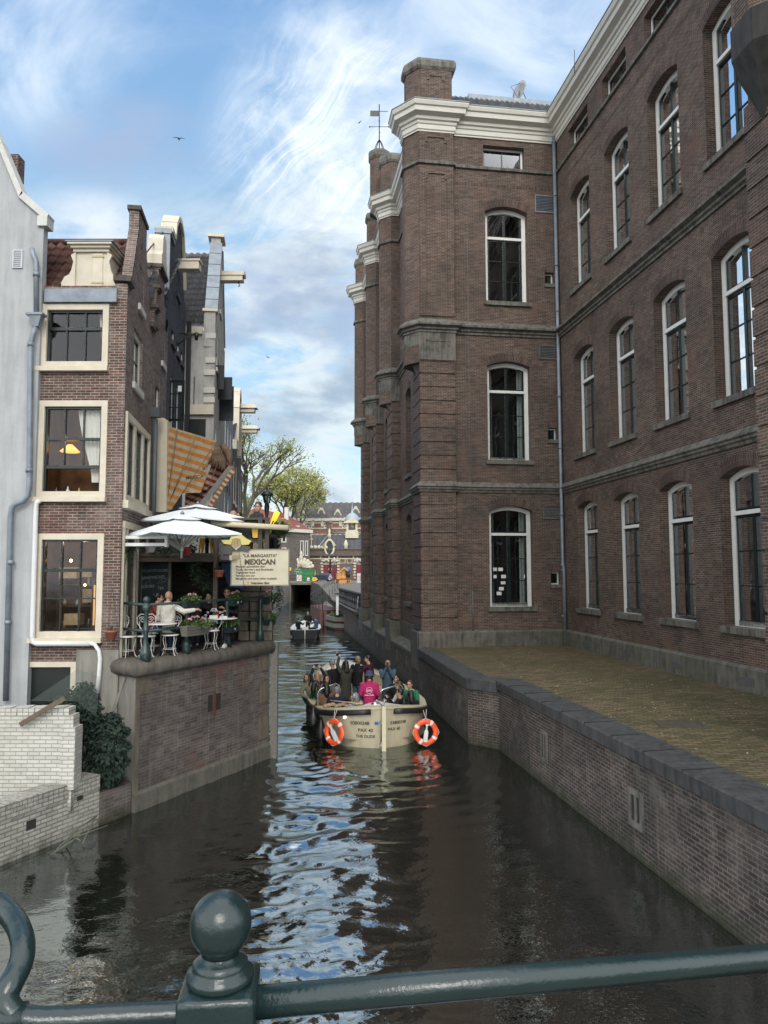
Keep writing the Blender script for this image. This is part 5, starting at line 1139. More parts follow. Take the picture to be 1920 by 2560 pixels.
def held(t,local,size,name,label,m,rx=0.,rz=0.,cat=None):
    """a thing in the hand of person t, left as its own top-level object"""
    M=Matrix.Translation(t.location)@Matrix.Rotation(t.rotation_euler.z,4,'Z')@Matrix.Scale(t.scale[0],4)
    p=M@Vector(local); b=MB(); w,d,h=size; R_=Matrix.Translation(p)@Matrix.Rotation(t.rotation_euler.z+rz,4,'Z')@Matrix.Rotation(rx,4,'X')
    b.box((-w/2,-d/2,-h/2),(w/2,d/2,h/2),R_); b.box((-w*.4,-d/2-.002,-h*.42),(w*.4,-d/2,h*.42),R_); return tag(b.build(name,m),label,cat or name)
# ================================================================ the big open tour boat
BCREAM=stone('boat_cream_paint',(.49,.43,.30),(.33,.29,.20),rough=.4,sc=2.2,amt=.55,bump=.12); BWHITE=flat('boat_white',(.60,.60,.57),.35,.06); RUB=flat('black_rubber',(.012,.012,.013),.45,.3,6); ORANGE=flat('lifebuoy_orange',(.72,.075,.018),.45,.12,5); CHROME=flat('steel_tube',(.5,.5,.5),.25,.1,3,metal=.9)
BO=Vector((-.04,20.75,0)); BA=R(10.0)
BMx=Matrix.Translation(BO)@Matrix.Rotation(BA,4,'Z')     # local +y runs to the bow
boat=thing('tour_boat',BO,'big cream open tour boat full of passengers, stern and rudder towards the bridge','boat',rz=BA)
ST_=[(0.,.03),(.10,.50),(.28,.95),(.55,1.25),(.9,1.46),(1.4,1.64),(2.6,1.86),(4.2,1.94),(5.8,1.84),(7.2,1.56),(8.4,1.14),(9.2,.72),(9.8,.28),(10.0,.03)]
def hw(y): return hw_(y)*.955
def hw_(y):
    for (a,wa),(b,wb) in zip(ST_,ST_[1:]):
        if a<=y<=b: t=(y-a)/(b-a); return wa+(wb-wa)*t
    return .03
def gz(y): return 1.16-.28*min(1,(y/1.7))**.8 if y<1.7 else (.88+.06*0 if y<6 else .88+.42*((y-6)/4)**1.5)
def hull(side,y,z):
    g=gz(y); t=max(0,min(1,(z+.3)/(g+.3))); k=.76+.24*t**.7
    yc=5.0; y2=yc+(y-yc)*(.90+.10*t) if y>yc else yc+(y-yc)*(.93+.07*t)
    return Vector((side*hw(y)*k,y2,z))
hb=MB(); NZ=9; ys=[0,.06,.14,.25,.4,.6,.8,1.0,1.3,1.6,2.1,2.6,3.4,4.2,5,5.8,6.5,7.2,7.8,8.4,8.8,9.2,9.5,9.8,10.0]
for s in(-1,1):
    vs=[];n=len(ys)
    for y in ys:
        for k in range(NZ+1): z=-.3+(gz(y)+.3)*k/NZ; vs.append(hull(s,y,z))
    fs=[(i*(NZ+1)+k,(i+1)*(NZ+1)+k,(i+1)*(NZ+1)+k+1,i*(NZ+1)+k+1) for i in range(n-1) for k in range(NZ)]
    hb.add(vs,fs if s>0 else [f[::-1] for f in fs],True)
hb.build('hull',BCREAM,boat,world=False)
def deckring(mb,w0,w1,dz0,dz1,y0=0.,y1=10.,closed=True):
    """strip between inset w0 and w1 along the rim"""
    for s in(-1,1):
        vs=[];Y=[y for y in ys if y0<=y<=y1]
        for y in Y:
            for w_,dz in ((w0,dz0),(w1,dz1)):
                a=max(.0,hw(y)-w_); yy=y+ (w_*.9 if y<1.2 else 0)*(1-min(1,y/1.2)) - (w_*.9 if y>8.8 else 0)*min(1,max(0,(y-8.8)/1.2)); vs.append(Vector((s*a,yy,gz(y)+dz)))
        mb.add(vs,[(2*i,2*i+2,2*i+3,2*i+1) for i in range(len(Y)-1)],True)
d=MB(); deckring(d,-.02,.30,.02,.035); deckring(d,.30,.30,.035,-.45); deckring(d,-.02,-.02,-.04,.02); d.build('side_deck',BCREAM,boat,world=False)
d=MB(); deckring(d,.0,1.2,.012,.05,0,.8); deckring(d,0,.95,.012,.06,8.4,10); d.build('end_deck',BWHITE,boat,world=False)
d=MB()
vs=[];Y=[y for y in ys if .3<=y<=9.6]
for y in Y: vs+=[Vector((-max(0,hw(y)-.05),y,.22)),Vector((max(0,hw(y)-.05),y,.22))]
d.add(vs,[(2*i,2*i+1,2*i+3,2*i+2) for i in range(len(Y)-1)]); d.build('floor',flat('boat_floor',(.18,.15,.11),.8,.2),boat,world=False)
d=MB()
for s in(-1,1):
    vs=[];Y=[y for y in ys if .8<=y<=8.8]
    for y in Y: a=hw(y); vs+=[Vector((s*(a-.28),y,.62)),Vector((s*max(.1,a-.80),y,.62)),Vector((s*max(.1,a-.80),y,.22))]
    d.add(vs,[(3*i,3*i+3,3*i+4,3*i+1) for i in range(len(Y)-1)]+[(3*i+1,3*i+4,3*i+5,3*i+2) for i in range(len(Y)-1)])
d.build('bench',flat('bench_cushion',(.30,.27,.20),.8,.1),boat,world=False)
d=MB()
for s in(-1,1):
    pts=[hull(s,y,gz(y)-.10)+Vector((s*.03,-.02 if y<1 else 0,0)) for y in ys if .03<=y<=9.95]; d.tube(pts,[.085]*len(pts),8)
d.build('rubber_fender_strip',RUB,boat,world=False)
# bow inside wall and rails
d=MB()
for s in(-1,1):
    vs=[];Y=[7.2,7.8,8.4,8.8,9.2,9.5,9.8,10.0]
    for y in Y: vs+=[Vector((s*max(.0,hw(y)-.26),min(y,9.75),.25)),Vector((s*max(.0,hw(y)-.22),min(y,9.78),gz(y)+.04))]
    d.add(vs,[(2*i,2*i+2,2*i+3,2*i+1) for i in range(len(Y)-1)],True)
d.build('bow_lining',BCREAM,boat,world=False)
d=MB(); 
for s in(-1,1):
    for y in (7.6,7.75,8.3,8.45): a=hw(y)-.1; d.tube([(s*a,y,gz(y)),(s*a,y,gz(y)+.10)],.012,5)
    d.tube([(s*(hw(7.5)-.1),7.5,gz(7.5)+.11),(s*(hw(8.5)-.1),8.5,gz(8.5)+.11)],.014,6)
d.build('bow_rail',CHROME,boat,world=False)
for x0,x1,yy in ((-1.62,-.92,2.0),(.14,.92,1.45)):
    d=MB(); d.tube([(x0,yy,.4),(x0,yy,1.27),(x0+.05,yy,1.37),(x0+.13,yy,1.41),(x1-.13,yy+.2,1.51),(x1-.04,yy+.2,1.45),(x1,yy+.2,1.33),(x1,yy+.2,.4)],.024,8); d.build('steel_rail',CHROME,boat,world=False)
# rudder, hinges, bits on the transom
d=MB(); d.box((-.055,-.20,-.28),(.055,-.10,1.22)); d.box((-.05,-.10,-.3),(.05,.10,.2)); rd=d.build('rudder',flat('rudder_cream',(.56,.50,.35),.4,.06),boat,world=False)
d=MB(); 
for z in (.15,.75): d.box((-.085,-.13,z),(-.055,.02,z+.05))
d.tube([(.0,-.15,1.2),(.02,-.15,1.42)],.014,5); d.build('rudder_fitting',CHROME,rd,world=False)
d=MB(); d.ball(hull(-1,.38,.86)+Vector((-.02,-.04,0)),(.045,.03,.055),10); d.build('stern_lamp',emis('lamp_white',(1,.95,.85),1.5),boat,world=False)
d=MB(); 
for s,y in((-1,1.25),(1,1.1)): d.ball(hull(s,y,.82)+Vector((0,-.03,0)),(.035,.03,.035),8)
d.build('hull_fitting',CHROME,boat,world=False)
# lettering wrapped on the hull
LET=flat('boat_letter_black',(.02,.018,.016),.5); BLUE=flat('blue_sticker',(.02,.13,.35),.5)
def hull_text(txt,size,side,s0,z0,m,nm='lettering',dz=0.):
    """s0: distance along the hull from the rudder to the middle of the text"""
    cu=bpy.data.curves.new('t','FONT'); cu.body=txt; cu.size=size; cu.align_x='CENTER'; cu.resolution_u=3; cu.offset=.002
    ob=bpy.data.objects.new('t',cu); C.objects.link(ob); dg=bpy.context.evaluated_depsgraph_get(); me=ob.evaluated_get(dg).to_mesh()
    # arc length table at this height
    tab=[];L_=0;prev=None
    for k in range(0,121):
        y=k*.02; p=hull(side,y,z0+.08); 
        if prev is not None: L_+=(p.xy-prev.xy).length
        tab.append((L_,y)); prev=p
    def yat(s):
        for (a,ya),(b,yb) in zip(tab,tab[1:]):
            if a<=s<=b: return ya+(yb-ya)*(s-a)/max(1e-9,b-a)
        return tab[-1][1]
    vs=[]
    for v in me.vertices:
        s=s0+side*v.co.x; y=yat(max(.01,s)); z=z0+v.co.y+dz*v.co.x; p=hull(side,y,z); q=hull(side,y+.01,z); t=(q-p).normalized(); n=Vector((t.y,-t.x,0))*side
        if n.y>0: n=-n
        vs.append(p+n*.008)
    mb=MB(); mb.add(vs,[tuple(p.vertices) for p in me.polygons]); ob.evaluated_get(dg).to_mesh_clear(); bpy.data.objects.remove(ob); bpy.data.curves.remove(cu)
    return mb.build(nm,m,boat,world=False)
hull_text('03800248',.135,-1,.60,.66,LET); hull_text('PAX 40',.135,-1,.43,.46,LET); hull_text('THE DUDE',.115,-1,.43,.29,LET)
hull_text('03800248',.125,1,.46,.66,LET); hull_text('PAX 40',.125,1,.34,.48,LET)
d=MB(); p=[hull(-1,y,z)+Vector((-.01,-.012,0)) for y,z in((.015,.67),(.04,.67),(.04,.75),(.015,.75))]; d.add(p,[(0,1,2,3)]); d.build('blue_sticker',BLUE,boat,world=False)
# lifebuoys, each hung on the hull with a float line
def lifebuoy(label,side,p,n,tilt,padrot):
    p=Vector(p); n=Vector(n).normalized()
    n=(n+Vector((0,0,tilt))).normalized(); xx=Vector((0,0,1)).cross(n).normalized(); yy=n.cross(xx); c=p+n*.10
    r=thing('lifebuoy',c,label,'lifebuoy','orange lifebuoys on the stern')
    M=Matrix((xx,yy,n)).transposed().to_4x4(); M.translation=c
    def tor(mb,a0,a1,Rr,rr,nn=24,sq=.72):
        vs=[];m_=10
        for i in range(nn+1):
            a=a0+(a1-a0)*i/nn
            for k in range(m_): b=2*math.pi*k/m_; rad=Rr+rr*math.cos(b); vs.append(M@Vector((rad*math.cos(a),rad*math.sin(a),rr*sq*math.sin(b))))
        mb.add(vs,[(i*m_+k,i*m_+(k+1)%m_,(i+1)*m_+(k+1)%m_,(i+1)*m_+k) for i in range(nn) for k in range(m_)],True)
    b=MB(); tor(b,0,2*math.pi,.285,.078,36); b.build('ring',ORANGE,r)
    for k in range(4): b=MB(); a=R(45+padrot+90*k); tor(b,a-.13,a+.13,.285,.081,5); b.build('reflective_band',BWHITE,r)
    b=MB(); pts=[M@Vector((.375*math.cos(a)*(1-.10*abs(math.sin(2*a))**.5)+.0,.375*math.sin(a)*(1-.10*abs(math.sin(2*a))**.5),.02)) for a in [k*2*math.pi/40 for k in range(41)]]; b.tube(pts,.009,5); b.tube([M@Vector((0,.36,.05)),M@Vector((.04,.62,-.02))],.008,5); b.tube([M@Vector((0,.36,.05)),M@Vector((-.05,.60,-.02))],.008,5); b.build('grab_line',flat('rope_white',(.5,.48,.44),.8) if 'rope_white' not in bpy.data.materials else bpy.data.materials['rope_white'],r)
    b=MB(); pr=[(-.045,-.26),(.045,-.26),(.055,-.24),(.055,.0),(.04,.05),(.018,.08),(.018,.17),(.04,.19),(.04,.22),(-.04,.22),(-.04,.19),(-.018,.17),(-.018,.08),(-.04,.05),(-.055,.0),(-.055,-.24)]
    ca,sa=math.cos(R(38 if side<0 else -8)),math.sin(R(38 if side<0 else -8)); pts=[M@Vector((x*ca-y_*sa,x*sa+y_*ca,.02)) for x,y_ in pr]; b.extr(pts,n*.06); b.build('throw_line_float',flat('float_white',(.55,.55,.52),.5) if 'float_white' not in bpy.data.materials else bpy.data.materials['float_white'],r)
lifebuoy('orange lifebuoy with white bands on the left quarter of the tour boat stern',-1,(-1.33,21.05,.44),(-.62,-.78,0),.10,0)
lifebuoy('orange lifebuoy with white bands on the right quarter of the tour boat stern',1,(1.14,21.12,.42),(.15,-.98,0),.10,12)
# black fenders along the left side
for k,(y,z,r_,l) in enumerate(((1.9,.55,.20,.55),(1.45,.25,.16,.6),(1.1,-.05,.12,.5))):
    p=BMx@(hull(-1,y,z)+Vector((-r_*.9,0,0))); b=MB(); b.lathe([(.02,l*.62),(.05,l*.55),(r_*.6,l*.3),(r_,0),(r_*.9,-l*.25),(r_*.4,-l*.42),(.02,-l*.45)],p,14); b.tube([p+Vector((0,0,l*.6)),p+Vector((.12,0,l*.9))],.012,5)
    tag(b.build('fender',RUB),('largest, highest','middle','lowest')[k]+' black pear shaped fender hanging at the left quarter of the tour boat','fender','black fenders on the left side')
# things lying on the stern deck
def bl(x,y,z): return BMx@Vector((x,y,z))
b=MB(); b.tube([bl(-1.30,1.55,1.13),bl(-.62,1.15,1.10)],[.012,.02],6); b.lathe([(.10,0),(.11,.05),(.10,.06)],bl(-.52,1.08,1.06),12,sx=1.3); tag(b.build('wooden_paddle',flat('wood_light',(.38,.28,.14),.6,.2)),'light wooden paddle lying on the stern deck of the tour boat','paddle')
b=MB()
for k in range(7): b.ball(bl(-1.42+.1*k,1.55-.02*k,.98+.02*(k%3)),(.09,.12,.06),8)
tag(b.build('folded_cushions',flat('canvas_tan',(.30,.22,.13),.9,.3,12,bump=.6)),'pile of tan canvas bags on the left corner of the stern deck','bag')
b=MB(); b.lathe([(.12,0),(.13,.03),(.08,.07),(.03,.10)],bl(-.12,.55,1.14),12); tag(b.build('deck_mount',CHROME),'round steel deck fitting beside the rudder of the tour boat','deck fitting')
b=MB(); b.lathe([(.05,0),(.045,.06),(.012,.17)],bl(.78,.9,1.06),10); tag(b.build('navigation_light',RUB),'small black cone light on the right of the stern deck','light')
b=MB()
for k in range(6): b.ball(bl(-.55+.11*k,.75-.02*k,1.08),(.10,.07,.05),8)
tag(b.build('rope_pile',flat('dark_bag',(.03,.025,.03),.8)),'dark folded tarpaulin on the stern deck near the rudder','tarpaulin')
# guests: photo pixel of the head, height above the floor decides where they sit
def guest(u,v,hz,rz,label,top,**k):
    """u,v: pixel of the middle of the head; hz: height of that point above water"""
    legs=k.pop('legs',CL((.035,.045,.07))); pose=k.setdefault('pose','sit'); k['sc']=k.get('sc',1.)*1.07; sc=k['sc']
    p=on(u,v,hz); sd=k.get('side',0.)*.7; ln_=math.sin(k.get('lean',0.))*.7; q_=Matrix.Rotation(R(rz),2)@Vector((sd,ln_)); p=Vector((p.x-q_.x,p.y-q_.y,hz)); base=hz-((.93+.70) if pose=='stand' else (.45+.10+.70))*sc
    return person((p.x,p.y,base),R(rz),label,top,legs,**k)
NAVY=CL((.012,.016,.035)); BLK=CL((.012,.012,.014)); OLV=CL((.16,.16,.11)); MAR=CL((.055,.012,.028)); JEAN=CL((.05,.085,.14)); DOL=CL((.04,.04,.03)); BRN=CL((.12,.07,.04)); GRN=CL((.015,.10,.05)); TEAL=CL((.05,.085,.115))
SITZ=1.47; STZ=1.92
g,i=guest(768,1693,SITZ+.05,205,'long haired woman in pale olive jacket leaning over the left rail of the tour boat',OLV,side=.35,skin='b',hair='long',hc='black',female=True,arms=('lap','lap'),headrz=R(-55))
g,i=guest(793,1690,SITZ+.02,20,'blonde person in navy jacket raising a phone with both arms in the tour boat',NAVY,side=-.3,hair='long',hc='blonde',female=True,arms=('up','up'))
held(g,i['sh']+Vector((0,.34,.50)),(.16,.012,.08),'phone','black phone held up by the blonde person in the tour boat',PHONE)
g,i=guest(790,1708,SITZ-.05,-60,'woman with dark curly hair and dark green jacket, arm on the left boat rail',GRN,lean=R(-18),skin='c',hair='long',hc='black',female=True,arms=('rest','lap'))
g,i=guest(819,1697,SITZ,160,'smiling dark haired woman facing the bridge from the middle of the tour boat',CL((.10,.085,.08)),skin='b',hair='long',hc='black',female=True,arms=('table','table'))
g,i=guest(832,1659,STZ,60,'grey haired man in a black jumper standing and looking down in the tour boat',BLK,hair='short',hc='grey',pose='stand',headrx=R(-25),skin='b')
g,i=guest(864,1661,STZ-.04,25,'woman with dark hair in long olive coat filming with a phone near the bow',DOL,hair='long',hc='black',pose='stand',female=True,long_coat=True,arms=('up','phone'),hood=True)
held(g,i['sh']+Vector((-.12,.32,.48)),(.15,.012,.075),'phone','phone held high by the woman in the long olive coat',PHONE)
g,i=guest(851,1684,SITZ+.05,10,'bearded brown haired man in grey and olive jacket sitting with his back to us',CL((.20,.20,.18)),hair='short',hc='brown',arms=('table','knee'),headrz=R(40))
g,i=guest(894,1650,STZ,-35,'smiling man standing in a black track jacket with white sleeve stripe and jeans',BLK,legs=JEAN,skin='c',hair='short',hc='grey',pose='stand',arms=('down','fwd'),headrz=R(-110),collar=True)
b=MB(); sh=i['sh']; b.bar(sh+Vector((.262,-.01,-.02)),i['elbow'][1]+Vector((.075,-.0,0)),.015,.05,up=Vector((0,1,0))); b.build('sleeve_stripe',flat('stripe_white',(.6,.6,.6),.8),g,world=False)
g,i=guest(921,1648,STZ+.02,70,'dark haired man in a maroon sweatshirt standing in profile near the bow',MAR,hair='short',hc='black',pose='stand',arms=('fwd','down'),headrz=R(15))
g,i=guest(969,1660,STZ,178,'bald bearded man in blue quilted jacket filming with his phone on the right side',TEAL,skin='b',hair='bald',hc='black',pose='stand',arms=('face','face'))
held(g,i['sh']+Vector((.0,.34,.24)),(.075,.012,.15),'phone','black phone held before the face of the bald man',PHONE)
b=MB(); hd=i['head']; b.ball(hd+Vector((0,.045,-.085)),(.055,.055,.045),12); b.build('beard',HAIRS['black'],g,world=False)
g,i=guest(990,1697,SITZ,165,'young woman with pinned dark hair in black looking up beside the bald man',BLK,skin='b',hair='bun',hc='black',female=True,arms=('lap','lap'),headrx=R(12))
g,i=guest(998,1714,SITZ-.02,75,'brown haired person in white top turned left behind the steel rail',CL((.45,.43,.40)),hair='short',hc='brown',arms=('table','lap'))
PINK=CL((.38,.022,.11),bump=.5,var=.1)
g,i=guest(923,1692,STZ-.12,0,'boat guide seen from behind in pink jacket and navy bucket hat',PINK,hair='hat',hc=flat('navy_hat',(.03,.045,.10),.9,.2,20,bump=.5),pose='stand',arms=(((.25,.03,-.28),(.20,.22,-.42)),((.25,.03,-.28),(.20,.22,-.42))),sc=.97,collar=True)
PRW=flat('print_white',(.65,.62,.62),.8)
M=basis(i['P'](-.149,.32),(1,0,0),(0,0,1)); b=MB(); pts=[M@Vector((.085*math.cos(a),.085*math.sin(a)+.02,.0)) for a in [k*math.pi/12 for k in range(25)]]; b.tube(pts,.005,5); text_mesh(b,'JACK',.06,M@Matrix.Translation((0,.0,0)),.003,.002); text_mesh(b,'CANAL CRUISES',.036,M@Matrix.Translation((0,-.12,0)),.003,.001); b.build('jacket_print',PRW,g,world=False)
g,i=guest(815,1719,SITZ-.05,15,'dark haired woman in brown sweater with her back to us by the left rail',BRN,hair='long',hc='black',female=True,arms=('lap','lap'))
g,i=guest(842,1727,SITZ-.1,5,'short grey haired man in navy sweater sitting with his back to us',NAVY,hair='short',hc='grey',arms=('lap','lap'))
g,i=guest(889,1741,SITZ-.22,30,'person wrapped in a pale blue patterned headscarf low in the boat',CL((.12,.22,.32),check=(.45,.5,.52)),hair='long',hc='grey',female=True,arms=('lap','lap'),sc=.85)
sf=MB(); hd=i['head']; sf.ball(hd+Vector((0,-.02,.02)),(.10,.105,.11),14); sf.build('headscarf',CL((.15,.28,.40),check=(.5,.55,.58)),g,world=False)
g,i=guest(880,1744,SITZ-.28,175,'little girl with long brown hair facing the bridge beside the blue headscarf',CL((.05,.04,.05)),skin='b',hair='long',hc='brown',female=True,arms=('lap','lap'),sc=.75)
g,i=guest(1000,1731,SITZ-.13,75,'man with black glasses and black shirt lying back and filming at the right stern',BLK,skin='b',hair='short',hc='black',arms=('phone','phone'),lean=R(-12),glasses='frame',headrz=R(10))
held(g,i['sh']+Vector((0,.40,.12)),(.075,.012,.15),'phone','dark phone held by the man with black glasses',PHONE)
g,i=guest(1025,1711,SITZ-.02,150,'man in bright green jacket and red framed glasses at the right rail',CL((.02,.15,.07)),hair='short',hc='brown',glasses='red',arms=('lap','lap'))
g,i=guest(1026,1738,SITZ-.22,20,'person in black with long black hair in front of the green jacket',BLK,hair='long',hc='black',female=True,arms=('lap','lap'))
b=MB(); p=bl(-.12,3.1,.25); b.ball(p+Vector((0,0,.25)),(.16,.13,.26),10); tag(b.build('life_vest',flat('vest_orange',(.6,.09,.02),.7,.2)),'orange life vest in the middle of the tour boat','life vest')

# ================================================================ small dark sloop further on
q0_=on(762,1596); SBx=Vector((q0_.x,q0_.y,0))
sb=thing('small_boat',SBx,'small dark hulled sloop with white inside and three people further down the canal','boat',rz=R(4))
ST2=[(0,.92),(.6,1.06),(1.8,1.14),(3.2,1.05),(4.4,.78),(5.3,.35),(5.8,.03)]
def hw2(y):
    for (a,wa),(b,wb) in zip(ST2,ST2[1:]):
        if a<=y<=b: return wa+(wb-wa)*(y-a)/(b-a)
    return .03
def g2(y): return .62+.35*(y/5.8)**2
Y2=[0,.3,.6,1.2,1.8,2.5,3.2,3.8,4.4,4.9,5.3,5.6,5.8]
d=MB()
for s in(-1,1):
    vs=[]
    for y in Y2:
        for z,k in((-.2,.7),(.1,.88),(.4,.97),(1.,1.)): vs.append((s*hw2(y)*k,y,(-.2 if z==-.2 else z*g2(y))))
    d.add(vs,[(4*i+k,4*i+4+k,4*i+5+k,4*i+k+1) for i in range(len(Y2)-1) for k in range(3)],True)
d.add([(-.64,0,-.2),(.64,0,-.2),(.9,0,.3),(.92,0,.62),(-.92,0,.62),(-.9,0,.3)],[(0,1,2,3,4,5)]); d.build('hull',flat('black_hull',(.008,.008,.01),.7,.2),sb,world=False)
d=MB()
for s in(-1,1):
    vs=[]
    for y in Y2: vs+=[(s*hw2(y)*1.02,y,g2(y)-.02),(s*hw2(y)*1.02,y,g2(y)+.04),(s*max(0,hw2(y)-.22),min(y,5.6),g2(y)+.04),(s*max(0,hw2(y)-.24),min(y,5.5),.12)]
    d.add(vs,[(4*i+k,4*i+4+k,4*i+5+k,4*i+k+1) for i in range(len(Y2)-1) for k in range(3)],True)
d.box((-.9,.02,.56),(.9,.14,.63)); d.box((-.75,0.15,.1),(.75,5.2,.13)); d.box((-.85,.15,.3),(-.35,.7,.42)); d.box((.35,.15,.3),(.85,.7,.42)); d.build('inside',BWHITE,sb,world=False)
d=MB(); d.box((-.22,.3,.3),(.22,.7,.78)); d.build('engine_box',BWHITE,sb,world=False)
d=MB(); d.tube([(0,-.02,-.1),(0,-.02,.62)],.03,6); d.build('stern_post',BWHITE,sb,world=False)
b=MB(); p=SBx+Vector((-1.12,1.2,.35)); b.ball(p,(.13,.13,.22),10); tag(b.build('fender',RUB),'black fender on the left side of the small sloop','fender')
sb2=SBx
person(SBx+Vector((-.55,.6,.05)),R(-35),'person in black sitting at the left stern of the small sloop',BLK,BLK,pose='sit',seat=.5,fine=False,hc='black',arms=('lap','fwd'),sc=1.0)
person(SBx+Vector((.02,1.9,.12)),R(178),'man in black standing in the middle of the small sloop facing us',BLK,BLK,pose='stand',fine=False,hc='black',arms=('down','lap'))
person(SBx+Vector((.72,1.0,.05)),R(60),'person in blue denim jacket sitting at the right side of the small sloop',CL((.05,.085,.13)),BLK,pose='sit',seat=.55,fine=False,hc='brown',arms=('fwd','lap'))
# ================================================================ cafe terrace and the deck above it
CH_W=flat('white_metal',(.62,.62,.60),.35,.06,5); UMB=flat('umbrella_canvas',(.72,.76,.77),.8,.10,2.5,bump=.2,bscale=6); ALU=flat('pale_aluminium',(.34,.34,.31),.4,.1,3,metal=.3)
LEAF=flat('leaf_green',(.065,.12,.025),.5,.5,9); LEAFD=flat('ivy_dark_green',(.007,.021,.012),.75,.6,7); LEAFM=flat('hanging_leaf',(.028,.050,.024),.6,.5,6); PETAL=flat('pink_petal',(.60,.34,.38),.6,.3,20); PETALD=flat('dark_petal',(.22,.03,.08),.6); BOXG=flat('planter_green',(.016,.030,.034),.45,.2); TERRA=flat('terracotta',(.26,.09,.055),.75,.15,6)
RAILG=flat('railing_green',(.022,.045,.042),.35,.25,8,bump=.1)
def leaves(mb,c,r,n,size,rnd,flatz=1.,droop=0.,fold=True):
    c=Vector(c)
    for k in range(n):
        d=Vector((rnd.gauss(0,1),rnd.gauss(0,1),rnd.gauss(0,1))).normalized()*(rnd.random()**.45)
        p=c+Vector((d.x*r[0],d.y*r[1],d.z*r[2])); s=size*rnd.uniform(.6,1.3)
        a=Vector((rnd.gauss(0,1),rnd.gauss(0,1),rnd.gauss(0,.5)-droop)).normalized(); b=a.cross(Vector((rnd.gauss(0,1),rnd.gauss(0,1),rnd.gauss(0,1)))).normalized()
        mb.add([p,p+a*s*.5+b*s*.28,p+a*s,p+a*s*.5-b*s*.28],[(0,1,2,3)])
# ---- railing on the coping
rl=thing('terrace_railing',(-4.8,16,TZ),'dark green iron railing with ball topped posts round the cafe terrace','railing')
P1=Vector((-5.00,15.68,TZ)); far=Vector((*Lp(19.75,-.14),TZ)); dirL=(far-P1).normalized()
def onL(u):   # point on the railing line at photo column u
    k=(u-960)/FPX; t=(P1.x-k*P1.y)/(k*dirL.y-dirL.x); return P1+dirL*t
posts=[P1,onL(471),onL(570),onL(653)]
for i_,p in enumerate(posts):
    b=MB(); b.lathe([(.11,0),(.115,.18),(.085,.22),(.075,.28),(.05,.34),(.05,.60),(.065,.62),(.05,.64),(.048,1.05),(.068,1.08),(.06,1.14),(.05,1.2)] if i_==0 else [(.10,0),(.10,.25),(.07,.3),(.055,.34),(.052,1.02),(.06,1.1),(.04,1.14)],p,12)
    if i_==0: b.ball(p+Vector((0,0,1.26)),.075,14); b.lathe([(.085,1.02),(.085,1.16)],p,8)
    b.build('post',RAILG,rl)
b=MB()
for z in (1.18-.03,.60):
    b.tube([P1+Vector((0,0,z)),far+Vector((0,0,z+.02)),far+Vector((0,0,z))+dirL*.3],.030,8)
    b.tube([P1+Vector((0,0,z)),Vector((-5.78,16.3,TZ+z+.02))],.032,8)
b.build('rail',RAILG,rl)
# ---- planters
def planter(c,d,l,h,label,flowers=1,mat_=BOXG,w=.16,seed=1,blades=False,badge=True,legs=False):
    c=Vector(c); d=Vector(d).normalized(); nrm=Vector((d.y,-d.x,0)); rnd=random.Random(seed)
    t=thing('planter',c,label,'planter')
    M=Matrix((d,-nrm,Vector((0,0,1)))).transposed().to_4x4(); M.translation=c
    b=MB(); vs=[M@Vector(p) for p in((-l/2*.9,-w/2*.85,0),(l/2*.9,-w/2*.85,0),(l/2*.9,w/2*.85,0),(-l/2*.9,w/2*.85,0),(-l/2,-w/2,h),(l/2,-w/2,h),(l/2,w/2,h),(-l/2,w/2,h))]
    b.add(vs,[(0,3,2,1),(0,1,5,4),(1,2,6,5),(2,3,7,6),(3,0,4,7)]); b.box((-l/2-.008,-w/2-.008,h-.025),(l/2+.008,w/2+.008,h),M)
    if mat_ is WOODW:
        for k in (.3,.6): b.box((-l/2*.98,-w/2-.006,h*k),(l/2*.98,-w/2*.9,h*k+.012),M)
    b.build('box',mat_,t)
    if badge: e=MB(); e.box((l*.12,-w/2-.004,h*.35),(l*.12+.04,-w/2+.0,h*.35+.05),M); e.build('badge',mat('paper_w',(.6,.6,.58),.8),t)
    g=MB(); leaves(g,M@Vector((0,0,h+.04)),(l*.52,w*.8,.115),int(260*l/.4),.055,rnd); 
    if blades:
        for k in range(26):
            a=rnd.uniform(0,6.28); q=M@Vector((rnd.uniform(-l*.4,l*.4),0,h)); e=Vector((math.cos(a),math.sin(a),0)); pts=[q,q+e*.07+Vector((0,0,.12)),q+e*.15+Vector((0,0,.14)),q+e*.2+Vector((0,0,.02-rnd.random()*.1))]
            for m1,m2 in zip(pts,pts[1:]): g.add([m1,m1+e.cross(Vector((0,0,1)))*.012,m2+e.cross(Vector((0,0,1)))*.010,m2],[(0,1,2,3)])
    g.build('foliage',LEAF,t)
    if flowers:
        f=MB(); f2=MB()
        for k in range(flowers):
            x=(-.32+.64*(k+.5)/flowers+rnd.uniform(-.06,.06))*l; q=M@Vector((x,rnd.uniform(-.05,.0),h+.14+rnd.uniform(-.02,.03)))
            for j in range(16):
                e=Vector((rnd.gauss(0,1),rnd.gauss(0,1),abs(rnd.gauss(0,.8)))).normalized()*.045; f.ball(q+e,rnd.uniform(.010,.017),5)
            for j in range(5): e=Vector((rnd.gauss(0,1),rnd.gauss(0,1)-1,abs(rnd.gauss(0,.8)))).normalized()*.052; f2.ball(q+e,.008,5)
        o=f.build('flowers',PETAL,t); f2.build('petal_marks',PETALD,o)
    if legs:
        e=MB()
        for x in (-l*.4,l*.4): e.tube([M@Vector((x,0,0)),M@Vector((x*.9,0,-.12)),M@Vector((x*1.1,0,-.25)),M@Vector((x*.95,0,-.32))],.009,5)
        e.build('stand',CH_W,t)
    return t
nL=Vector((dirL.y,-dirL.x,0))
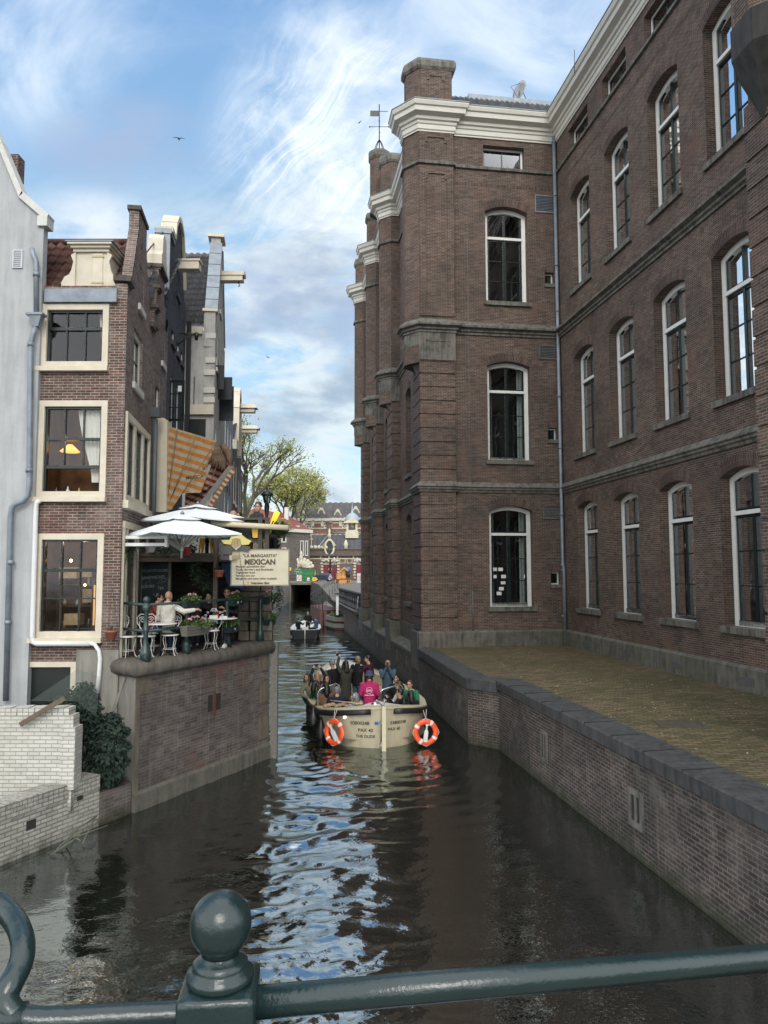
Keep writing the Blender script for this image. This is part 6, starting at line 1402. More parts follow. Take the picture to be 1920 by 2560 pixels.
def PL(u,z,out=.10): return onL(u)+nL*out+Vector((0,0,z))
planter(PL(471,1.02),dirL,.52,.17,'dark green planter with pink geraniums on the top rail near the corner post',2,seed=1,badge=False)
planter(PL(577,1.0,.12),dirL,.34,.17,'dark green planter with pink geraniums on the top rail before the man in black',2,seed=2)
planter(PL(605,1.0,-.12),dirL,.40,.17,'dark green planter with bushy plant and no flowers behind the rail beside the geraniums',0,seed=3)
planter(PL(665,.98,.10),dirL,.52,.18,'dark green planter with two pink flower heads at the far end of the top rail',3,seed=4)
planter(PL(570,.36,.12),dirL,.42,.17,'dark green planter with pink flowers on the lower rail at the middle post',2,seed=6,blades=True)
planter(PL(668,.42,.10),dirL,.42,.17,'dark green planter with long leafed spider plant on the lower rail at the far end',0,seed=7,blades=True,badge=False)
planter(PL(473,.42,.22),dirL,.86,.22,'long weathered grey wooden trough full of pink geraniums hung low outside the railing',4,WOODW,.2,seed=8,badge=False)
# ---- white wire chairs
def spiral(c,ax,ay,r0,turns,n=22,sg=1):
    return [c+ax*(sg*r0*(1-k/n*.85)*math.cos(turns*2*math.pi*k/n))+ay*(r0*(1-k/n*.85)*math.sin(turns*2*math.pi*k/n)) for k in range(n+1)]
def chair(label,kind='heart'):
    t=thing('wire_chair',(0,0,0),label,'chair','white wire chairs on the terrace'); rr=.008
    X=Vector((1,0,0)); Z=Vector((0,0,1)); bk=Vector((0,-.19,0))
    s=MB(); s.lathe([(.19,.44),(.20,.45),(.19,.465)],(0,0,0),20); s.build('seat',CH_W,t,world=False)
    b=MB()
    if kind=='heart':
        for sg in(-1,1):
            pts=[bk+Vector((sg*.03,0,.45)),bk+Vector((sg*.09,-.02,.58)),bk+Vector((sg*.19,-.04,.72)),bk+Vector((sg*.20,-.05,.84)),bk+Vector((sg*.12,-.06,.92)),bk+Vector((sg*.02,-.06,.90)),bk+Vector((sg*.0,-.06,.84))]; b.tube(pts,rr,6)
            b.tube(spiral(bk+Vector((sg*.085,-.05,.79)),X,Z,.075,1.6,sg=sg),rr*.85,5); b.tube([bk+Vector((sg*.06,0,.45)),bk+Vector((sg*.14,-.03,.62)),bk+Vector((sg*.15,-.05,.76))],rr*.85,5)
        b.tube([bk+Vector((0,0,.45)),bk+Vector((0,-.06,.92))],rr*.85,5)
    else:
        for sg in(-1,1):
            b.tube([bk+Vector((sg*.10,0,.45)),bk+Vector((sg*.18,-.02,.58)),bk+Vector((sg*.19,-.04,.75))],rr,6)
            for x,z,r_ in ((.20,.63,.035),(.21,.71,.035),(.20,.79,.035),(.15,.86,.035),(.04,.91,.035),(.05,.47,.03)): b.tube(spiral(bk+Vector((sg*x,-.05,z)),X,Z,r_,1.4,16,sg=sg),rr*.8,5)
        b.tube([bk+Vector((-.09,-.05,.88)),bk+Vector((-.05,-.05,.96)),bk+Vector((.05,-.05,.96)),bk+Vector((.09,-.05,.88))],rr,6)
    b.build('backrest',CH_W,t,world=False)
    for a in (45,135,225,315):
        e=Vector((math.cos(R(a)),math.sin(R(a)),0)); l=MB(); l.tube([e*.15+Z*.45,e*.17+Z*.36,e*.13+Z*.2,e*.17+Z*.05,e*.21+Z*.01,e*.215+Z*.03],rr,6); l.build('leg',CH_W,t,world=False)
    g=MB(); g.tube([Vector((.145*math.cos(R(a)),.145*math.sin(R(a)),.15)) for a in range(0,361,30)],rr*.7,5); g.build('stretcher',CH_W,t,world=False)
    return t
c1_=chair('white heart backed wire chair standing alone at the house end of the terrace railing')
c1_.location=Vector((at(318,1600,16.15).x,16.15,TZ)); c1_.rotation_euler.z=R(-125)
def cc(src,p,rz,label):
    c=copy_tree(src); c.location=p; c.rotation_euler.z=R(rz); c['label']=label; return c
cc(c1_,Vector((at(366,1600,16.25).x,16.25,TZ)),-160,'white heart backed wire chair right behind the ball topped corner post')
cc(c1_,Vector((at(424,1600,16.55).x,16.55,TZ)),185,'white heart backed wire chair directly in front of the man in the cream jacket')
cc(c1_,Vector((at(385,1600,17.2).x,17.2,TZ)),60,'white wire chair under the woman in the checked shirt')
c2_=chair('ornate white wire chair with curled rim and a white board on its back','ornate'); c2_.location=Vector((at(527,1600,17.75).x,17.75,TZ)); c2_.rotation_euler.z=R(178)
b=MB(); b.box((-.10,-.215,.60),(.10,-.20,.80)); b.build('seat_board',mat('paper_w',(.6,.6,.58),.8),c2_,world=False)
def table(p,r_,label,top=CH_W):
    t=thing('bistro_table',p,label,'table','round terrace tables'); p=Vector(p)
    b=MB(); b.lathe([(r_-.01,.70),(r_,.705),(r_,.72),(r_-.01,.725)],p,28); b.build('tabletop',top,t)
    b=MB(); b.lathe([(.02,.0),(.02,.70)],p,8); 
    for k in range(3): a=R(30+120*k); e=Vector((math.cos(a),math.sin(a),0)); b.tube([p+Vector((0,0,.18)),p+e*.12+Vector((0,0,.10)),p+e*.25+Vector((0,0,.01))],.014,6)
    b.build('pedestal',IRON,t)
tb1=Vector((at(402,1600,16.35).x,16.35,TZ)); table(tb1,.34,'round white table behind the railing next to the corner post')
tb2=Vector((at(562,1525,18.4).x,18.15,TZ)); table(tb2,.36,'round white table with a cup before the man in black')
tb3=Vector((at(455,1525,17.5).x,17.3,TZ)); table(tb3,.34,'dark topped table behind the long planter','' or WOODB)
b=MB(); q=tb2+Vector((-.12,-.05,.725)); b.lathe([(.03,0),(.04,.05),(.036,.10)],q,10); tag(b.build('paper_cup',flat('red_cup',(.4,.05,.06),.5)),'red paper cup on the round table before the man in black','cup')
b=MB(); q=tb2+Vector((.05,-.1,.725)); b.box((q.x-.09,q.y-.05,q.z),(q.x+.09,q.y+.05,q.z+.05)); tag(b.build('food_tray',CH_W),'small white tray on the round table before the man in black','tray')
# ---- people on the terrace
def seat_at(u,v,Y,rz,label,top,hz=None,**k):
    p=at(u,v,Y); sc=k.get('sc',1.); k.setdefault('pose','sit'); k.setdefault('legs',CL((.02,.022,.03))); lg=k.pop('legs')
    return person((p.x,p.y,TZ),R(rz),label,top,lg,**k)
seat_at(378,1478,17.15,-75,'curly black haired woman in red checked shirt at the table by the corner post',CL((.30,.05,.03),check=(.05,.02,.02)),hair='curly',hc='black',female=True,arms=('lap','table'),lean=R(12),legs=CL((.03,.06,.12)))
gw,iw=seat_at(421,1462,16.75,-20,'man with shaved head in cream jacket sitting with his back to us',CL((.50,.48,.42),bump=1.),hair='bald',skin='b',arms=('lap','side'),headrz=R(10),sc=1.03,collar=True)
seat_at(488,1478,18.3,170,'black haired man partly hidden behind the geraniums',BLK,skin='b',hair='short',hc='black',arms=('side','table'))
seat_at(523,1478,18.6,175,'woman with long dark hair in black hooded jacket smiling at the table',BLK,hair='long',hc='black',female=True,arms=('lap','lap'),sc=.97)
gm,im=seat_at(569,1470,18.75,172,'man with short brown quiff in black tracksuit and white trainers, legs stretched to the kerb',CL((.012,.013,.014)),hair='quiff',hc='brown',arms=('table','table'),shoes=SHOEW,sc=1.05,cross=False,side=0.,legs=CL((.012,.013,.018)),headrz=R(8))
# ---- house end of the terrace: blackboard, back wall
BK=flat('dark_back_wall',(.028,.024,.021),.9,.4,2)
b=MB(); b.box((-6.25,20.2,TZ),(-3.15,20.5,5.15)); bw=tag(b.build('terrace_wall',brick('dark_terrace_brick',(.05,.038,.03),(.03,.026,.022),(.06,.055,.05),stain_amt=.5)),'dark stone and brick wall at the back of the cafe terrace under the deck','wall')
b=MB(); rnd=random.Random(5)
for k in range(22):
    x=-3.75+.30*(k%3)+rnd.uniform(-.03,.03); z=TZ+.02+.26*(k//3); 
    if z>5.0: continue
    b.box((x-.14,19.9+rnd.uniform(-.04,.04),z),(x+.14,20.19,z+.24))
tag(b.build('stone_pier',stone('rubble_stone',(.17,.15,.12),(.06,.052,.042),sc=3.)),'rough stone pier at the canal end of the terrace under the deck','pier')
bbw=thing('blackboard',at(385,1500,18.7),'framed blackboard menu with chalk writing at the back of the terrace','blackboard'); a=at(345,1545,18.7); c_=at(427,1401,18.7)
b=MB(); b.box((a.x,18.72,a.z-.3),(c_.x,18.80,c_.z+.06)); b.build('wooden_frame',flat('board_frame',(.16,.145,.11),.7,.2),bbw)
b=MB(); b.box((a.x+.08,18.70,a.z-.2),(c_.x-.06,18.73,c_.z-.02)); b.build('board',flat('chalkboard_green',(.009,.022,.024),.6,.3,3),bbw)
CHK=flat('chalk',(.26,.28,.27),.9,.2,30)
b=MB(); cx=(a.x+c_.x)/2+.01
def chalk(t,u,v,size,sk=0.,sx=1.): p=at(u,v,18.695); text_mesh(b,t,size,basis((p.x,18.695,p.z),(1,0,math.tan(sk)),(0,0,1)),.001,.001,sx=sx)
chalk('DE LAATSTE KRUIMEL',388,1429,.105,R(1),.66); chalk('SANDWICHES',383,1446,.11,R(3),.85); chalk('QUICHES',369,1468,.09,R(3),.9); chalk('TEA',402,1472,.09,0)
p=at(362,1462,18.695); b.tube([p,p+Vector((.16,0,.0)),p+Vector((.14,0,.12)),p+Vector((0,0,.02)),p+Vector((.0,0,-.0))],.004,4); p=at(393,1458,18.695); b.tube([p,p+Vector((.1,0,.1)),p+Vector((.28,0,.15)),p+Vector((.2,0,.06)),p],.004,4)
b.build('chalk_writing',CHK,bbw)
# hanging and standing odds and ends under the deck
def pot(c,r_,h,label,m,name='hanging_pot',cat='pot',hang=.5,plant=True,seed=3):
    c=Vector(c); t=thing(name,c,label,cat); b=MB(); b.lathe([(r_*.7,0),(r_*.95,h*.8),(r_*1.05,h*.82),(r_*1.05,h)],c,14); b.build('pot',m,t)
    if hang:
        b=MB()
        for k in range(3): a=R(120*k+20); b.tube([c+Vector((r_*math.cos(a),r_*math.sin(a),h)),c+Vector((0,0,h+hang))],.004,4)
        b.build('hanger',IRON,t)
    if plant: b=MB(); leaves(b,c+Vector((0,0,h+.03)),(r_*1.1,r_*1.1,.09),70,.05,random.Random(seed)); b.build('foliage',LEAFM,t)
pot(at(547,1442,18.0),.13,.17,'round terracotta hanging pot beside the mexican sign',TERRA,hang=.55)
pot(at(376,1380,17.2),.12,.13,'white hanging bowl under the front umbrella',CH_W,hang=.35,plant=False,seed=5)
pot(at(467,1387,17.0),.11,.19,'red metal bucket hanging under the umbrellas',flat('red_bucket',(.20,.012,.02),.4,.2),name='bucket',cat='bucket',hang=.3,plant=False)
pot(at(277,1598,15.6)+Vector((0,-.0,-.0)),.13,.19,'terracotta flowerpot hung on the brick wall at the left end of the railing',TERRA,name='flowerpot',hang=.9,seed=9)
wf_=MB(); rnd=random.Random(8)
for (u,v,Y,r_,n) in ((485,1410,18.6,(.20,.15,.22),260),(500,1440,18.6,(.24,.15,.26),320),(515,1462,18.5,(.18,.12,.16),160),(480,1375,18.4,(.12,.12,.22),160),(540,1428,18.9,(.14,.1,.2),90)): leaves(wf_,at(u,v,Y),r_,n,.075,rnd,droop=.5)
tag(wf_.build('climbing_plant',LEAFM),'climbing plant with small pale flowers hanging below the deck over the guests','plant')
wf_=MB(); leaves(wf_,at(318,1375,16.3),(.13,.1,.28),200,.05,rnd,droop=.8); tag(wf_.build('hanging_ivy',LEAFD),'ivy trailing from the white bracket beside the brick house','plant')
wf_=MB(); [leaves(wf_,at(u,v,Y),r_,n,.06,random.Random(u)) for (u,v,Y,r_,n) in ((322,1368,17.3,(.25,.2,.12),200),(400,1372,18.,(.3,.2,.1),200),(430,1385,18.2,(.25,.2,.12),160),(350,1390,18.4,(.3,.1,.1),150),(520,1395,18.4,(.3,.1,.12),160))]; tag(wf_.build('shelf_plants',LEAFM),'row of leafy plants hanging along the beam over the blackboard','plant')
wf_=MB(); leaves(wf_,at(697,1490,19.9),(.13,.12,.5),520,.05,rnd,droop=.3); tag(wf_.build('ivy_column',LEAFM),'upright ivy at the far canal corner of the terrace','plant')
b=MB()
a=at(306,1344,16.2); c_=at(420,1349,16.2); b.box((a.x,16.1,a.z-.02),(c_.x,16.2,a.z+.05)); b.box((a.x,16.1,a.z-.18),(c_.x-.02,16.2,a.z-.11)); b.box((c_.x-.04,16.08,a.z-.2),(c_.x+.02,16.22,a.z+.07)); b.box((a.x-.02,16.08,a.z-.2),(a.x+.04,16.22,a.z+.07)); b.tube([(a.x+.06,16.15,a.z),(a.x+.04,16.15,a.z-.55)],.022,6)
tag(b.build('folded_awning_arm',CH_W),'pair of white awning bars sticking out from the brick house corner','bracket')
b=MB(); q=at(304,1405,16.1); b.lathe([(.05,.0),(.07,.03),(.07,.10),(.05,.13)],q,10); tag(b.build('lantern',flat('teal_glass',(.25,.42,.36),.3)),'small yellow and pale green lantern hanging on the brick corner','lantern')
b=MB(); b.lathe([(.08,.13),(.09,.16),(.05,.22),(.07,.26),(.03,.30)],q,10); b.build('lantern_cap',flat('yellow_cap',(.6,.30,.03),.5),bpy.data.objects['lantern'])
# ---- umbrellas
def umbrella(ap,hw_,drop,rot,label,pole=None):
    ap=Vector(ap); t=thing('parasol',(ap.x,ap.y,TZ),label,'parasol','white square parasols over the terrace'); c=MB(); N_=8; vs=[]
    cor=[Vector((math.cos(R(rot+90*k)),math.sin(R(rot+90*k)),0)) for k in range(4)]
    n=12; ring=[]
    def P(s,w):  # s 0..4 around, w 0..1 out
        k=int(s)%4; f=s-int(s); e=cor[k].lerp(cor[(k+1)%4],f)*hw_*1.414; sag=-.05*math.sin(math.pi*f)*w*w; z=-drop*(w**.92)+.035*math.sin(math.pi*f)*(-w)
        e2=e*(1-.03*math.sin(math.pi*f)); return ap+Vector((e2.x*w,e2.y*w,z))
    for j in range(N_+1):
        for i in range(32): vs.append(P(i/8,.03+.97*j/N_))
    fs=[(j*32+i,j*32+(i+1)%32,(j+1)*32+(i+1)%32,(j+1)*32+i) for j in range(N_) for i in range(32)]
    c.add(vs,fs,False); 
    # hem turned down
    vs2=[P(i/8,1.) for i in range(32)]; vs3=[v+Vector((0,0,-.025)) for v in vs2]; c.add(vs2+vs3,[(i,(i+1)%32,32+(i+1)%32,32+i) for i in range(32)])
    c.build('canopy',UMB,t)
    c=MB(); vs=[]
    for j in range(3):
        for i in range(32): p=P(i/8,.02+.31*j/2)+Vector((0,0,.035+.02*(j==2))); vs.append(p)
    c.add(vs,[(j*32+i,j*32+(i+1)%32,(j+1)*32+(i+1)%32,(j+1)*32+i) for j in range(2) for i in range(32)]); c.build('vent_top',UMB,t)
    c=MB(); c.lathe([(.05,.03),(.045,.06),(.02,.10)],ap,10); c.build('finial',ZINC,t)
    hub=ap+Vector((0,0,-drop-.32)); 
    for k in range(8):
        e=P(k/2,.98)+Vector((0,0,-.03)); r_=MB(); r_.bar(ap+Vector((0,0,-.06)),e,.018,.025); m_=ap.lerp(e,.55); r_.bar(hub,m_+Vector((0,0,-.02)),.022,.03); r_.build('rib',ALU,t)
    c=MB(); c.tube([ap,hub+Vector((0,0,-.22))],.026,10); c.bar(hub+Vector((-.02,0,-.02)),Vector(pole),.05,.07); c.lathe([(.05,-.06),(.055,.06)],hub,10); c.build('pole',ALU,t); return t
umbrella(at(456,1288,16.6),1.0,.42,-100,'front white square parasol spread over the terrace tables',pole=at(419,1352,16.15))
umbrella(at(495,1262,18.3),1.04,.38,-82,'rear white square parasol, the higher one behind the front parasol',pole=at(470,1340,18.2)+Vector((-.5,.2,.1)))
# ---- upper deck
DZ=5.28
dk=thing('wooden_deck',(-4.6,18.5,TZ),'dark timber deck with railing above the back of the terrace','deck')
y0=18.15
b=MB(); b.box((-6.3,y0,DZ-.14),(-3.05,24,DZ)); b.build('deck_floor',WOODB,dk)
xr=at(672,1300,y0).x
for u in (285,541,651,668):
    p=at(u,1380,y0); q=MB(); z0=TZ if u in(541,) else DZ-.2; q.box((p.x-.05,y0-.08,z0),(p.x+.05,y0+.02,6.22 if u>600 else 5.9)); q.build('post',WOODB,dk)
zt=at(600,1296,y0).z; zm=at(600,1350,y0).z; xl=at(560,1300,y0).x-.3
b=MB(); b.box((xl,y0-.06,zt-.03),(xr,y0+.06,zt+.02)); b.box((xl,y0-.04,zm-.06),(xr,y0+.02,zm+.03)); b.box((-6.1,y0-.04,at(500,1385,y0).z-.05),(at(541,1380,y0).x,y0+.02,at(500,1385,y0).z+.03)); b.box((-6.1,y0-.06,at(300,1297,y0).z),(at(350,1297,y0).x,y0+.06,at(300,1290,y0).z)); b.build('rail',WOODB,dk)
b=MB(); b.box((xl,y0+.02,zm),(xr-.02,y0+.05,zt-.03)); b.build('dark_panel',flat('dark_green_canvas',(.018,.022,.018),.8,.2),dk)
# blue board and dark things behind the sign
b=MB(); p=at(548,1465,19.4); q=at(600,1385,19.4); b.extr([(p.x-.02,19.4,q.z),(p.x+.15,19.4,p.z+.25),(p.x+.25,19.4,p.z-.02),(q.x+.1,19.4,p.z-.06),(q.x+.1,19.4,q.z)],(0,.06,0)); tag(b.build('blue_board',flat('blue_paint',(.015,.08,.24),.5,.2)),'blue painted board behind the mexican restaurant sign','board')
# yellow stools on the deck
YEL=flat('yellow_metal',(.62,.38,.02),.4,.1,4)
def stool(p,label,h=.62):
    p=Vector(p); t=thing('metal_stool',p,label,'stool','yellow metal stools on the deck')
    b=MB(); b.lathe([(.15,h-.02),(.165,h),(.15,h+.02)],p,14); b.build('seat',YEL,t)
    for a in (45,135,225,315):
        e=Vector((math.cos(R(a)),math.sin(R(a)),0)); b=MB(); s_=Vector((-e.y,e.x,0)); b.add([p+e*.13+s_*.06+Vector((0,0,h)),p+e*.13-s_*.06+Vector((0,0,h)),p+e*.22-s_*.018,p+e*.22+s_*.018,p+e*.15+s_*.06+Vector((0,0,h)),p+e*.15-s_*.06+Vector((0,0,h)),p+e*.24-s_*.018,p+e*.24+s_*.018],[(0,1,2,3),(4,7,6,5),(0,4,5,1),(1,5,6,2),(2,6,7,3),(3,7,4,0)]); b.build('leg',YEL,t)
stool(Vector((at(517,1390,18.5).x,18.5,DZ)),'yellow metal stool standing on the deck left of the sign figure')
stool(Vector((at(640,1350,18.7).x,18.75,DZ+.02)),'yellow metal stool behind the deck railing above the sign',.66)
b=MB(); p=at(630,1344,y0-.12); q=at(646,1318,y0-.12); b.extr([(p.x+.02,p.y,p.z),(q.x-.02,p.y,p.z),(q.x,p.y,q.z+.05),(p.x-.02,p.y,q.z+.05)],(0,.05,0)); tag(b.build('yellow_panel',YEL),'yellow panel hanging in the deck railing above the sign','panel')
# beige boom
b=MB(); p=at(600,1312,17.9); q=at(721,1319,17.9); a=at(528,1308,17.9); b.tube([a,p,q],.066,14); tag(b.build('rolled_awning',flat('beige_canvas',(.52,.46,.32),.75,.1,5,bump=.3)),'long beige rolled awning tube pointing over the canal above the sign','awning')
# torch lamps
for k,(u,v,Y,lab) in enumerate(((689,1290,18.6,'yellow lamp box on a slanted rod beside the street lantern'),(683,1302,18.9,'second, thinner yellow lamp box behind the first one by the street lantern'))):
    p=at(u,v,Y); t=thing('patio_lamp',p,lab,'lamp'); M=Matrix.Translation(p)@Matrix.Rotation(R(24),4,'Y'); s_=1. if k==0 else .62
    b=MB(); b.lathe([(.065*s_,-.12),(.075*s_,.13)],(0,0,0),10,M=None); b.v=[tuple(M@Vector(v_)) for v_ in b.v]; b.build('lamp_box',emis('yellow_lamp%d'%k,(1.,.52,.03),1.1),t)
    b=MB(); b.tube([M@Vector((0,0,-.12)),M@Vector((0,0,-.55))],.02,6); b.build('rod',IRON,t)
# people on the deck
def deckp(u,v,Y,rz,label,top,**k):
    p=at(u,v,Y); sc=k.get('sc',1.); bz=p.z-(.45+.10+.70)*sc; k.setdefault('legs',BLK); lg=k.pop('legs'); return person((p.x,p.y,bz),R(rz),label,top,lg,pose='sit',**k)
deckp(643,1268,18.45,-50,'young man with curly brown hair in dark grey coat looking back from the deck railing',CL((.035,.04,.045)),hair='curly',hc='brown',arms=('rest','down'),headrz=R(-135),collar=True,sc=1.02)
deckp(582,1287,19.3,-70,'bald man on the deck seen from behind',CL((.05,.045,.04)),hair='bald',skin='b',arms=('lap','lap'),sc=1.)
deckp(597,1291,19.7,165,'man with dark sunglasses facing us on the deck',BLK,hair='short',hc='black',glasses='dark',arms=('lap','lap'))
deckp(536,1279,20.3,20,'dark haired person just showing over the rear parasol',BLK,hair='short',hc='black',arms=('lap','lap'))
# ---- restaurant sign
sg=thing('restaurant_sign',at(650,1463,17.95),'cream restaurant sign board reading La Margarita Mexican over the canal','sign'); SY=17.9
a=at(578,1462,SY); c_=at(722,1374,SY); BRD=flat('sign_cream',(.50,.46,.34),.6,.10,4); LETR=flat('sign_brown',(.075,.045,.03),.6,.2)
b=MB(); b.box((a.x,SY,a.z),(c_.x,SY+.05,c_.z)); b.build('board',BRD,sg)
b=MB(); 
for (x0,z0,x1,z1) in ((a.x-.02,a.z-.02,c_.x+.02,a.z+.008),(a.x-.02,c_.z-.008,c_.x+.02,c_.z+.02),(a.x-.02,a.z+.008,a.x+.008,c_.z-.008),(c_.x-.008,a.z+.008,c_.x+.02,c_.z-.008)): b.box((x0,SY-.008,z0),(x1,SY+.06,z1))
b.build('frame',flat('sign_edge',(.22,.20,.15),.6),sg)
b=MB()
def ln(t,u,v,size,sx=1.,al='LEFT',bold=.0): p=at(u,v,SY-.004); text_mesh(b,t,size,basis((p.x,SY-.004,p.z),(1,0,0),(0,0,1)),.002,bold,al,sx)
ln('"LA MARGARITA"',650,1392.5,.105,1.02,'CENTER',.003); ln('MEXICAN',650,1410.5,.175,.98,'CENTER',.008)
for k,t_ in enumerate(('Mexican specialities like:',"Tacos, Burrito's and Enchiladas",'Vegetarian food','Famous are our','Margarita and many other cocktails')): ln(t_,589,1418+7.55*k,.066,(1.10,1.10,1.10,1.10,1.06)[k],'LEFT',.0015)
ln('Heineken Bier',627,1459.5,.074,1.05,'LEFT',.003)
b.build('lettering',LETR,sg)
b=MB(); p=at(620,1456,SY-.01); b.box((p.x-.02,SY-.012,p.z-.03),(p.x+.02,SY-.004,p.z+.03)); b.build('beer_glass_mark',flat('beer_yellow',(.45,.28,.05),.5),sg)
# plain cut-out figure beside the board: yellow hat, dark coat, pointing hand
FY=SY-.05; FG=thing('signboard_figure',at(600,1400,FY),'flat cut out figure in wide yellow hat and grey coat pointing at the sign','sign')
def cut(pts,m,name,dy=0.,th=.02,par=None): mb=MB(); mb.extr([at(u,v,FY) + Vector((0,dy,0)) for u,v in pts],(0,-th,0)); return mb.build(name,m,par or FG)
def e8(x,y): return (460+x/5.925,1270+y/5.925)
SG=flat('sign_grey',(.085,.08,.07),.7,.1); SO=flat('sign_outline',(.012,.012,.012),.6); ST=flat('sign_tan',(.33,.24,.12),.6,.1)
cut([e8(*p) for p in((560,560),(700,540),(860,540),(985,570),(960,640),(860,620),(720,620),(700,690),(700,765),(560,765),(538,740))],SG,'coat')
cut([e8(*p) for p in((555,475),(600,470),(680,470),(715,400),(745,385),(765,350),(790,345),(810,385),(870,400),(930,450),(1005,485),(960,540),(860,545),(840,460),(780,445),(720,460),(700,540),(600,530))],flat('hat_yellow',(.56,.50,.16),.6,.12,6),'hat',-.022)
cut([e8(780+75*math.cos(a),515+75*math.sin(a)) for a in [k*math.pi/8 for k in range(16)]],ST,'face',-.012)
cut([e8(*p) for p in((720,705),(770,690),(840,695),(838,710),(790,715),(800,740),(770,760),(720,760))],ST,'hand',-.03)
cut([e8(*p) for p in((680,700),(715,698),(718,770),(680,770))],flat('cuff',(.5,.48,.4),.6),'cuff',-.032)
cut([e8(*p) for p in((590,685),(680,688),(680,695),(590,693))],SO,'outline',-.024); cut([e8(*p) for p in((700,545),(715,545),(770,600),(840,545),(858,545),(780,625))],flat('collar_white',(.45,.43,.36),.6),'collar',-.026)
b=MB(); b.tube([at(590,1330,SY-.08),at(612,1476,SY-.08)],.005,4); b.tube([at(583,1320,SY),at(573,1460,SY)],.006,4); b.build('hanging_wire',IRON,FG)
# ---- striped awning
def stripes(name,c1,c2,per,skew):
    m,nt,b=nodes_of(name,.85,.2); N=nt.nodes.new; L=nt.links.new; tc=N('ShaderNodeTexCoord'); sp=N('ShaderNodeSeparateXYZ'); L(tc.outputs['UV'],sp.inputs[0])
    a=N('ShaderNodeMath'); a.operation='MULTIPLY_ADD'; L(sp.outputs[0],a.inputs[0]); a.inputs[1].default_value=-skew; L(sp.outputs[1],a.inputs[2])
    d=N('ShaderNodeMath'); d.operation='DIVIDE'; L(a.outputs[0],d.inputs[0]); d.inputs[1].default_value=per; f=N('ShaderNodeMath'); f.operation='FRACT'; L(d.outputs[0],f.inputs[0]); g=N('ShaderNodeMath'); g.operation='GREATER_THAN'; L(f.outputs[0],g.inputs[0]); g.inputs[1].default_value=.5
    n=N('ShaderNodeTexNoise'); n.inputs['Scale'].default_value=.06; n.inputs['Detail'].default_value=5; L(tc.outputs['UV'],n.inputs[0])
    x=N('ShaderNodeMix'); x.data_type='RGBA'; L(g.outputs[0],x.inputs[0]); x.inputs[6].default_value=(*c1,1); x.inputs[7].default_value=(*c2,1)
    y=N('ShaderNodeMix'); y.data_type='RGBA'; y.blend_type='MULTIPLY'; r=N('ShaderNodeMapRange'); r.inputs[1].default_value=.45; r.inputs[2].default_value=.7; r.inputs[4].default_value=.5; L(n.outputs[0],r.inputs[0]); L(r.outputs[0],y.inputs[0]); L(x.outputs[2],y.inputs[6]); y.inputs[7].default_value=(.5,.42,.35,1)
    L(y.outputs[2],b.inputs['Base Color']); return m
AWO=stripes('orange_stripes',(.31,.13,.035),(.29,.245,.16),20.4,.31); AWR=stripes('red_stripes',(.17,.022,.014),(.29,.25,.18),16.5,.36)
aw=thing('striped_awning',at(450,1200,20.2),'orange and cream striped awning sagging on its arms in front of the black house','awning')
def patch(pts,name,m,th=.02,nu=1):
    mb=MB(); P_=[at(u,v,Y) for u,v,Y in pts]; n=len(P_); uv=[(u,v) for u,v,_ in pts]
    mb.add(P_+[p+Vector((0,th,0)) for p in P_],[tuple(range(n)),tuple(range(n,2*n))[::-1]],uvs=uv+uv); mb.add(P_+[p+Vector((0,th,0)) for p in P_],[(i,(i+1)%n,n+(i+1)%n,n+i) for i in range(n)]); return mb.build(name,m,aw)
patch([(420,1064,19.9),(455,1075,20.0),(500,1088,20.2),(543,1102,20.4),(529,1140,20.35),(518,1170,20.3),(512,1205,20.2),(502,1231,20.1),(458,1231,20.0),(444,1252,19.95),(430,1273,19.9),(408,1275,19.8),(412,1180,19.8)],'canvas',AWO)
patch([(545,1115,20.6),(562,1112,20.7),(578,1140,20.8),(575,1165,20.7),(540,1210,20.6),(508,1258,20.5),(462,1262,20.4),(464,1232,20.4),(502,1231,20.3),(514,1200,20.4),(530,1160,20.5)],'red_canvas',AWR)
mb=MB(); 
for (u0,v0,u1,v1,Y) in ((443,1072,416,1270,19.86),(490,1090,416,1274,19.88),(541,1104,432,1270,19.9),(560,1115,505,1262,20.2)): mb.tube([at(u0,v0,Y),at(u1,v1,Y)],.012,5)
mb.bar(at(580,1163,20.1),at(503,1262,19.9),.05,.13); mb.build('arm',flat('awning_arm',(.10,.095,.09),.5,.2),aw)
val=[]; 
vp=[(577,1172),(572,1190)]
top_=[(582-72*k/10,1166+98*k/10) for k in range(11)]
mb=MB(); A_=[];B_=[];uvs=[]
for k in range(41):
    t_=k/40; u=581-62*t_; v=1168+95*t_; w_=9+3.5*abs(math.sin(t_*math.pi*6)); A_.append(at(u,v,20.0)); B_.append(at(u+w_*.8,v+w_*.5,20.0)); uvs.append((t_*100,0))
mb.add(A_+B_,[(i,i+1,41+i+1,41+i) for i in range(40)],uvs=[(0,t_*1.0) for t_ in [k*3.0 for k in range(41)]]*2); mb.add([p+Vector((0,.02,0)) for p in A_+B_],[(i,i+1,41+i+1,41+i) for i in range(40)],uvs=[(0,k*3.0) for k in range(41)]*2); mb.build('scalloped_edge',stripes('brown_stripes',(.20,.07,.03),(.36,.29,.20),13.,0.),aw)
mb=MB(); rnd=random.Random(2)
for k in range(7):
    u0=543+4*k; pts=[at(u0,1112+3*k,20.3),at(u0-8+rnd.uniform(-3,3),1135+4*k,20.25),at(u0-22+3*k,1160+3*k,20.2)]; mb.tube(pts,[.05,.07,.03],6)
mb.tube([at(556,1112,20.3),at(570,1130,20.2),at(578,1165,20.1)],[.08,.11,.05],7); mb.build('gathered_folds',flat('folded_canvas',(.10,.06,.035),.9,.5,6,bump=.8,bscale=10),aw)
mb=MB()
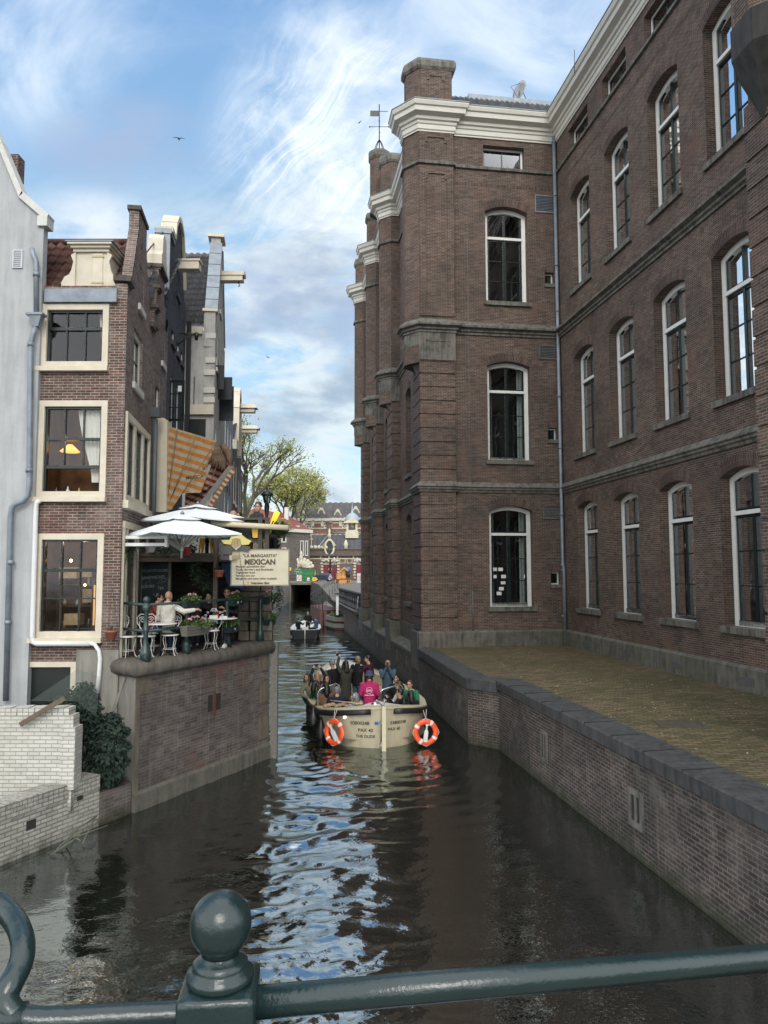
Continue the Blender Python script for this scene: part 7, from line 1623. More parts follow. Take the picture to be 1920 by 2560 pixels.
p=at(487,1196,19.84); text_mesh(mb,'MEXICA',.13,basis(p,(1,0,.10),(0,0,1)),.002,.002); p=at(510,1174,19.84); text_mesh(mb,'la',.13,basis(p,(1,0,.12),(.1,0,1)),.002,.002); mb.build('lettering',mat('awning_black',(.02,.018,.016),.8),aw)
mb=MB(); p=at(390,1279,19.75); q=at(419,1050,19.75); mb.extr([(p.x,19.75,p.z),(at(416,1279,19.75).x,19.75,p.z),(q.x,19.75,q.z-.02),(q.x-.08,19.75,q.z+.06),(at(391,1046,19.75).x,19.75,q.z+.12)],(0,.3,0)); tag(mb.build('awning_case',flat('cream_case',(.50,.45,.34),.6,.08,3)),'tall cream box panel between the grey drainpipe and the striped awning','panel')
# ---- ivy, planks, timber, white garden
def shrub(c,r_,n,label,seed,size=.10):
    rnd=random.Random(seed); t=thing('ivy_shrub',c,label,'shrub'); c=Vector(c); g=MB()
    for k in range(n):
        a=rnd.uniform(0,6.28); zz=rnd.uniform(-1,1); q=math.sqrt(1-zz*zz); rad=.62+.38*rnd.random(); w=1+.25*math.sin(3*a+seed)+.18*math.sin(5*zz*3+a)
        p=c+Vector((r_[0]*q*math.cos(a)*w,r_[1]*q*math.sin(a)*w,r_[2]*zz))*1.0
        p=c+(p-c)*rad; o=(p-c).normalized(); dn=(Vector((rnd.gauss(0,.5),rnd.gauss(0,.5),-.9))+o*.5).normalized(); b_=dn.cross(o+Vector((rnd.gauss(0,.3),rnd.gauss(0,.3),rnd.gauss(0,.3)))).normalized(); s=size*rnd.uniform(.55,1.2)
        f=o*s*.12; g.add([p,p+dn*s*.45+b_*s*.33-f,p+dn*s,p+dn*s*.45-b_*s*.33-f],[(0,1,2,3)])
    g.build('foliage',LEAFD,t); s_=MB(); s_.tube([(c.x,c.y,.72),(c.x+.02,c.y,c.z)],.03,6)
    s_.ball(c,(r_[0]*.55,r_[1]*.55,r_[2]*.65),10); s_.build('stems',flat('dark_stems',(.012,.014,.009),.9) if 'dark_stems' not in bpy.data.materials else bpy.data.materials['dark_stems'],t)
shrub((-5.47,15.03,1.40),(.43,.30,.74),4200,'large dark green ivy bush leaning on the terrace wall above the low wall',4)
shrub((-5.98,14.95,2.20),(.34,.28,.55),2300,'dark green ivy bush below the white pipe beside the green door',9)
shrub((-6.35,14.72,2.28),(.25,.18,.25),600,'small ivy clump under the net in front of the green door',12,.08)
b=MB()
for k in range(4): b.bar(at(275+4*k,1790-6*k,15.35),at(316-1*k,1684+2*k,15.75),.035,.02)
tag(b.build('leaning_planks',WOODW),'bundle of grey wooden slats leaning against the stucco beside the terrace','planks')
b=MB(); b.bar(at(50,1810,13.9),at(162,1743,13.92),.05,.09); tag(b.build('timber_bar',flat('old_timber',(.10,.075,.05),.7,.3)),'brown timber bar lying slantwise over the top of the white wall','timber')
NET=bpy.data.materials.new('garden_net'); NET.use_nodes=True; nt=NET.node_tree; nt.nodes.clear(); o_=nt.nodes.new('ShaderNodeOutputMaterial'); t_=nt.nodes.new('ShaderNodeBsdfTransparent'); d_=nt.nodes.new('ShaderNodeBsdfDiffuse'); d_.inputs[0].default_value=(.10,.12,.11,1); mx_=nt.nodes.new('ShaderNodeMixShader'); mx_.inputs[0].default_value=.28; nt.links.new(t_.outputs[0],mx_.inputs[1]); nt.links.new(d_.outputs[0],mx_.inputs[2]); nt.links.new(mx_.outputs[0],o_.inputs[0])
b=MB(); b.quad(at(75,1751,14.35),at(190,1752,14.35),at(192,1672,14.6),at(178,1682,14.6)); b.quad(at(190,1752,14.35),at(240,1790,14.5),at(250,1690,14.7),at(192,1672,14.6)); tag(b.build('garden_net',NET),'fine grey net stretched over the ivy behind the white wall','net')
b=MB(); rnd=random.Random(6)
for (u0,v0,u1,v1) in ((125,2135,268,2062),(140,2122,240,2040),(165,2110,200,2100),(205,2108,238,2042),(150,2120,200,2085)): 
    a=on(u0,v0,.03); c_=on(u1,v1,.25); b.tube([a,a.lerp(c_,.5)+Vector((.03,0,.08)),c_],.012,5)
tag(b.build('fallen_branch',flat('wet_branch',(.10,.11,.08),.7,.3)),'bare branch caught at the foot of the low white wall in the water','branch')
# ================================================================ far end of the canal
FB=brick('far_red_brick',(.22,.10,.065),(.16,.075,.055),(.26,.22,.19),bw=.3,rh=.09,stain_amt=.25,bump=.2); FB2=brick('far_brown_brick',(.13,.085,.065),(.10,.07,.055),(.2,.18,.15),bw=.3,rh=.09,stain_amt=.3,bump=.2); FB3=brick('far_grey_brick',(.11,.095,.085),(.095,.08,.075),(.16,.15,.14),bw=.3,rh=.09,stain_amt=.2,bump=.2)
FST=flat('far_pale_stone',(.50,.46,.35),.8,.15,1.5); CONC=stone('concrete',(.22,.20,.17),(.12,.11,.095),sc=.4,amt=.7); RTF=flat('far_red_tile',(.17,.055,.04),.8,.35,1.2)
def farF(u,Y,ang=0): p=at(u,1428,Y); return Fr(p.x,Y,R(ang),1)
def uz(F,u,v,Y): p=at(u,v,Y); return p.x-F.o.x,p.z
# street at the far end and quay continuing behind the building
e0=SF.xy(SEND,.10); 
def sq_(s,d,z): q=SF.p(s,d,z); return (q.x,q.y,z)
m=MB(); m.add([sq_(SEND,.1,1.98),sq_(45,.1,2.05),sq_(70,.1,3.15),sq_(120,.1,3.2),sq_(120,-30,3.2),sq_(70,-30,3.15),sq_(45,-30,2.05),sq_(SEND,-30,1.98)],[(0,1,6,7),(1,2,5,6),(2,3,4,5)]); tag(m.build('far_street',stone('street_brick',(.16,.14,.12),(.09,.08,.07))),kind='structure')
m=MB(); m.add([sq_(SEND,.1,1.98),sq_(45,.1,2.05),sq_(70,.1,3.15),sq_(95,.1,3.2),sq_(95,.1,-1),sq_(70,.1,-1),sq_(45,.1,-1),sq_(SEND,.1,-1)],[(0,1,6,7),(1,2,5,6),(2,3,4,5)]); m.sweep([(-.3,1.9),(.12,1.9),(.12,2.08),(-.3,2.1)],[SF.xy(SEND,.1),SF.xy(45,.1)],1)
tag(m.build('quay_wall',BR_W),'dark brick quay wall carrying the row of iron bollards beyond the big brick building','wall')
m=MB(); m.add([(-60,122.2,3.18),(60,122.2,3.18),(60,320,3.18),(-60,320,3.18)],[(0,1,2,3)]); m.add([(-60,A3[1]+.1,3.04),(A3[0],A3[1]+.1,3.04),(-12.5,82,3.05),(-15.4,121,3.18),(-60,121,3.18)],[(0,1,2,3,4)]); tag(m.build('far_square',stone('square_paving',(.17,.15,.13),(.10,.09,.08))),kind='structure')
# iron bollard fence
bf=thing('iron_fence',SF.p(24,.1,2),'row of black cast iron fence posts on the quay beyond the big brick building','fence')
for k in range(12):
    s_=21.3+k*1.62; p=SF.p(s_,-.12,2.06); b=MB(); b.lathe([(.17,0),(.17,.15),(.11,.2),(.10,.55),(.13,.6),(.10,.66),(.09,1.05),(.13,1.1),(.17,1.2),(.17,1.3)],p,10); b.build('post',IRON,bf)
b=MB(); 
for z in (.45,.98): b.tube([SF.p(21.3,-.12,2.06+z),SF.p(39.2,-.12,2.06+z)],.03,6)
b.build('rail',IRON,bf)
m=MB(); m.tube([SF.p(21,.2,3.2),SF.p(21.2,.25,2.4),SF.p(21.6,.3,2.1)],.02,5); tag(m.build('hanging_hose',CH_W),'thin white hose hanging on the corner at the end of the brick building','hose')
# floating landing with ramp and railing
dz=1.33; A_=Vector((at(806,1500,68).x,68,dz)); B_=Vector((at(776,1500,79).x,79,dz)); C_=Vector((-4.3,69.5,dz)); D_=Vector((at(862,1480,105).x,105,2.9)); E_=Vector((at(845,1480,106).x,106,2.9)); 
ld=thing('landing_stage',A_,'rusty brown landing stage with grey ramp and thin railing on the right of the canal','landing stage')
m=MB(); m.add([A_,B_,B_+Vector((3.4,8,0)),C_+Vector((.6,12,0)),C_,A_+Vector((0,0,-2)),B_+Vector((0,0,-2)),B_+Vector((3.4,8,-2)),C_+Vector((.6,12,-2)),C_+Vector((0,0,-2))],[(0,1,2,3,4),(0,5,6,1),(1,6,7,2),(3,8,9,4),(4,9,5,0)])
RUST=flat('rusty_steel',(.085,.040,.030),.8,.3,1.5)
m.build('sheet_pile_box',RUST,ld)
m=MB(); m.add([B_+Vector((1.2,1.5,.02)),A_+Vector((1.3,2,.02)),C_+Vector((.4,3,.02)),D_,E_],[(0,1,2,3,4)]); m.build('ramp',stone('ramp_concrete',(.26,.25,.23),(.18,.17,.16)),ld)
m=MB(); path=[E_+Vector((-.5,0,0)),E_.lerp(B_,.35)+Vector((-.3,0,0)),E_.lerp(B_,.7),B_,A_,A_+Vector((1.5,6,.1)),D_+Vector((-.2,-14,-.2))]
for z in (1.15,.62): m.tube([p+Vector((0,0,z)) for p in path],.035,5)
m.build('rail',IRON,ld)
for a,b_,n in ((path[0],path[3],12),(B_,A_,4),(A_,path[6],5)):
    for k in range(n+1): q=a.lerp(b_,k/n); s=MB(); s.tube([q,q+Vector((0,0,1.15))],.035,5); s.build('post',IRON,ld)
for x in (-5.25,-5.6): s=MB(); s.tube([(x,66.8,-1),(x,66.8,1.3)],.16,8); s.build('pile',RUST,ld)
pt=thing('floating_planter',(-3.9,63,0),'timber edged floating planter with grass beside the quay','planter'); z1=1.02
m=MB(); pl_=[(-4.95,65.2),(-4.1,62.6),(-2.75,62.4),(-2.6,69),(-4.7,69.5)]
for a,b_ in ((.72,1.05),(.18,.52)):
    m.sweep([(0,a),(.16,a),(.16,b_),(0,b_),(-.1,b_),(-.1,a)],pl_[::-1],-1,closed=True)
m.build('timber_edge',WOODW,pt); m=MB(); m.prism(pl_,-.3,.8); m.build('hull',RUST,pt)
m=MB(); leaves(m,(-3.7,65.2,1.15),(.95,1.8,.28),900,.22,random.Random(3)); m.build('grass_tuft',flat('grass_green',(.05,.085,.02),.7,.4,2),pt)
m=MB(); p=at(845,1528,62); m.box((p.x-.16,61.9,p.z-.3),(p.x+.04,62.1,p.z+1.4)); wp=m.build('white_post',CH_W); m=MB(); m.box((p.x-.3,61.7,p.z+1.4),(p.x+.5,62.6,p.z+1.5)); m.build('cap',IRON,wp); tag(wp,'square white post with dark cap standing by the floating planter','post')
# bridge
br=thing('road_bridge',(-10,122,0),'low concrete road bridge with dark opening across the end of the canal','bridge')
YB=120.; xa=at(727,1460,YB).x; xb=at(803,1460,YB).x
m=MB(); m.box((-40,YB,2.75),(12,YB+12,3.19)); m.box((-40,YB-.12,2.95),(12,YB,3.24)); m.build('deck',CONC,br)
m=MB(); m.box((-40,YB,-1),(xa,YB+12,2.75)); m.box((xb,YB,-1),(8,YB+12,2.75)); m.build('abutment',CONC,br)
m=MB(); m.quad((xa,YB+11.9,-1),(xb,YB+11.9,-1),(xb,YB+11.9,2.75),(xa,YB+11.9,2.75)); m.build('far_opening',mat('opening_dark',(.004,.004,.005),.9),br)
m=MB(); 
for z in (1.05,.55): m.tube([(-30,YB,3.24+z),(6,YB,3.24+z)],.03,4)
for k in range(40): x=-30+k*.9; m.tube([(x,YB,3.24),(x,YB,4.3)],.022,4)
m.build('railing',IRON,br)
m=MB(); L0=Vector(A3); m.add([(L0.x,L0.y,TZ),(-12.4,82,TZ),(xa-.2,YB,2.9),(xa-.2,YB,-1),(-12.4,82,-1),(L0.x,L0.y,-1)],[(0,1,4,5),(1,2,3,4)]); tag(m.build('quay_wall',CONC),'grey concrete quay wall on the left leading to the far bridge','wall')
m=MB(); m.add([(xb,YB,2.9),sq_(95,.1,2.9),sq_(95,.1,-1),(xb,YB,-1)],[(0,1,2,3)]); tag(m.build('quay_wall',CONC),'brownish retaining wall on the right next to the bridge opening','wall')
# container, car, boards
ZS=3.24
def boxpx(name,u0,v0,u1,v1,Y,dep,m_,label,cat,bev=None):
    a=at(u0,v1,Y); b=at(u1,v0,Y); t=thing(name,((a.x+b.x)/2,Y,a.z),label,cat); return t,a,b
GRC=flat('container_green',(.025,.17,.05),.5,.15,1)
t,a,b=boxpx('skip_container',738,1424,785,1453,123,2,GRC,'big green waste container on the far bridge','container')
m=MB(); m.add([(a.x+.2,123,a.z),(b.x-.2,123,a.z),(b.x-.2,125,a.z),(a.x+.2,125,a.z),(a.x,123,b.z),(b.x,123,b.z),(b.x,125,b.z),(a.x,125,b.z)],[(0,1,5,4),(1,2,6,5),(2,3,7,6),(3,0,4,7),(0,3,2,1)])
for k in range(7): x=a.x+.3+k*(b.x-a.x-.6)/6; m.box((x-.05,122.9,a.z+.1),(x+.05,123,b.z-.1))
m.box((a.x-.05,122.88,b.z-.12),(b.x+.05,122.98,b.z+.02)); m.build('body',GRC,t)
m=MB(); m.box((a.x+.6,123.4,b.z),(b.x-1.0,124.8,b.z+.35)); m.build('load',mat('load_grey',(.05,.055,.06),.8),t)
m=MB(); p=at(748,1430,122.85); 
for k,(dx,dz_) in enumerate(((-.55,.3),(0,.3),(-.3,-.2),(.3,-.25))): m.tube([p+Vector((dx+.2*math.cos(q_),0,dz_+.25*math.sin(q_))) for q_ in [j*.7 for j in range(9)]],.03,4)
m.build('graffiti',mat('graffiti_white',(.4,.55,.45),.7),t)
cr=thing('parked_car',Vector((at(806,1450,126).x,126,ZS-.04)),'dark blue hatchback parked on the far bridge next to the green container','car',rz=R(12)); CB=flat('car_blue',(.012,.025,.06),.2,.1)
m=MB(); prof_=[(-1.7,.3),(-1.72,.75),(-1.55,.95),(-.9,1.05),(-.35,1.42),(.75,1.46),(1.35,1.38),(1.72,1.0),(1.78,.7),(1.72,.3)]
m.extr([Vector((x,-.8,z)) for x,z in prof_],(0,1.6,0)); m.build('body',CB,cr,world=False)
m=MB(); m.extr([Vector((x,-.81,z)) for x,z in [(-.78,1.05),(-.3,1.36),(.15,1.39),(.15,1.02)]],(0,1.62,0)); m.extr([Vector((x,-.81,z)) for x,z in [(.22,1.02),(.22,1.39),(.75,1.40),(1.25,1.3),(1.45,1.02)]],(0,1.62,0)); m.build('window',mat('car_glass',(.05,.07,.09),.1),cr,world=False)
for x in(-1.05,1.1):
    for y in(-.82,.66): m=MB(); m.lathe([(.32,0),(.32,.16)],(0,0,0),14,M=None); m.v=[(x+v[0],y+v[2],.32+v[1]) for v in m.v]; w_=m.build('wheel',RUB,cr,world=False); m=MB(); m.lathe([(.17,-.01),(.17,.17)],(0,0,0),8); m.v=[(x+v[0],y+v[2],.32+v[1]) for v in m.v]; m.build('rim',CHROME,w_,world=False)
m=MB(); m.box((1.6,-.815,.8),(1.76,-.55,.98)); m.build('tail_light',mat('tail_red',(.4,.01,.01),.3),cr,world=False)
YSG=flat('sign_yellow',(.75,.42,.01),.5,.05); WSG=mat('paper_w',(.6,.6,.58),.8)
for (u0,v0,u1,v1,m_,lab,Y) in ((742,1438,754,1452,WSG,'white board with a red prohibition ring on the far bridge railing',119.7),(768,1444,774,1452,WSG,'small white notice between the two larger boards on the far bridge railing',119.7),(781,1443,791,1452,YSG,'yellow notice board on the far bridge railing below the car',119.7),(721,1418,728,1426,YSG,'yellow sign on a thin pole at the left end of the far bridge',119.5)):
    a=at(u0,v1,Y); b=at(u1,v0,Y); t=thing('notice_board',(a.x,Y,a.z),lab,'sign'); m=MB(); m.box((a.x,Y-.05,a.z),(b.x,Y,b.z)); m.build('board',m_,t); c=Vector(((a.x+b.x)/2,Y-.06,(a.z+b.z)/2))
    if 'ring' in lab: m=MB(); m.tube([c+Vector((.28*math.cos(q_),0,.28*math.sin(q_))) for q_ in [j*math.pi/8 for j in range(17)]],.045,5); m.tube([c+Vector((-.2,0,.2)),c+Vector((.2,0,-.2))],.04,5); m.build('ring',mat('sign_red',(.5,.02,.02),.5),t)
    elif u0==768: m=MB(); m.box((c.x-.1,c.y,c.z-.18),(c.x+.1,c.y+.01,c.z+.02)); m.build('mark',mat('sign_red',(.5,.02,.02),.5),t)
    elif u0==781: m=MB(); [m.box((c.x-.22,c.y,c.z-.12+.12*k),(c.x+.22,c.y+.01,c.z-.08+.12*k)) for k in range(3)]; m.build('text_lines',mat('sign_dark',(.1,.06,.01),.5),t)
    else: m=MB(); m.tube([c+Vector((0,.05,0)),Vector((c.x,c.y+.05,3.2))],.03,5); m.build('pole',IRON,t)
# work float with orange machine
wk=thing('work_float',at(857,1470,108),'orange and white work float with drilling machine moored before the far square','boat'); OR_=flat('machine_orange',(.42,.20,.06),.5,.2,2)
a=at(837,1462,108); b=at(877,1450,108); m=MB(); m.box((a.x,107.5,a.z),(b.x,110,b.z)); m.build('platform',OR_,wk)
m=MB(); 
for x in (a.x+.25,a.x+.5,b.x-.5,b.x-.25): m.add([(x-.12,107.45,a.z),(x+.02,107.45,a.z),(x+.14,107.45,b.z),(x,107.45,b.z)],[(0,1,2,3)])
m.build('black_stripe',RUB,wk)
m=MB(); p=at(862,1449,108.5); m.lathe([(.5,0),(.55,.4),(.3,.7),(.35,1.3)],(p.x-.3,109,p.z),10); m.box((p.x-1.2,108.3,p.z+.1),(p.x-.5,109.3,p.z+.9)); m.tube([(p.x-.9,108.5,p.z+.6),(p.x-.6,108.5,p.z+1.2),(p.x-.1,108.5,p.z+1.7),(p.x+.5,108.5,p.z+1.2)],.16,7); m.build('machine',OR_,wk)
m=MB(); m.lathe([(.32,1.25),(.36,1.4),(.34,1.75),(.2,1.85)],(p.x+.45,109,p.z),10); m.build('blue_cap',BLUE,wk); m=MB(); m.lathe([(.3,.3),(.3,1.25)],(p.x+.45,109,p.z),10); m.build('cylinder',IRON,wk)
t=thing('hoarding',at(860,1475,104),'white hoarding boards with a blue panel in front of the work float','board'); a=at(841,1475,104); b=at(877,1462,104); m=MB(); m.box((a.x,103.9,a.z-.3),(a.x+.85,104,b.z)); m.box((a.x+.95,103.9,a.z-.1),(b.x,104,b.z+.05)); m.build('board',CH_W,t); m=MB(); m.box((a.x+.12,103.88,a.z+.15),(a.x+.7,103.9,b.z-.15)); m.build('blue_panel',mat('pale_blue',(.08,.25,.42),.5),t)
# low building with red doors, oval window gable and clock turret
g1=thing('low_brick_hall',(-9,140,3.2),'low dark brick hall with cream trim, red arched doors and white clock turret','building'); Y=140.; F=farF(774,Y)
def b1(x,y): return uz(F,660+x/5.53,1220+y/5.53,Y)
w_,zt=b1(1345,840); w_=w_+6
ops=[]; 
for x0,x1 in ((820,900),(930,1012),(1272,1345)): a=b1(x0,1215); b=b1(x1,1020); ops.append((a[0],b[0],3.3,b[1],.45))
m=MB(); F.wall(m,0,w_,3.15,[(0,zt),(b1(820,0)[0],zt),(b1(820,0)[0],b1(0,800)[1]),(b1(905,0)[0],b1(0,690)[1]),(b1(1000,0)[0],b1(0,800)[1]),(b1(1000,0)[0],zt),(w_,zt)],ops,.35); m.quad(F.p(0,0,3.15),F.p(0,-14,3.15),F.p(0,-14,zt),F.p(0,0,zt)); m.build('wall',FB2,g1)
m=MB(); zc=b1(0,920)[1]; F.box(m,-.3,w_,0,.45,zc-.25,zc+.1); F.box(m,-.15,w_,0,.2,zt-.15,zt+.05); m.build('cornice',mat('dark_stone_far',(.08,.075,.07),.8),g1)
m=MB()
for o in ops:
    L_,R_,zB,zt2,r=o
    for k in range(7):
        for s,x in((-1,L_),(1,R_)): F.box(m,x-(.42 if s<0 else 0)-(.1 if k%2 else 0)*(s<0),x+(0 if s<0 else .42)+(.1 if k%2 else 0)*(s>0),0,.08,zB+.2+k*.55,zB+.5+k*.55)
    pts=[F.p(u,.1,z) for u,z in F.contour(o)[1:-1]]; m.tube(pts,.22,6)
F.box(m,0,w_,0,.06,b1(0,982)[1],b1(0,970)[1]); 
for x in (790,905,1020,1240): u=b1(x,0)[0]; F.box(m,u-.13,u+.13,.0,.1,b1(0,985)[1],zc-.25)
for (x0,y0_,x1,y1_) in ((1050,975,1130,1040),(1150,975,1225,1040)): F.band(m,(b1(x0,0)[0],b1(x1,0)[0],b1(0,y1_)[1],b1(0,y0_)[1],0),.1,0,.08)
u,z=b1(905,825); m.tube([F.p(u+.85*math.cos(a),.1,z+1.45*math.sin(a)) for a in [k*math.pi/8 for k in range(17)]],.2,6)
a=F.p(b1(820,0)[0],.1,b1(0,800)[1]); b=F.p(u,.1,b1(0,690)[1]); c=F.p(b1(1000,0)[0],.1,b1(0,800)[1]); m.tube([a,b,c],.16,6); m.lathe([(.3,0),(.35,.6),(.15,.9),(.25,1.3),(.05,1.8)],b,8); q=F.p(b1(1135,0)[0],0,zt); m.lathe([(.4,0),(.3,.5),(.45,.8),(.1,1.7)],q,8)
for k in range(5): q=F.p(.3+k*.7,-.2,zt); m.ball(q+Vector((0,0,.3)),.4,7)
m.build('stone_trim',FST,g1)
m=MB(); m.add([F.p(u+.6*math.cos(a),.02,z+1.15*math.sin(a)) for a in [k*math.pi/8 for k in range(16)]],[tuple(range(16))]); m.build('oval_window',mat('far_glass',(.03,.035,.04),.2),g1)
for o in ops:
    m=MB(); F.pane(m,o,-.3); dr=m.build('door',mat('door_red',(.16,.008,.014),.5),g1); m=MB(); F.box(m,o[0],o[1],-.3,-.2,o[3]-.5,o[3]-.3); m.build('transom',FST,dr); m=MB(); F.box(m,o[0]+.25,o[1]-.25,-.29,-.25,o[3]-.2,o[3]+.25); m.build('fanlight',mat('far_glass2',(.35,.38,.4),.2),dr)
m=MB(); zr=b1(0,620)[1]; pantiles(m,F.p(.3,-.4,zt-.2),F.t.to_3d(),(0,4.5,zr-zt+.2),w_-.3,math.hypot(4.5,zr-zt),tw=.9,th=.7,amp=.08,step=.1,sub=5); m.build('slate_roof',TILE,g1)
m=MB(); a=F.p(b1(740,0)[0],-.3,zt); b=F.p(b1(890,0)[0],-4.5,zr+.2); m.tube([a,b],.2,5); m.tube([b,F.p(w_,-4.5,zr+.2)],.2,5); m.build('ridge_lead',ZINC,g1)
q=F.p(b1(885,0)[0],-4.5,zr); m=MB(); m.box((q.x-.6,q.y-.6,q.z-.5),(q.x+.4,q.y+.6,q.z+2.0)); m.box((q.x-.75,q.y-.75,q.z+2.0),(q.x+.55,q.y+.75,q.z+2.3)); m.build('chimney',FB2,g1)
u,z=b1(1207,660); tz=b1(0,470)[1]; q=F.p(u,-4.0,0); m=MB(); m.box((q.x-1.25,q.y-1.2,z-.3),(q.x+1.25,q.y+1.2,z+1.0)); m.box((q.x-1.05,q.y-1.05,z+1.0),(q.x+1.05,q.y+1.05,tz)); m.box((q.x-1.5,q.y-1.5,tz),(q.x+1.5,q.y+1.5,tz+.3)); m.add([(q.x-1.2,q.y-1.45,tz+.3),(q.x+1.2,q.y-1.45,tz+.3),(q.x,q.y-1.45,tz+1.1)],[(0,1,2)]); tu=m.build('clock_turret',FST,g1)
m=MB(); m.lathe([(1.4,0),(1.5,.3),(1.3,.9),(.8,1.5),(.25,1.8),(.2,2.2),(.05,3.1),(.02,5.0)],(q.x,q.y,tz+.3),10); m.build('dome',flat('lead_dome',(.28,.33,.36),.5,.2),tu)
m=MB(); 
for s in(-.42,.42): m.box((q.x+s-.25,q.y-1.08,z+1.3),(q.x+s+.25,q.y-1.05,z+3.1))
m.build('belfry_opening',mat('far_glass',(.03,.035,.04),.2),tu)
m=MB(); m.add([(q.x+.6*math.cos(a),q.y-1.09,tz-.75+.6*math.sin(a)) for a in [k*math.pi/8 for k in range(16)]],[tuple(range(16))]); cl=m.build('clock_face',mat('clock_dark',(.05,.045,.04),.5),tu); m=MB(); m.box((q.x-.04,q.y-1.12,tz-.8),(q.x+.04,q.y-1.1,tz-.3)); m.box((q.x-.05,q.y-1.12,tz-.8),(q.x+.35,q.y-1.1,tz-.72)); m.build('clock_hand',mat('gold',(.6,.4,.1),.4),cl)
# large red brick building with dormers
g2=thing('red_brick_building',(-5,165,3.2),'large red brick building with long grey tiled roof and white triangular dormers behind the hall','building'); Y=165.; F=farF(729,Y)
def b2(x,y): return uz(F,660+x/5.53,1220+y/5.53,Y)
WW=b2(1345,0)[0]+8; ze=b2(0,455)[1]; zr=b2(0,205)[1]*1.04
ops=[]
for x0,x1 in ((585,668),(832,912),(1082,1160)): ops+=[(b2(x0,0)[0],b2(x1,0)[0],b2(0,552)[1],b2(0,505)[1],0),(b2(x0,0)[0],b2(x1,0)[0],b2(0,838)[1],b2(0,650)[1],0),(b2(x0,0)[0],b2(x1,0)[0],b2(0,1040)[1],b2(0,960)[1],0)]
m=MB(); F.wall(m,0,WW,3.1,ze,ops,.3); m.build('wall',FB,g2)
m=MB(); F.box(m,-.2,WW,0,.6,ze+.1,ze+.6); 
for y in (555,640,705,980,480): F.box(m,0,WW,0,.05,b2(0,y)[1]-.12,b2(0,y)[1]+.12)
for x in (560,680,810,930,1060,1180): u=b2(x,0)[0]; F.box(m,u-.3,u+.3,0,.15,ze-1.2,ze+.1)
m.build('white_trim',FST,g2)
for o in ops:
    m=MB(); F.band(m,o,.22,-.25,-.05); m2=(o[0]+o[1])/2; F.box(m,m2-.12,m2+.12,-.2,-.05,o[2],o[3]); f=m.build('window',WHITE,g2); m=MB(); F.pane(m,o,-.2); m.build('glass',mat('far_glass',(.03,.035,.04),.2),f)
m=MB(); pantiles(m,F.p(-.2,.3,ze+.6),F.t.to_3d(),(0,8,zr-ze-.6),WW,math.hypot(8,zr-ze-.6),tw=1.3,th=.9,amp=.10,step=.14,sub=5); m.build('tiled_roof',flat('far_grey_tile',(.085,.08,.085),.7,.3,.6),g2)
for x,y in ((530,395),(780,350),(1015,382),(1265,335)):
    u,z=b2(x,y); k=(z-ze)/(zr-ze); q=F.p(u,-8*k+.9,z); m=MB(); m.extr([q+Vector((-1.25,0,-.2)),q+Vector((1.25,0,-.2)),q+Vector((.9,0,.2)),q+Vector((.2,0,1.6)),q+Vector((-.2,0,1.6)),q+Vector((-.9,0,.2))],(0,3,0)); d_=m.build('dormer',FST,g2); m=MB(); m.extr([q+Vector((.6*math.cos(a),-.03,.1+.85*math.sin(a))) for a in [k_*math.pi/6 for k_ in range(7)]],(0,.02,0)); m.build('dormer_window',mat('far_glass3',(.10,.11,.10),.3),d_)
g3=thing('distant_roof',(-14,185,3.2),'dark grey roof with glass strip and tall chimney rising behind the long roof','building'); Y=185.
def q3(x,y,dy=0): return at(660+x/5.53,1220+y/5.53,Y+dy)
m=MB(); m.add([q3(400,240),q3(900,240),q3(880,205,6),q3(610,120,8),q3(560,120,8),q3(410,205,4)],[(0,1,2,3,4,5)]); m.extr([q3(400,400),q3(900,400),q3(900,240),q3(400,240)],(0,10,0)); m.build('roof',TILE,g3)
m=MB(); m.add([q3(590,125,-.5),q3(650,125,-.5),q3(715,215,-.5),q3(645,215,-.5)],[(0,1,2,3)]); m.build('glass_strip',mat('glass_pale',(.45,.52,.56),.3),g3)
m=MB(); a=q3(755,150,4); b=q3(845,180,4); m.box((a.x,a.y,b.z),(b.x,a.y+2,a.z+.6)); a=q3(765,45,5); b=q3(800,150,5); m.box((a.x,a.y,b.z),(b.x,a.y+1.2,a.z)); m.build('chimney',mat('dark_brick_far',(.03,.028,.03),.9),g3)
for x,y in ((408,80),(570,95),(318,180)): a=q3(x,y); m=MB(); m.lathe([(.35,-5),(.3,0),(.45,.2),(.3,.5)],a,6); m.build('chimney',mat('dark_brick_far',(.03,.028,.03),.9),g3)
# grey-brown house with red roof
g4=thing('corner_house',(-17,132,3.2),'grey brown house with red tiled roof at the left end of the far bridge','house'); Y=132.; F=farF(700,Y)
def b4(x,y): return uz(F,660+x/5.53,1220+y/5.53,Y)
wx=b4(345,0)[0]; z4=b4(0,590)[1]; F2=Fr(F.p(wx,0,0).x,Y,R(52),1)
m=MB(); ops=[(b4(250,0)[0],b4(318,0)[0],b4(0,750)[1],b4(0,640)[1],0),(b4(250,0)[0],b4(318,0)[0],b4(0,900)[1],b4(0,820)[1],0)]; F.wall(m,-12,wx,3.1,z4,ops,.2)
W2=5.6; o2=[(3.0,3.9,z4-4.4,z4-1.6,0),(4.2,5.0,z4-4.4,z4-1.6,0),(3.0,3.9,z4-9.6,z4-5.8,0),(4.2,5.0,z4-9.6,z4-5.8,0)]; F2.wall(m,0,W2,3.1,z4,o2,.2); m.build('wall',FB3,g4)
for F_,oo in ((F,ops),(F2,o2)):
    for o in oo: m=MB(); F_.band(m,o,.18,-.15,.05); f=m.build('window',WHITE,g4); m=MB(); F_.pane(m,o,-.1); m.build('glass',mat('far_glass',(.03,.035,.04),.2),f)
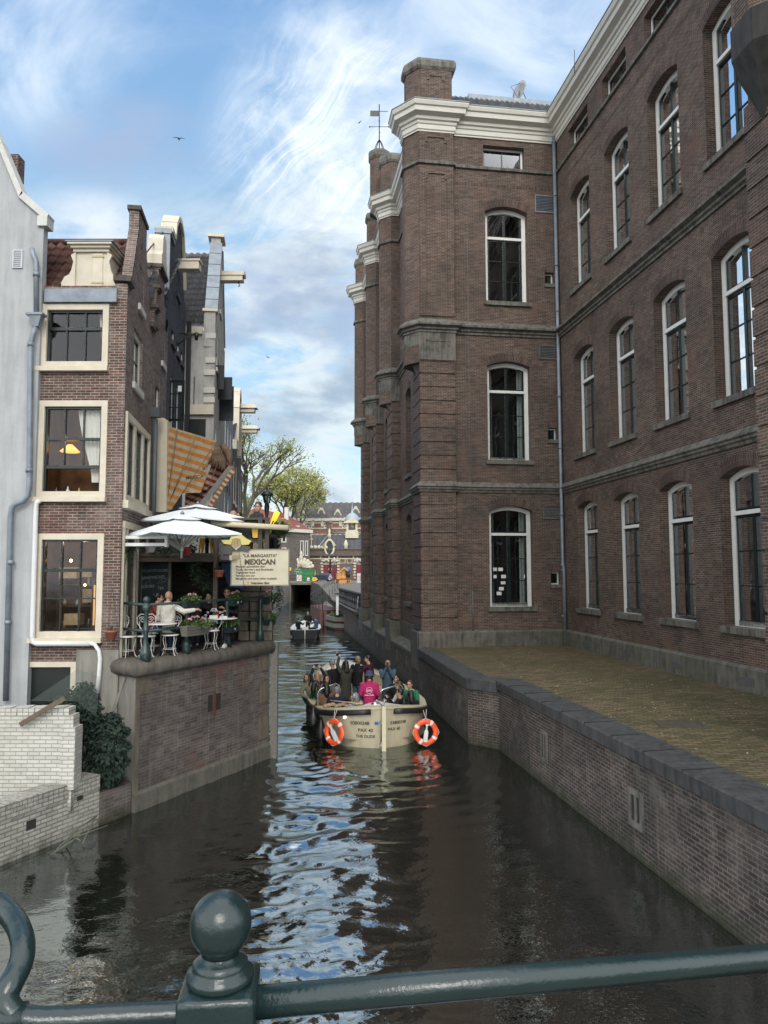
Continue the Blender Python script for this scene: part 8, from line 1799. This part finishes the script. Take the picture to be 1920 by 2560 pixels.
m=MB(); F.box(m,-12,wx+.3,0,.4,z4-.2,z4+.4); F2.box(m,-.0,W2+.3,0,.4,z4-.19,z4+.41); m.build('cornice',WHITE,g4)
m=MB(); p0=F.p(-12,.3,z4+.4);p1=F.p(wx+.3,.3,z4+.4);p2=F2.p(W2,.3,z4+.4); ap=at(693,1282,Y+6); ap2=at(716,1285,Y+9); m.add([p0,p1,ap,at(640,1268,Y+5)],[(0,1,2,3)]); m.add([p1,p2,ap2,ap],[(0,1,2,3)]); m.build('tiled_roof',RTF,g4)
m=MB(); a=at(711,1290,Y+5); b=at(721,1268,Y+5); m.box((a.x,a.y,a.z-2),(b.x,a.y+1,b.z)); m.build('chimney',WHITE,g4); m=MB(); a=at(735,1326,Y+3); m.box((a.x,a.y,a.z-.3),(a.x+1.0,a.y+2,a.z+.9)); m.build('dormer',WHITE,g4)
# ornate stone gate
g5=thing('stone_gate',at(752,1424,134),'carved pale stone gate top behind the green container','gate'); b=MB(); rnd=random.Random(11); c=at(752,1424,134)
for k in range(9):
    a=R(20+17.5*k); p=c+Vector((2.2*math.cos(a),0,1.9*math.sin(a))); b.tube([c+Vector((.6*math.cos(a),0,.5*math.sin(a))),p],[.22,.34],6); b.ball(p,.36,7)
b.lathe([(.3,0),(.4,.4),(.2,.7),(.35,1.0),(.05,1.6)],c+Vector((0,0,1.9)),8); b.box((c.x-2.6,133.7,c.z-.4),(c.x+2.6,134.6,c.z)); b.build('carving',FST,g5)
b=MB(); 
for s in(-1,1): b.box((c.x+s*2.2-.4,133.8,3.2),(c.x+s*2.2+.4,134.6,c.z-.4))
b.build('pillar',FST,g5)
# lamp post on the hall front, white fence, road sign
for (u,v0,v1,lab) in ((836,1404,1450,'dark street lamp before the middle red door of the hall'),(893,1405,1450,'dark street lamp with white lantern at the right edge of the hall')):
    p=at(u,v0,130); t=thing('street_lamp',(p.x,130,3.2),lab,'street lamp'); b=MB(); b.tube([(p.x,130,3.2),(p.x,130,p.z)],.07,6); b.build('pole',IRON,t); b=MB(); b.lathe([(.15,-.3),(.35,.4),(.05,.8)],p,6); b.build('lantern',mat('lantern_pale',(.35,.33,.35),.4),t)
b=MB(); 
for k in range(8): p=at(893+1.8*k,1460,112); b.box((p.x-.03,112,3.1),(p.x+.03,112.05,4.6))
p=at(893,1460,112); b.box((p.x,111.98,4.3),(p.x+.9,112.02,4.4)); tag(b.build('white_fence',CH_W),'short white picket fence at the foot of the brick building far away','fence')
p=at(802,1441,121.5); t=thing('road_sign',(p.x,121.5,3.2),'small triangular warning sign right of the car on the far bridge','sign'); b=MB(); p=at(826,1441,121.5); b.extr([p+Vector((-.45,0,-.4)),p+Vector((.45,0,-.4)),p+Vector((0,0,.45))],(0,.04,0)); b.build('plate',mat('plate_grey',(.35,.3,.3),.5),t); b=MB(); b.tube([p,Vector((p.x,p.y+.02,3.2))],.03,5); b.build('pole',IRON,t)
# ---------------- trees
BARK=flat('bark',(.085,.075,.055),.9,.3,2)
def tree(base,h,spread,label,seed,leafn,lsize,lcol,cat='tree',lean=0,bare=.5,th=.45):
    rnd=random.Random(seed); t=thing('tree',base,label,cat); b=MB(); tips=[]
    def grow(p,d,l,r,dep):
        q=p+d*l; mid=p.lerp(q,.5)+Vector((rnd.gauss(0,1),rnd.gauss(0,1),0))*l*.06; b.tube([p,mid,q],[r,r*.85,r*.7],6 if dep<2 else 4,cap=False)
        if dep>=2: tips.append((p.lerp(q,.5),l)); tips.append((q,l))
        if dep>=5 or r<.015: return
        n=3 if dep<3 else 3
        for k in range(n):
            a=rnd.uniform(0,6.28); s=rnd.uniform(.35,.85)*spread; e=(d+Vector((math.cos(a),math.sin(a),rnd.uniform(-.15,.35)))*s).normalized(); e.z=max(e.z,-.1); grow(q if k else p.lerp(q,.85),e.normalized(),l*rnd.uniform(.62,.82),r*.62,dep+1)
    grow(Vector(base),Vector((lean,0,1)).normalized(),h*.27,th,0); b.build('trunk',BARK,t)
    g=MB()
    for k in range(leafn):
        c,l=rnd.choice(tips); p=c+Vector((rnd.gauss(0,1),rnd.gauss(0,1),rnd.gauss(0,.8)))*l*.42; s=lsize*rnd.uniform(.5,1.4)
        a=Vector((rnd.gauss(0,1),rnd.gauss(0,1),rnd.gauss(0,1))).normalized()*s; e=Vector((rnd.gauss(0,1),rnd.gauss(0,1),rnd.gauss(0,1))).normalized()*s*.7; g.add([p,p+a,p+a*.6+e],[(0,1,2)])
    g.build('crown',lcol,t)
LF1=flat('spring_leaf',(.30,.31,.10),.8,.5,.8); LF2=flat('spring_leaf_green',(.22,.26,.085),.8,.5,.8)
def tb(u,Y): p=at(u,1428,Y); return Vector((p.x,Y,3.2))
tree(tb(718,150),30,.95,'broad spring tree with thin yellow green leaves behind the far roofs',9,13000,.40,LF1,th=.6)
tree(tb(606,96),13.5,.75,'leafy green tree at the end of the alley behind the street lantern',5,7000,.27,LF2,th=.2,lean=-.2)
tree(tb(598,78),23,.8,'tall sparse tree with small leaves standing beyond the brown alley house',12,4200,.24,LF2)
tree(tb(672,120),13,.8,'small round leafy tree between the lantern and the grey brown house',21,5000,.30,LF1)
# street lantern
sx=at(667,1300,36); sl_=thing('street_lantern',(sx.x,36,TZ),'old fashioned black street lantern with clear glass standing behind the deck','street lamp'); zt=at(667,1222,36).z; zb=at(667,1256,36).z
b=MB(); b.lathe([(.16,0),(.16,.8),(.10,1.0),(.075,2.),(.07,zb-TZ-.9),(.10,zb-TZ-.8),(.07,zb-TZ-.7),(.13,zb-TZ-.25),(.10,zb-TZ-.05),(.16,zb-TZ)],(sx.x,36,TZ),12); b.build('pole',IRON,sl_)
b=MB(); b.lathe([(.14,0),(.22,zt-zb-.30)],(sx.x,36,zb),6,smooth=False); b.build('glass',glassmat('lantern_glass',(.85,.88,.86),1.5),sl_)
b=MB(); b.lathe([(.33,zt-zb-.31),(.33,zt-zb-.28),(.16,zt-zb-.12),(.08,zt-zb-.08),(.05,zt-zb),(.015,zt-zb+.14)],(sx.x,36,zb),14)
for k in range(6): a=math.pi*k/3; b.tube([(sx.x+.14*math.cos(a),36+.14*math.sin(a),zb),(sx.x+.22*math.cos(a),36+.22*math.sin(a),zt-.3)],.012,4)
b.build('cap',IRON,sl_); b=MB(); b.lathe([(.05,.02),(.05,zt-zb-.35)],(sx.x,36,zb),8); b.build('burner',mat('burner_cream',(.45,.38,.2),.6),sl_)
# fan plant by the deck corner
def fronds(c,n,l,label,seed,m_):
    rnd=random.Random(seed); g=MB(); c=Vector(c)
    for k in range(n):
        a=rnd.uniform(0,6.28); el=rnd.uniform(.1,1.35); d=Vector((math.cos(a)*math.cos(el),math.sin(a)*math.cos(el),math.sin(el))); s=Vector((-math.sin(a),math.cos(a),0))*.018; L_=l*rnd.uniform(.6,1.1); q=c+d*L_*.6; e=q+d*L_*.4+Vector((0,0,-.14*L_)); g.add([c-s*.5,c+s*.5,q+s,e,q-s],[(0,1,2,4),(4,2,3)])
    return tag(g.build('fan_palm',m_),label,'plant')
fronds(at(686,1372,19.3),260,.36,'dark green fan palm in front of the deck corner under the rolled awning',3,LEAFD)
fronds(at(697,1345,24),500,.75,'lighter green feathery palm rising behind the deck corner',5,flat('palm_green',(.09,.12,.045),.6,.4,3))
# satellite dish and antenna, gulls
dd=thing('satellite_dish',at(1300,252,33.5),'grey satellite dish on the flat roof corner of the big brick building','satellite dish'); c=at(1300,228,33.5)
b=MB(); M=Matrix.Translation(c)@Matrix.Rotation(R(-62),4,'Z')@Matrix.Rotation(R(82),4,'X'); prof_=[(.02,-.10),(.2,-.085),(.35,-.05),(.48,.0),(.49,.01),(.35,-.035),(.2,-.07),(.02,-.085)]
b.lathe(prof_,(0,0,0),20); b.v=[tuple(M@Vector(v)) for v in b.v]; b.build('dish',flat('dish_grey',(.30,.30,.30),.6,.1),dd)
b=MB(); b.tube([c,c+Vector((0,.1,-1.1))],.04,6); b.tube([c+Vector((.1,0,.1)),c+Vector((.62,.1,-.9))],.02,5); b.tube([M@Vector((0,-.4,0)),M@Vector((0,0,.5)),M@Vector((0,.4,0))],.015,4)
for k in range(4): a=k*math.pi/4; b.tube([M@Vector((.46*math.cos(a),.46*math.sin(a),-.03)),M@Vector((0,0,-.12)),M@Vector((-.46*math.cos(a),-.46*math.sin(a),-.03))],.012,4)
b.build('mount',GRILLE,dd)
b=MB(); q=at(1438,165,27); b.tube([q,q+Vector((.02,0,.95))],.012,4); b.v=[tuple(Vector(v)+Vector((0,0,-.3))) for v in b.v]; tag(b.build('antenna',IRON),'thin antenna rod above the long white cornice','antenna')
for k,(u,v,Y,sz,rz) in enumerate(((449,346,60,.55,10),(671,893,70,.42,60),(901,306,80,.4,-50))):
    c=at(u,v,Y); M=Matrix.Translation(c)@Matrix.Rotation(R(rz),4,'Z'); b=MB(); b.ball(c,(.08*sz*2,.2*sz*2,.06*sz*2),8); 
    for s in(-1,1): b.add([M@Vector(p) for p in((0,.1*sz,.03),(s*.45*sz,.2*sz,.22*sz),(s*1.05*sz,-.05*sz,.04),(s*.45*sz,-.05*sz,.2*sz),(0,-.12*sz,.03))],[(0,1,3,4),(1,2,3)])
    tag(b.build('gull',mat('gull_grey',(.12,.13,.15),.8)),('gull with spread wings high in the sky left of the middle','small gull in the sky just above the grey roofs of the far alley','tiny gull beside the weather vane')[k],'bird')
# ================================================================ bridge railing in front of the viewer
RP=None
def railpaint():
    m,nt,b=nodes_of('glossy_green_railing_paint',.22,.55); N=nt.nodes.new; L=nt.links.new
    b.inputs['Base Color'].default_value=(.020,.045,.050,1)
    b.inputs['Coat Weight'].default_value=.0; b.inputs['Coat Roughness'].default_value=.12
    tc=N('ShaderNodeTexCoord'); n=N('ShaderNodeTexNoise'); n.inputs['Scale'].default_value=55; n.inputs['Detail'].default_value=6; n.inputs['Roughness'].default_value=.6; L(tc.outputs['Object'],n.inputs[0])
    n3=N('ShaderNodeTexNoise'); n3.inputs['Scale'].default_value=17; n3.inputs['Detail'].default_value=7; n3.inputs['Roughness'].default_value=.7; L(tc.outputs['Object'],n3.inputs[0]); ad=N('ShaderNodeMath'); ad.operation='MULTIPLY_ADD'; L(n3.outputs[0],ad.inputs[0]); ad.inputs[1].default_value=1.6; L(n.outputs[0],ad.inputs[2]); bp=N('ShaderNodeBump'); bp.inputs['Strength'].default_value=.42; bp.inputs['Distance'].default_value=.003; L(ad.outputs[0],bp.inputs['Height']); L(bp.outputs[0],b.inputs['Normal'])
    n2=N('ShaderNodeTexNoise'); n2.inputs['Scale'].default_value=9; n2.inputs['Detail'].default_value=5; L(tc.outputs['Object'],n2.inputs[0]); r=N('ShaderNodeMapRange'); r.inputs[3].default_value=.04; r.inputs[4].default_value=.22; L(n2.outputs[0],r.inputs[0]); L(r.outputs[0],b.inputs['Roughness'])
    x=N('ShaderNodeMix'); x.data_type='RGBA'; x.inputs[6].default_value=(.006,.016,.017,1); x.inputs[7].default_value=(.014,.028,.028,1); L(n2.outputs[0],x.inputs[0]); L(x.outputs[2],b.inputs['Base Color'])
    return m
RP=railpaint()
fr_=thing('bridge_railing',(0,1.2,3.3),'glossy dark green bridge railing with ball topped post and thick pipe rail in the foreground','railing')
def atd(u,v,k):   # point at distance k along the viewing axis
    d=ray(u,v); return Vector((d.x*k,d.y*k,H+d.z*k))
pa=atd(642,2505,1.10); pb=atd(1920,2396,1.33); dirr=(pb-pa).normalized(); pc=atd(550,2470,1.12)
pr_=thing
b=MB(); b.tube([pa-dirr*.1,pa.lerp(pb,.5),pb+dirr*1.6],.0225,28); b.build('top_rail',RP,fr_)
pl_=atd(455,2533,1.10); l2=atd(80,2546,1.06)
pts=[atd(470,2532,1.10),atd(300,2540,1.085),atd(150,2548,1.07),atd(60,2545,1.06),atd(22,2520,1.06),atd(14,2490,1.07),atd(26,2458,1.08),atd(46,2418,1.10),atd(56,2375,1.12),atd(50,2330,1.15),atd(28,2290,1.18),atd(-8,2258,1.2),atd(-60,2240,1.22)]
# smooth the scroll
def cr(pts,n=6):
    o=[]
    for i in range(len(pts)-1):
        p0=pts[max(i-1,0)];p1=pts[i];p2=pts[i+1];p3=pts[min(i+2,len(pts)-1)]
        for k in range(n): t=k/n; o.append(.5*((2*p1)+(p2-p0)*t+(2*p0-5*p1+4*p2-p3)*t*t+(3*p1-p0-3*p2+p3)*t**3))
    return o+[pts[-1]]
b=MB(); b.tube(cr(pts),.0175,22); b.build('scroll_rail',RP,fr_)
b=MB(); b.tube([atd(60,2545,1.06),atd(-80,2552,1.05),atd(-300,2570,1.04)],.022,20); b.build('side_rail',RP,fr_)
# post: square box with rounded edges, collar and ball
py_=1.155; px_=at(549,2400,py_).x; zt=4.292
hwb=.056; b=MB(); bv=.010
for z0,z1,h in ((3.3,zt-bv,hwb),):
    pts=[]; 
    for cx_,cy_,a0 in ((1,1,0),(-1,1,90),(-1,-1,180),(1,-1,270)):
        for k in range(5): a=R(a0+22.5*k); pts.append((cx_*(hwb-bv)+bv*math.cos(a),cy_*(hwb-bv)+bv*math.sin(a)))
n=len(pts); rot=Matrix.Rotation(R(5),2)
def rp(x,y): q=rot@Vector((x,y)); return q.x+px_,q.y+py_
vs=[];lv=[(1,3.3),(1,zt-bv),(.985,zt-bv*.5),(.95,zt-bv*.12),(.90,zt),(.5,zt+.004)]
for s,z in lv:
    for x,y in pts: X_,Y_=rp(x*s,y*s); vs.append((X_,Y_,z))
b.add(vs,[(r_*n+i,r_*n+(i+1)%n,(r_+1)*n+(i+1)%n,(r_+1)*n+i) for r_ in range(len(lv)-1) for i in range(n)]+[tuple((len(lv)-1)*n+i for i in range(n))],True)
b.build('post',RP,fr_)
b=MB(); b.lathe([(.046,zt),(.050,zt+.006),(.049,zt+.014),(.042,zt+.020),(.040,zt+.024),(.0405,zt+.028),(.034,zt+.033),(.026,zt+.037),(.0245,zt+.042),(.027,zt+.045),(.029,zt+.047)],(px_,py_,0),40); b.build('collar',RP,fr_)
b=MB(); prof_=[(.028,zt+.040)]+[(.0455*math.sin(a),zt+.082-.047*math.cos(a)) for a in [math.pi*(.20+.78*k/22) for k in range(23)]]+[(.001,zt+.1293)]; b.lathe(prof_,(px_,py_,0),48); b.build('ball_finial',RP,fr_)
b=MB(); b.tube([Vector((-2,1.15,3.75)),Vector((px_,py_,3.75)),pb+dirr*1.6+Vector((0,0,-.5))],.02,12); b.build('lower_rail',RP,fr_)
m=MB(); m.box((-9,-6,2.9),(9,1.32,3.28)); tag(m.build('bridge_deck',CONC),kind='structure')
# ================================================================ water: a real rippled surface
import numpy as np
WIOR=5.2
def water_mat():
    m=bpy.data.materials.new('canal_water'); m.use_nodes=True; nt=m.node_tree; nt.nodes.clear(); N=nt.nodes.new; L=nt.links.new
    o=N('ShaderNodeOutputMaterial'); geo=N('ShaderNodeNewGeometry')
    mp=N('ShaderNodeMapping'); mp.inputs['Scale'].default_value=(11,17,1); L(geo.outputs['Position'],mp.inputs[0])
    n=N('ShaderNodeTexNoise'); n.inputs['Scale'].default_value=1.; n.inputs['Detail'].default_value=2; n.inputs['Distortion'].default_value=.5; L(mp.outputs[0],n.inputs[0])
    bp=N('ShaderNodeBump'); bp.inputs['Strength'].default_value=1.; bp.inputs['Distance'].default_value=.0035; L(n.outputs[0],bp.inputs['Height'])
    d=N('ShaderNodeBsdfDiffuse'); d.inputs[0].default_value=(.006,.005,.002,1)
    g=N('ShaderNodeBsdfGlossy'); g.inputs['Roughness'].default_value=.02; g.inputs[0].default_value=(.88,.97,1,1); L(bp.outputs[0],g.inputs['Normal'])
    f=N('ShaderNodeFresnel'); f.inputs[0].default_value=WIOR; L(bp.outputs[0],f.inputs['Normal'])
    mx=N('ShaderNodeMixShader'); L(f.outputs[0],mx.inputs[0]); L(d.outputs[0],mx.inputs[1]); L(g.outputs[0],mx.inputs[2]); L(mx.outputs[0],o.inputs[0]); return m
def water_mesh():
    rs=np.random.RandomState(5); k=.0036
    ys=[3.0]
    while ys[-1]<122: ys.append(ys[-1]+max(.016,ys[-1]*k))
    ys=np.array(ys); NC=330
    t=np.linspace(-1,1,NC); xl=np.minimum(.58*ys+1,13+.06*ys); xr=np.minimum(.58*ys+1,7.)
    X=np.where(t[None,:]<0,t[None,:]*xl[:,None],t[None,:]*xr[:,None]); Y=np.repeat(ys[:,None],NC,1)
    cell=np.maximum(np.repeat(np.gradient(ys)[:,None],NC,1),(xl+xr)[:,None]/NC)
    # where the water is lively: the wake behind the boat and the open canal beyond
    def smooth(sc,seed):
        r=np.random.RandomState(seed); v=0
        for i in range(14):
            a=r.rand()*6.28; q=sc*(.5+r.rand()*1.6); v=v+np.sin(q*(X*np.cos(a)+Y*np.sin(a)*.7)+r.rand()*6.28)
        return v/14**.5
    ctr=-.85-.045*(Y-6)-.0012*np.maximum(0,Y-22)**2*0; dist=np.abs(X-ctr)+.28*smooth(1.1,3)+.2*smooth(3.,4)
    wid=1.15+.045*np.maximum(0,Y-8); live=1/(1+np.exp((dist-wid)/.32)); amp=.16+.84*live
    far=1/(1+np.exp(-(Y-24)/2.)); amp=amp*(1-far)+(.75+.25*smooth(.35,9))*far
    gust=.75+.35*smooth(.55,8); amp=amp*np.clip(gust,.25,1.5)
    Z=np.zeros_like(X)
    # warp the plane so that crests wander instead of running as straight combs
    wx=X+.10*smooth(2.1,21)+.05*smooth(5.,23); wy=Y+.10*smooth(1.9,22)+.04*smooth(5.5,24)
    NW=130
    for i in range(NW):
        lam=.075*(1.9/.075)**(rs.rand()**2.6); kk=2*math.pi/lam; a=rs.normal(math.pi/2,.62); 
        if i%4==0: a=rs.rand()*6.28
        slope=.34/NW**.5*(.55+.45*min(1,lam/.25)); fil=np.clip((lam/(cell*2.2))-1,0,1)
        Z+=slope/kk*amp*fil*np.sin(kk*(wx*math.cos(a)+wy*math.sin(a))+rs.rand()*6.28)
    # bow-tie rings thrown by the rudder, dying out sideways
    R_=np.hypot((X-.0)*1.1,(Y-20.4)); Z+=.012*np.exp(-R_/5.)*np.sin(R_*9.5)*(Y<20.6)
    nr=len(ys); co=np.stack([X,Y,Z],-1).reshape(-1,3).astype(np.float32)
    idx=np.arange(nr*NC).reshape(nr,NC); q=np.stack([idx[:-1,:-1],idx[:-1,1:],idx[1:,1:],idx[1:,:-1]],-1).reshape(-1,4)
    me=bpy.data.meshes.new('canal_water'); me.vertices.add(len(co)); me.vertices.foreach_set('co',co.ravel()); me.loops.add(q.size); me.loops.foreach_set('vertex_index',q.ravel().astype(np.int32))
    me.polygons.add(len(q)); me.polygons.foreach_set('loop_start',np.arange(0,q.size,4,dtype=np.int32)); me.polygons.foreach_set('loop_total',np.full(len(q),4,dtype=np.int32)); me.polygons.foreach_set('use_smooth',np.ones(len(q),dtype=bool)); me.update(calc_edges=True)
    me.materials.append(water_mat()); o=bpy.data.objects.new('canal_water',me); C.objects.link(o); return tag(o,kind='structure')
water_mesh()
gd=MB(); gd.quad((-80,-20,-.3),(60,-20,-.3),(60,140,-.3),(-80,140,-.3)); tag(gd.build('canal_bed',flat('dark_mud',(.012,.010,.006),.9),origin=(0,0,0)),kind='structure')
gd=MB(); gd.quad((-3000,-60,-1.2),(3000,-60,-1.2),(3000,3000,-1.2),(-3000,3000,-1.2))
tag(gd.build('ground',flat('ground_soil',(.06,.055,.045),.9),origin=(0,0,0)),kind='structure')
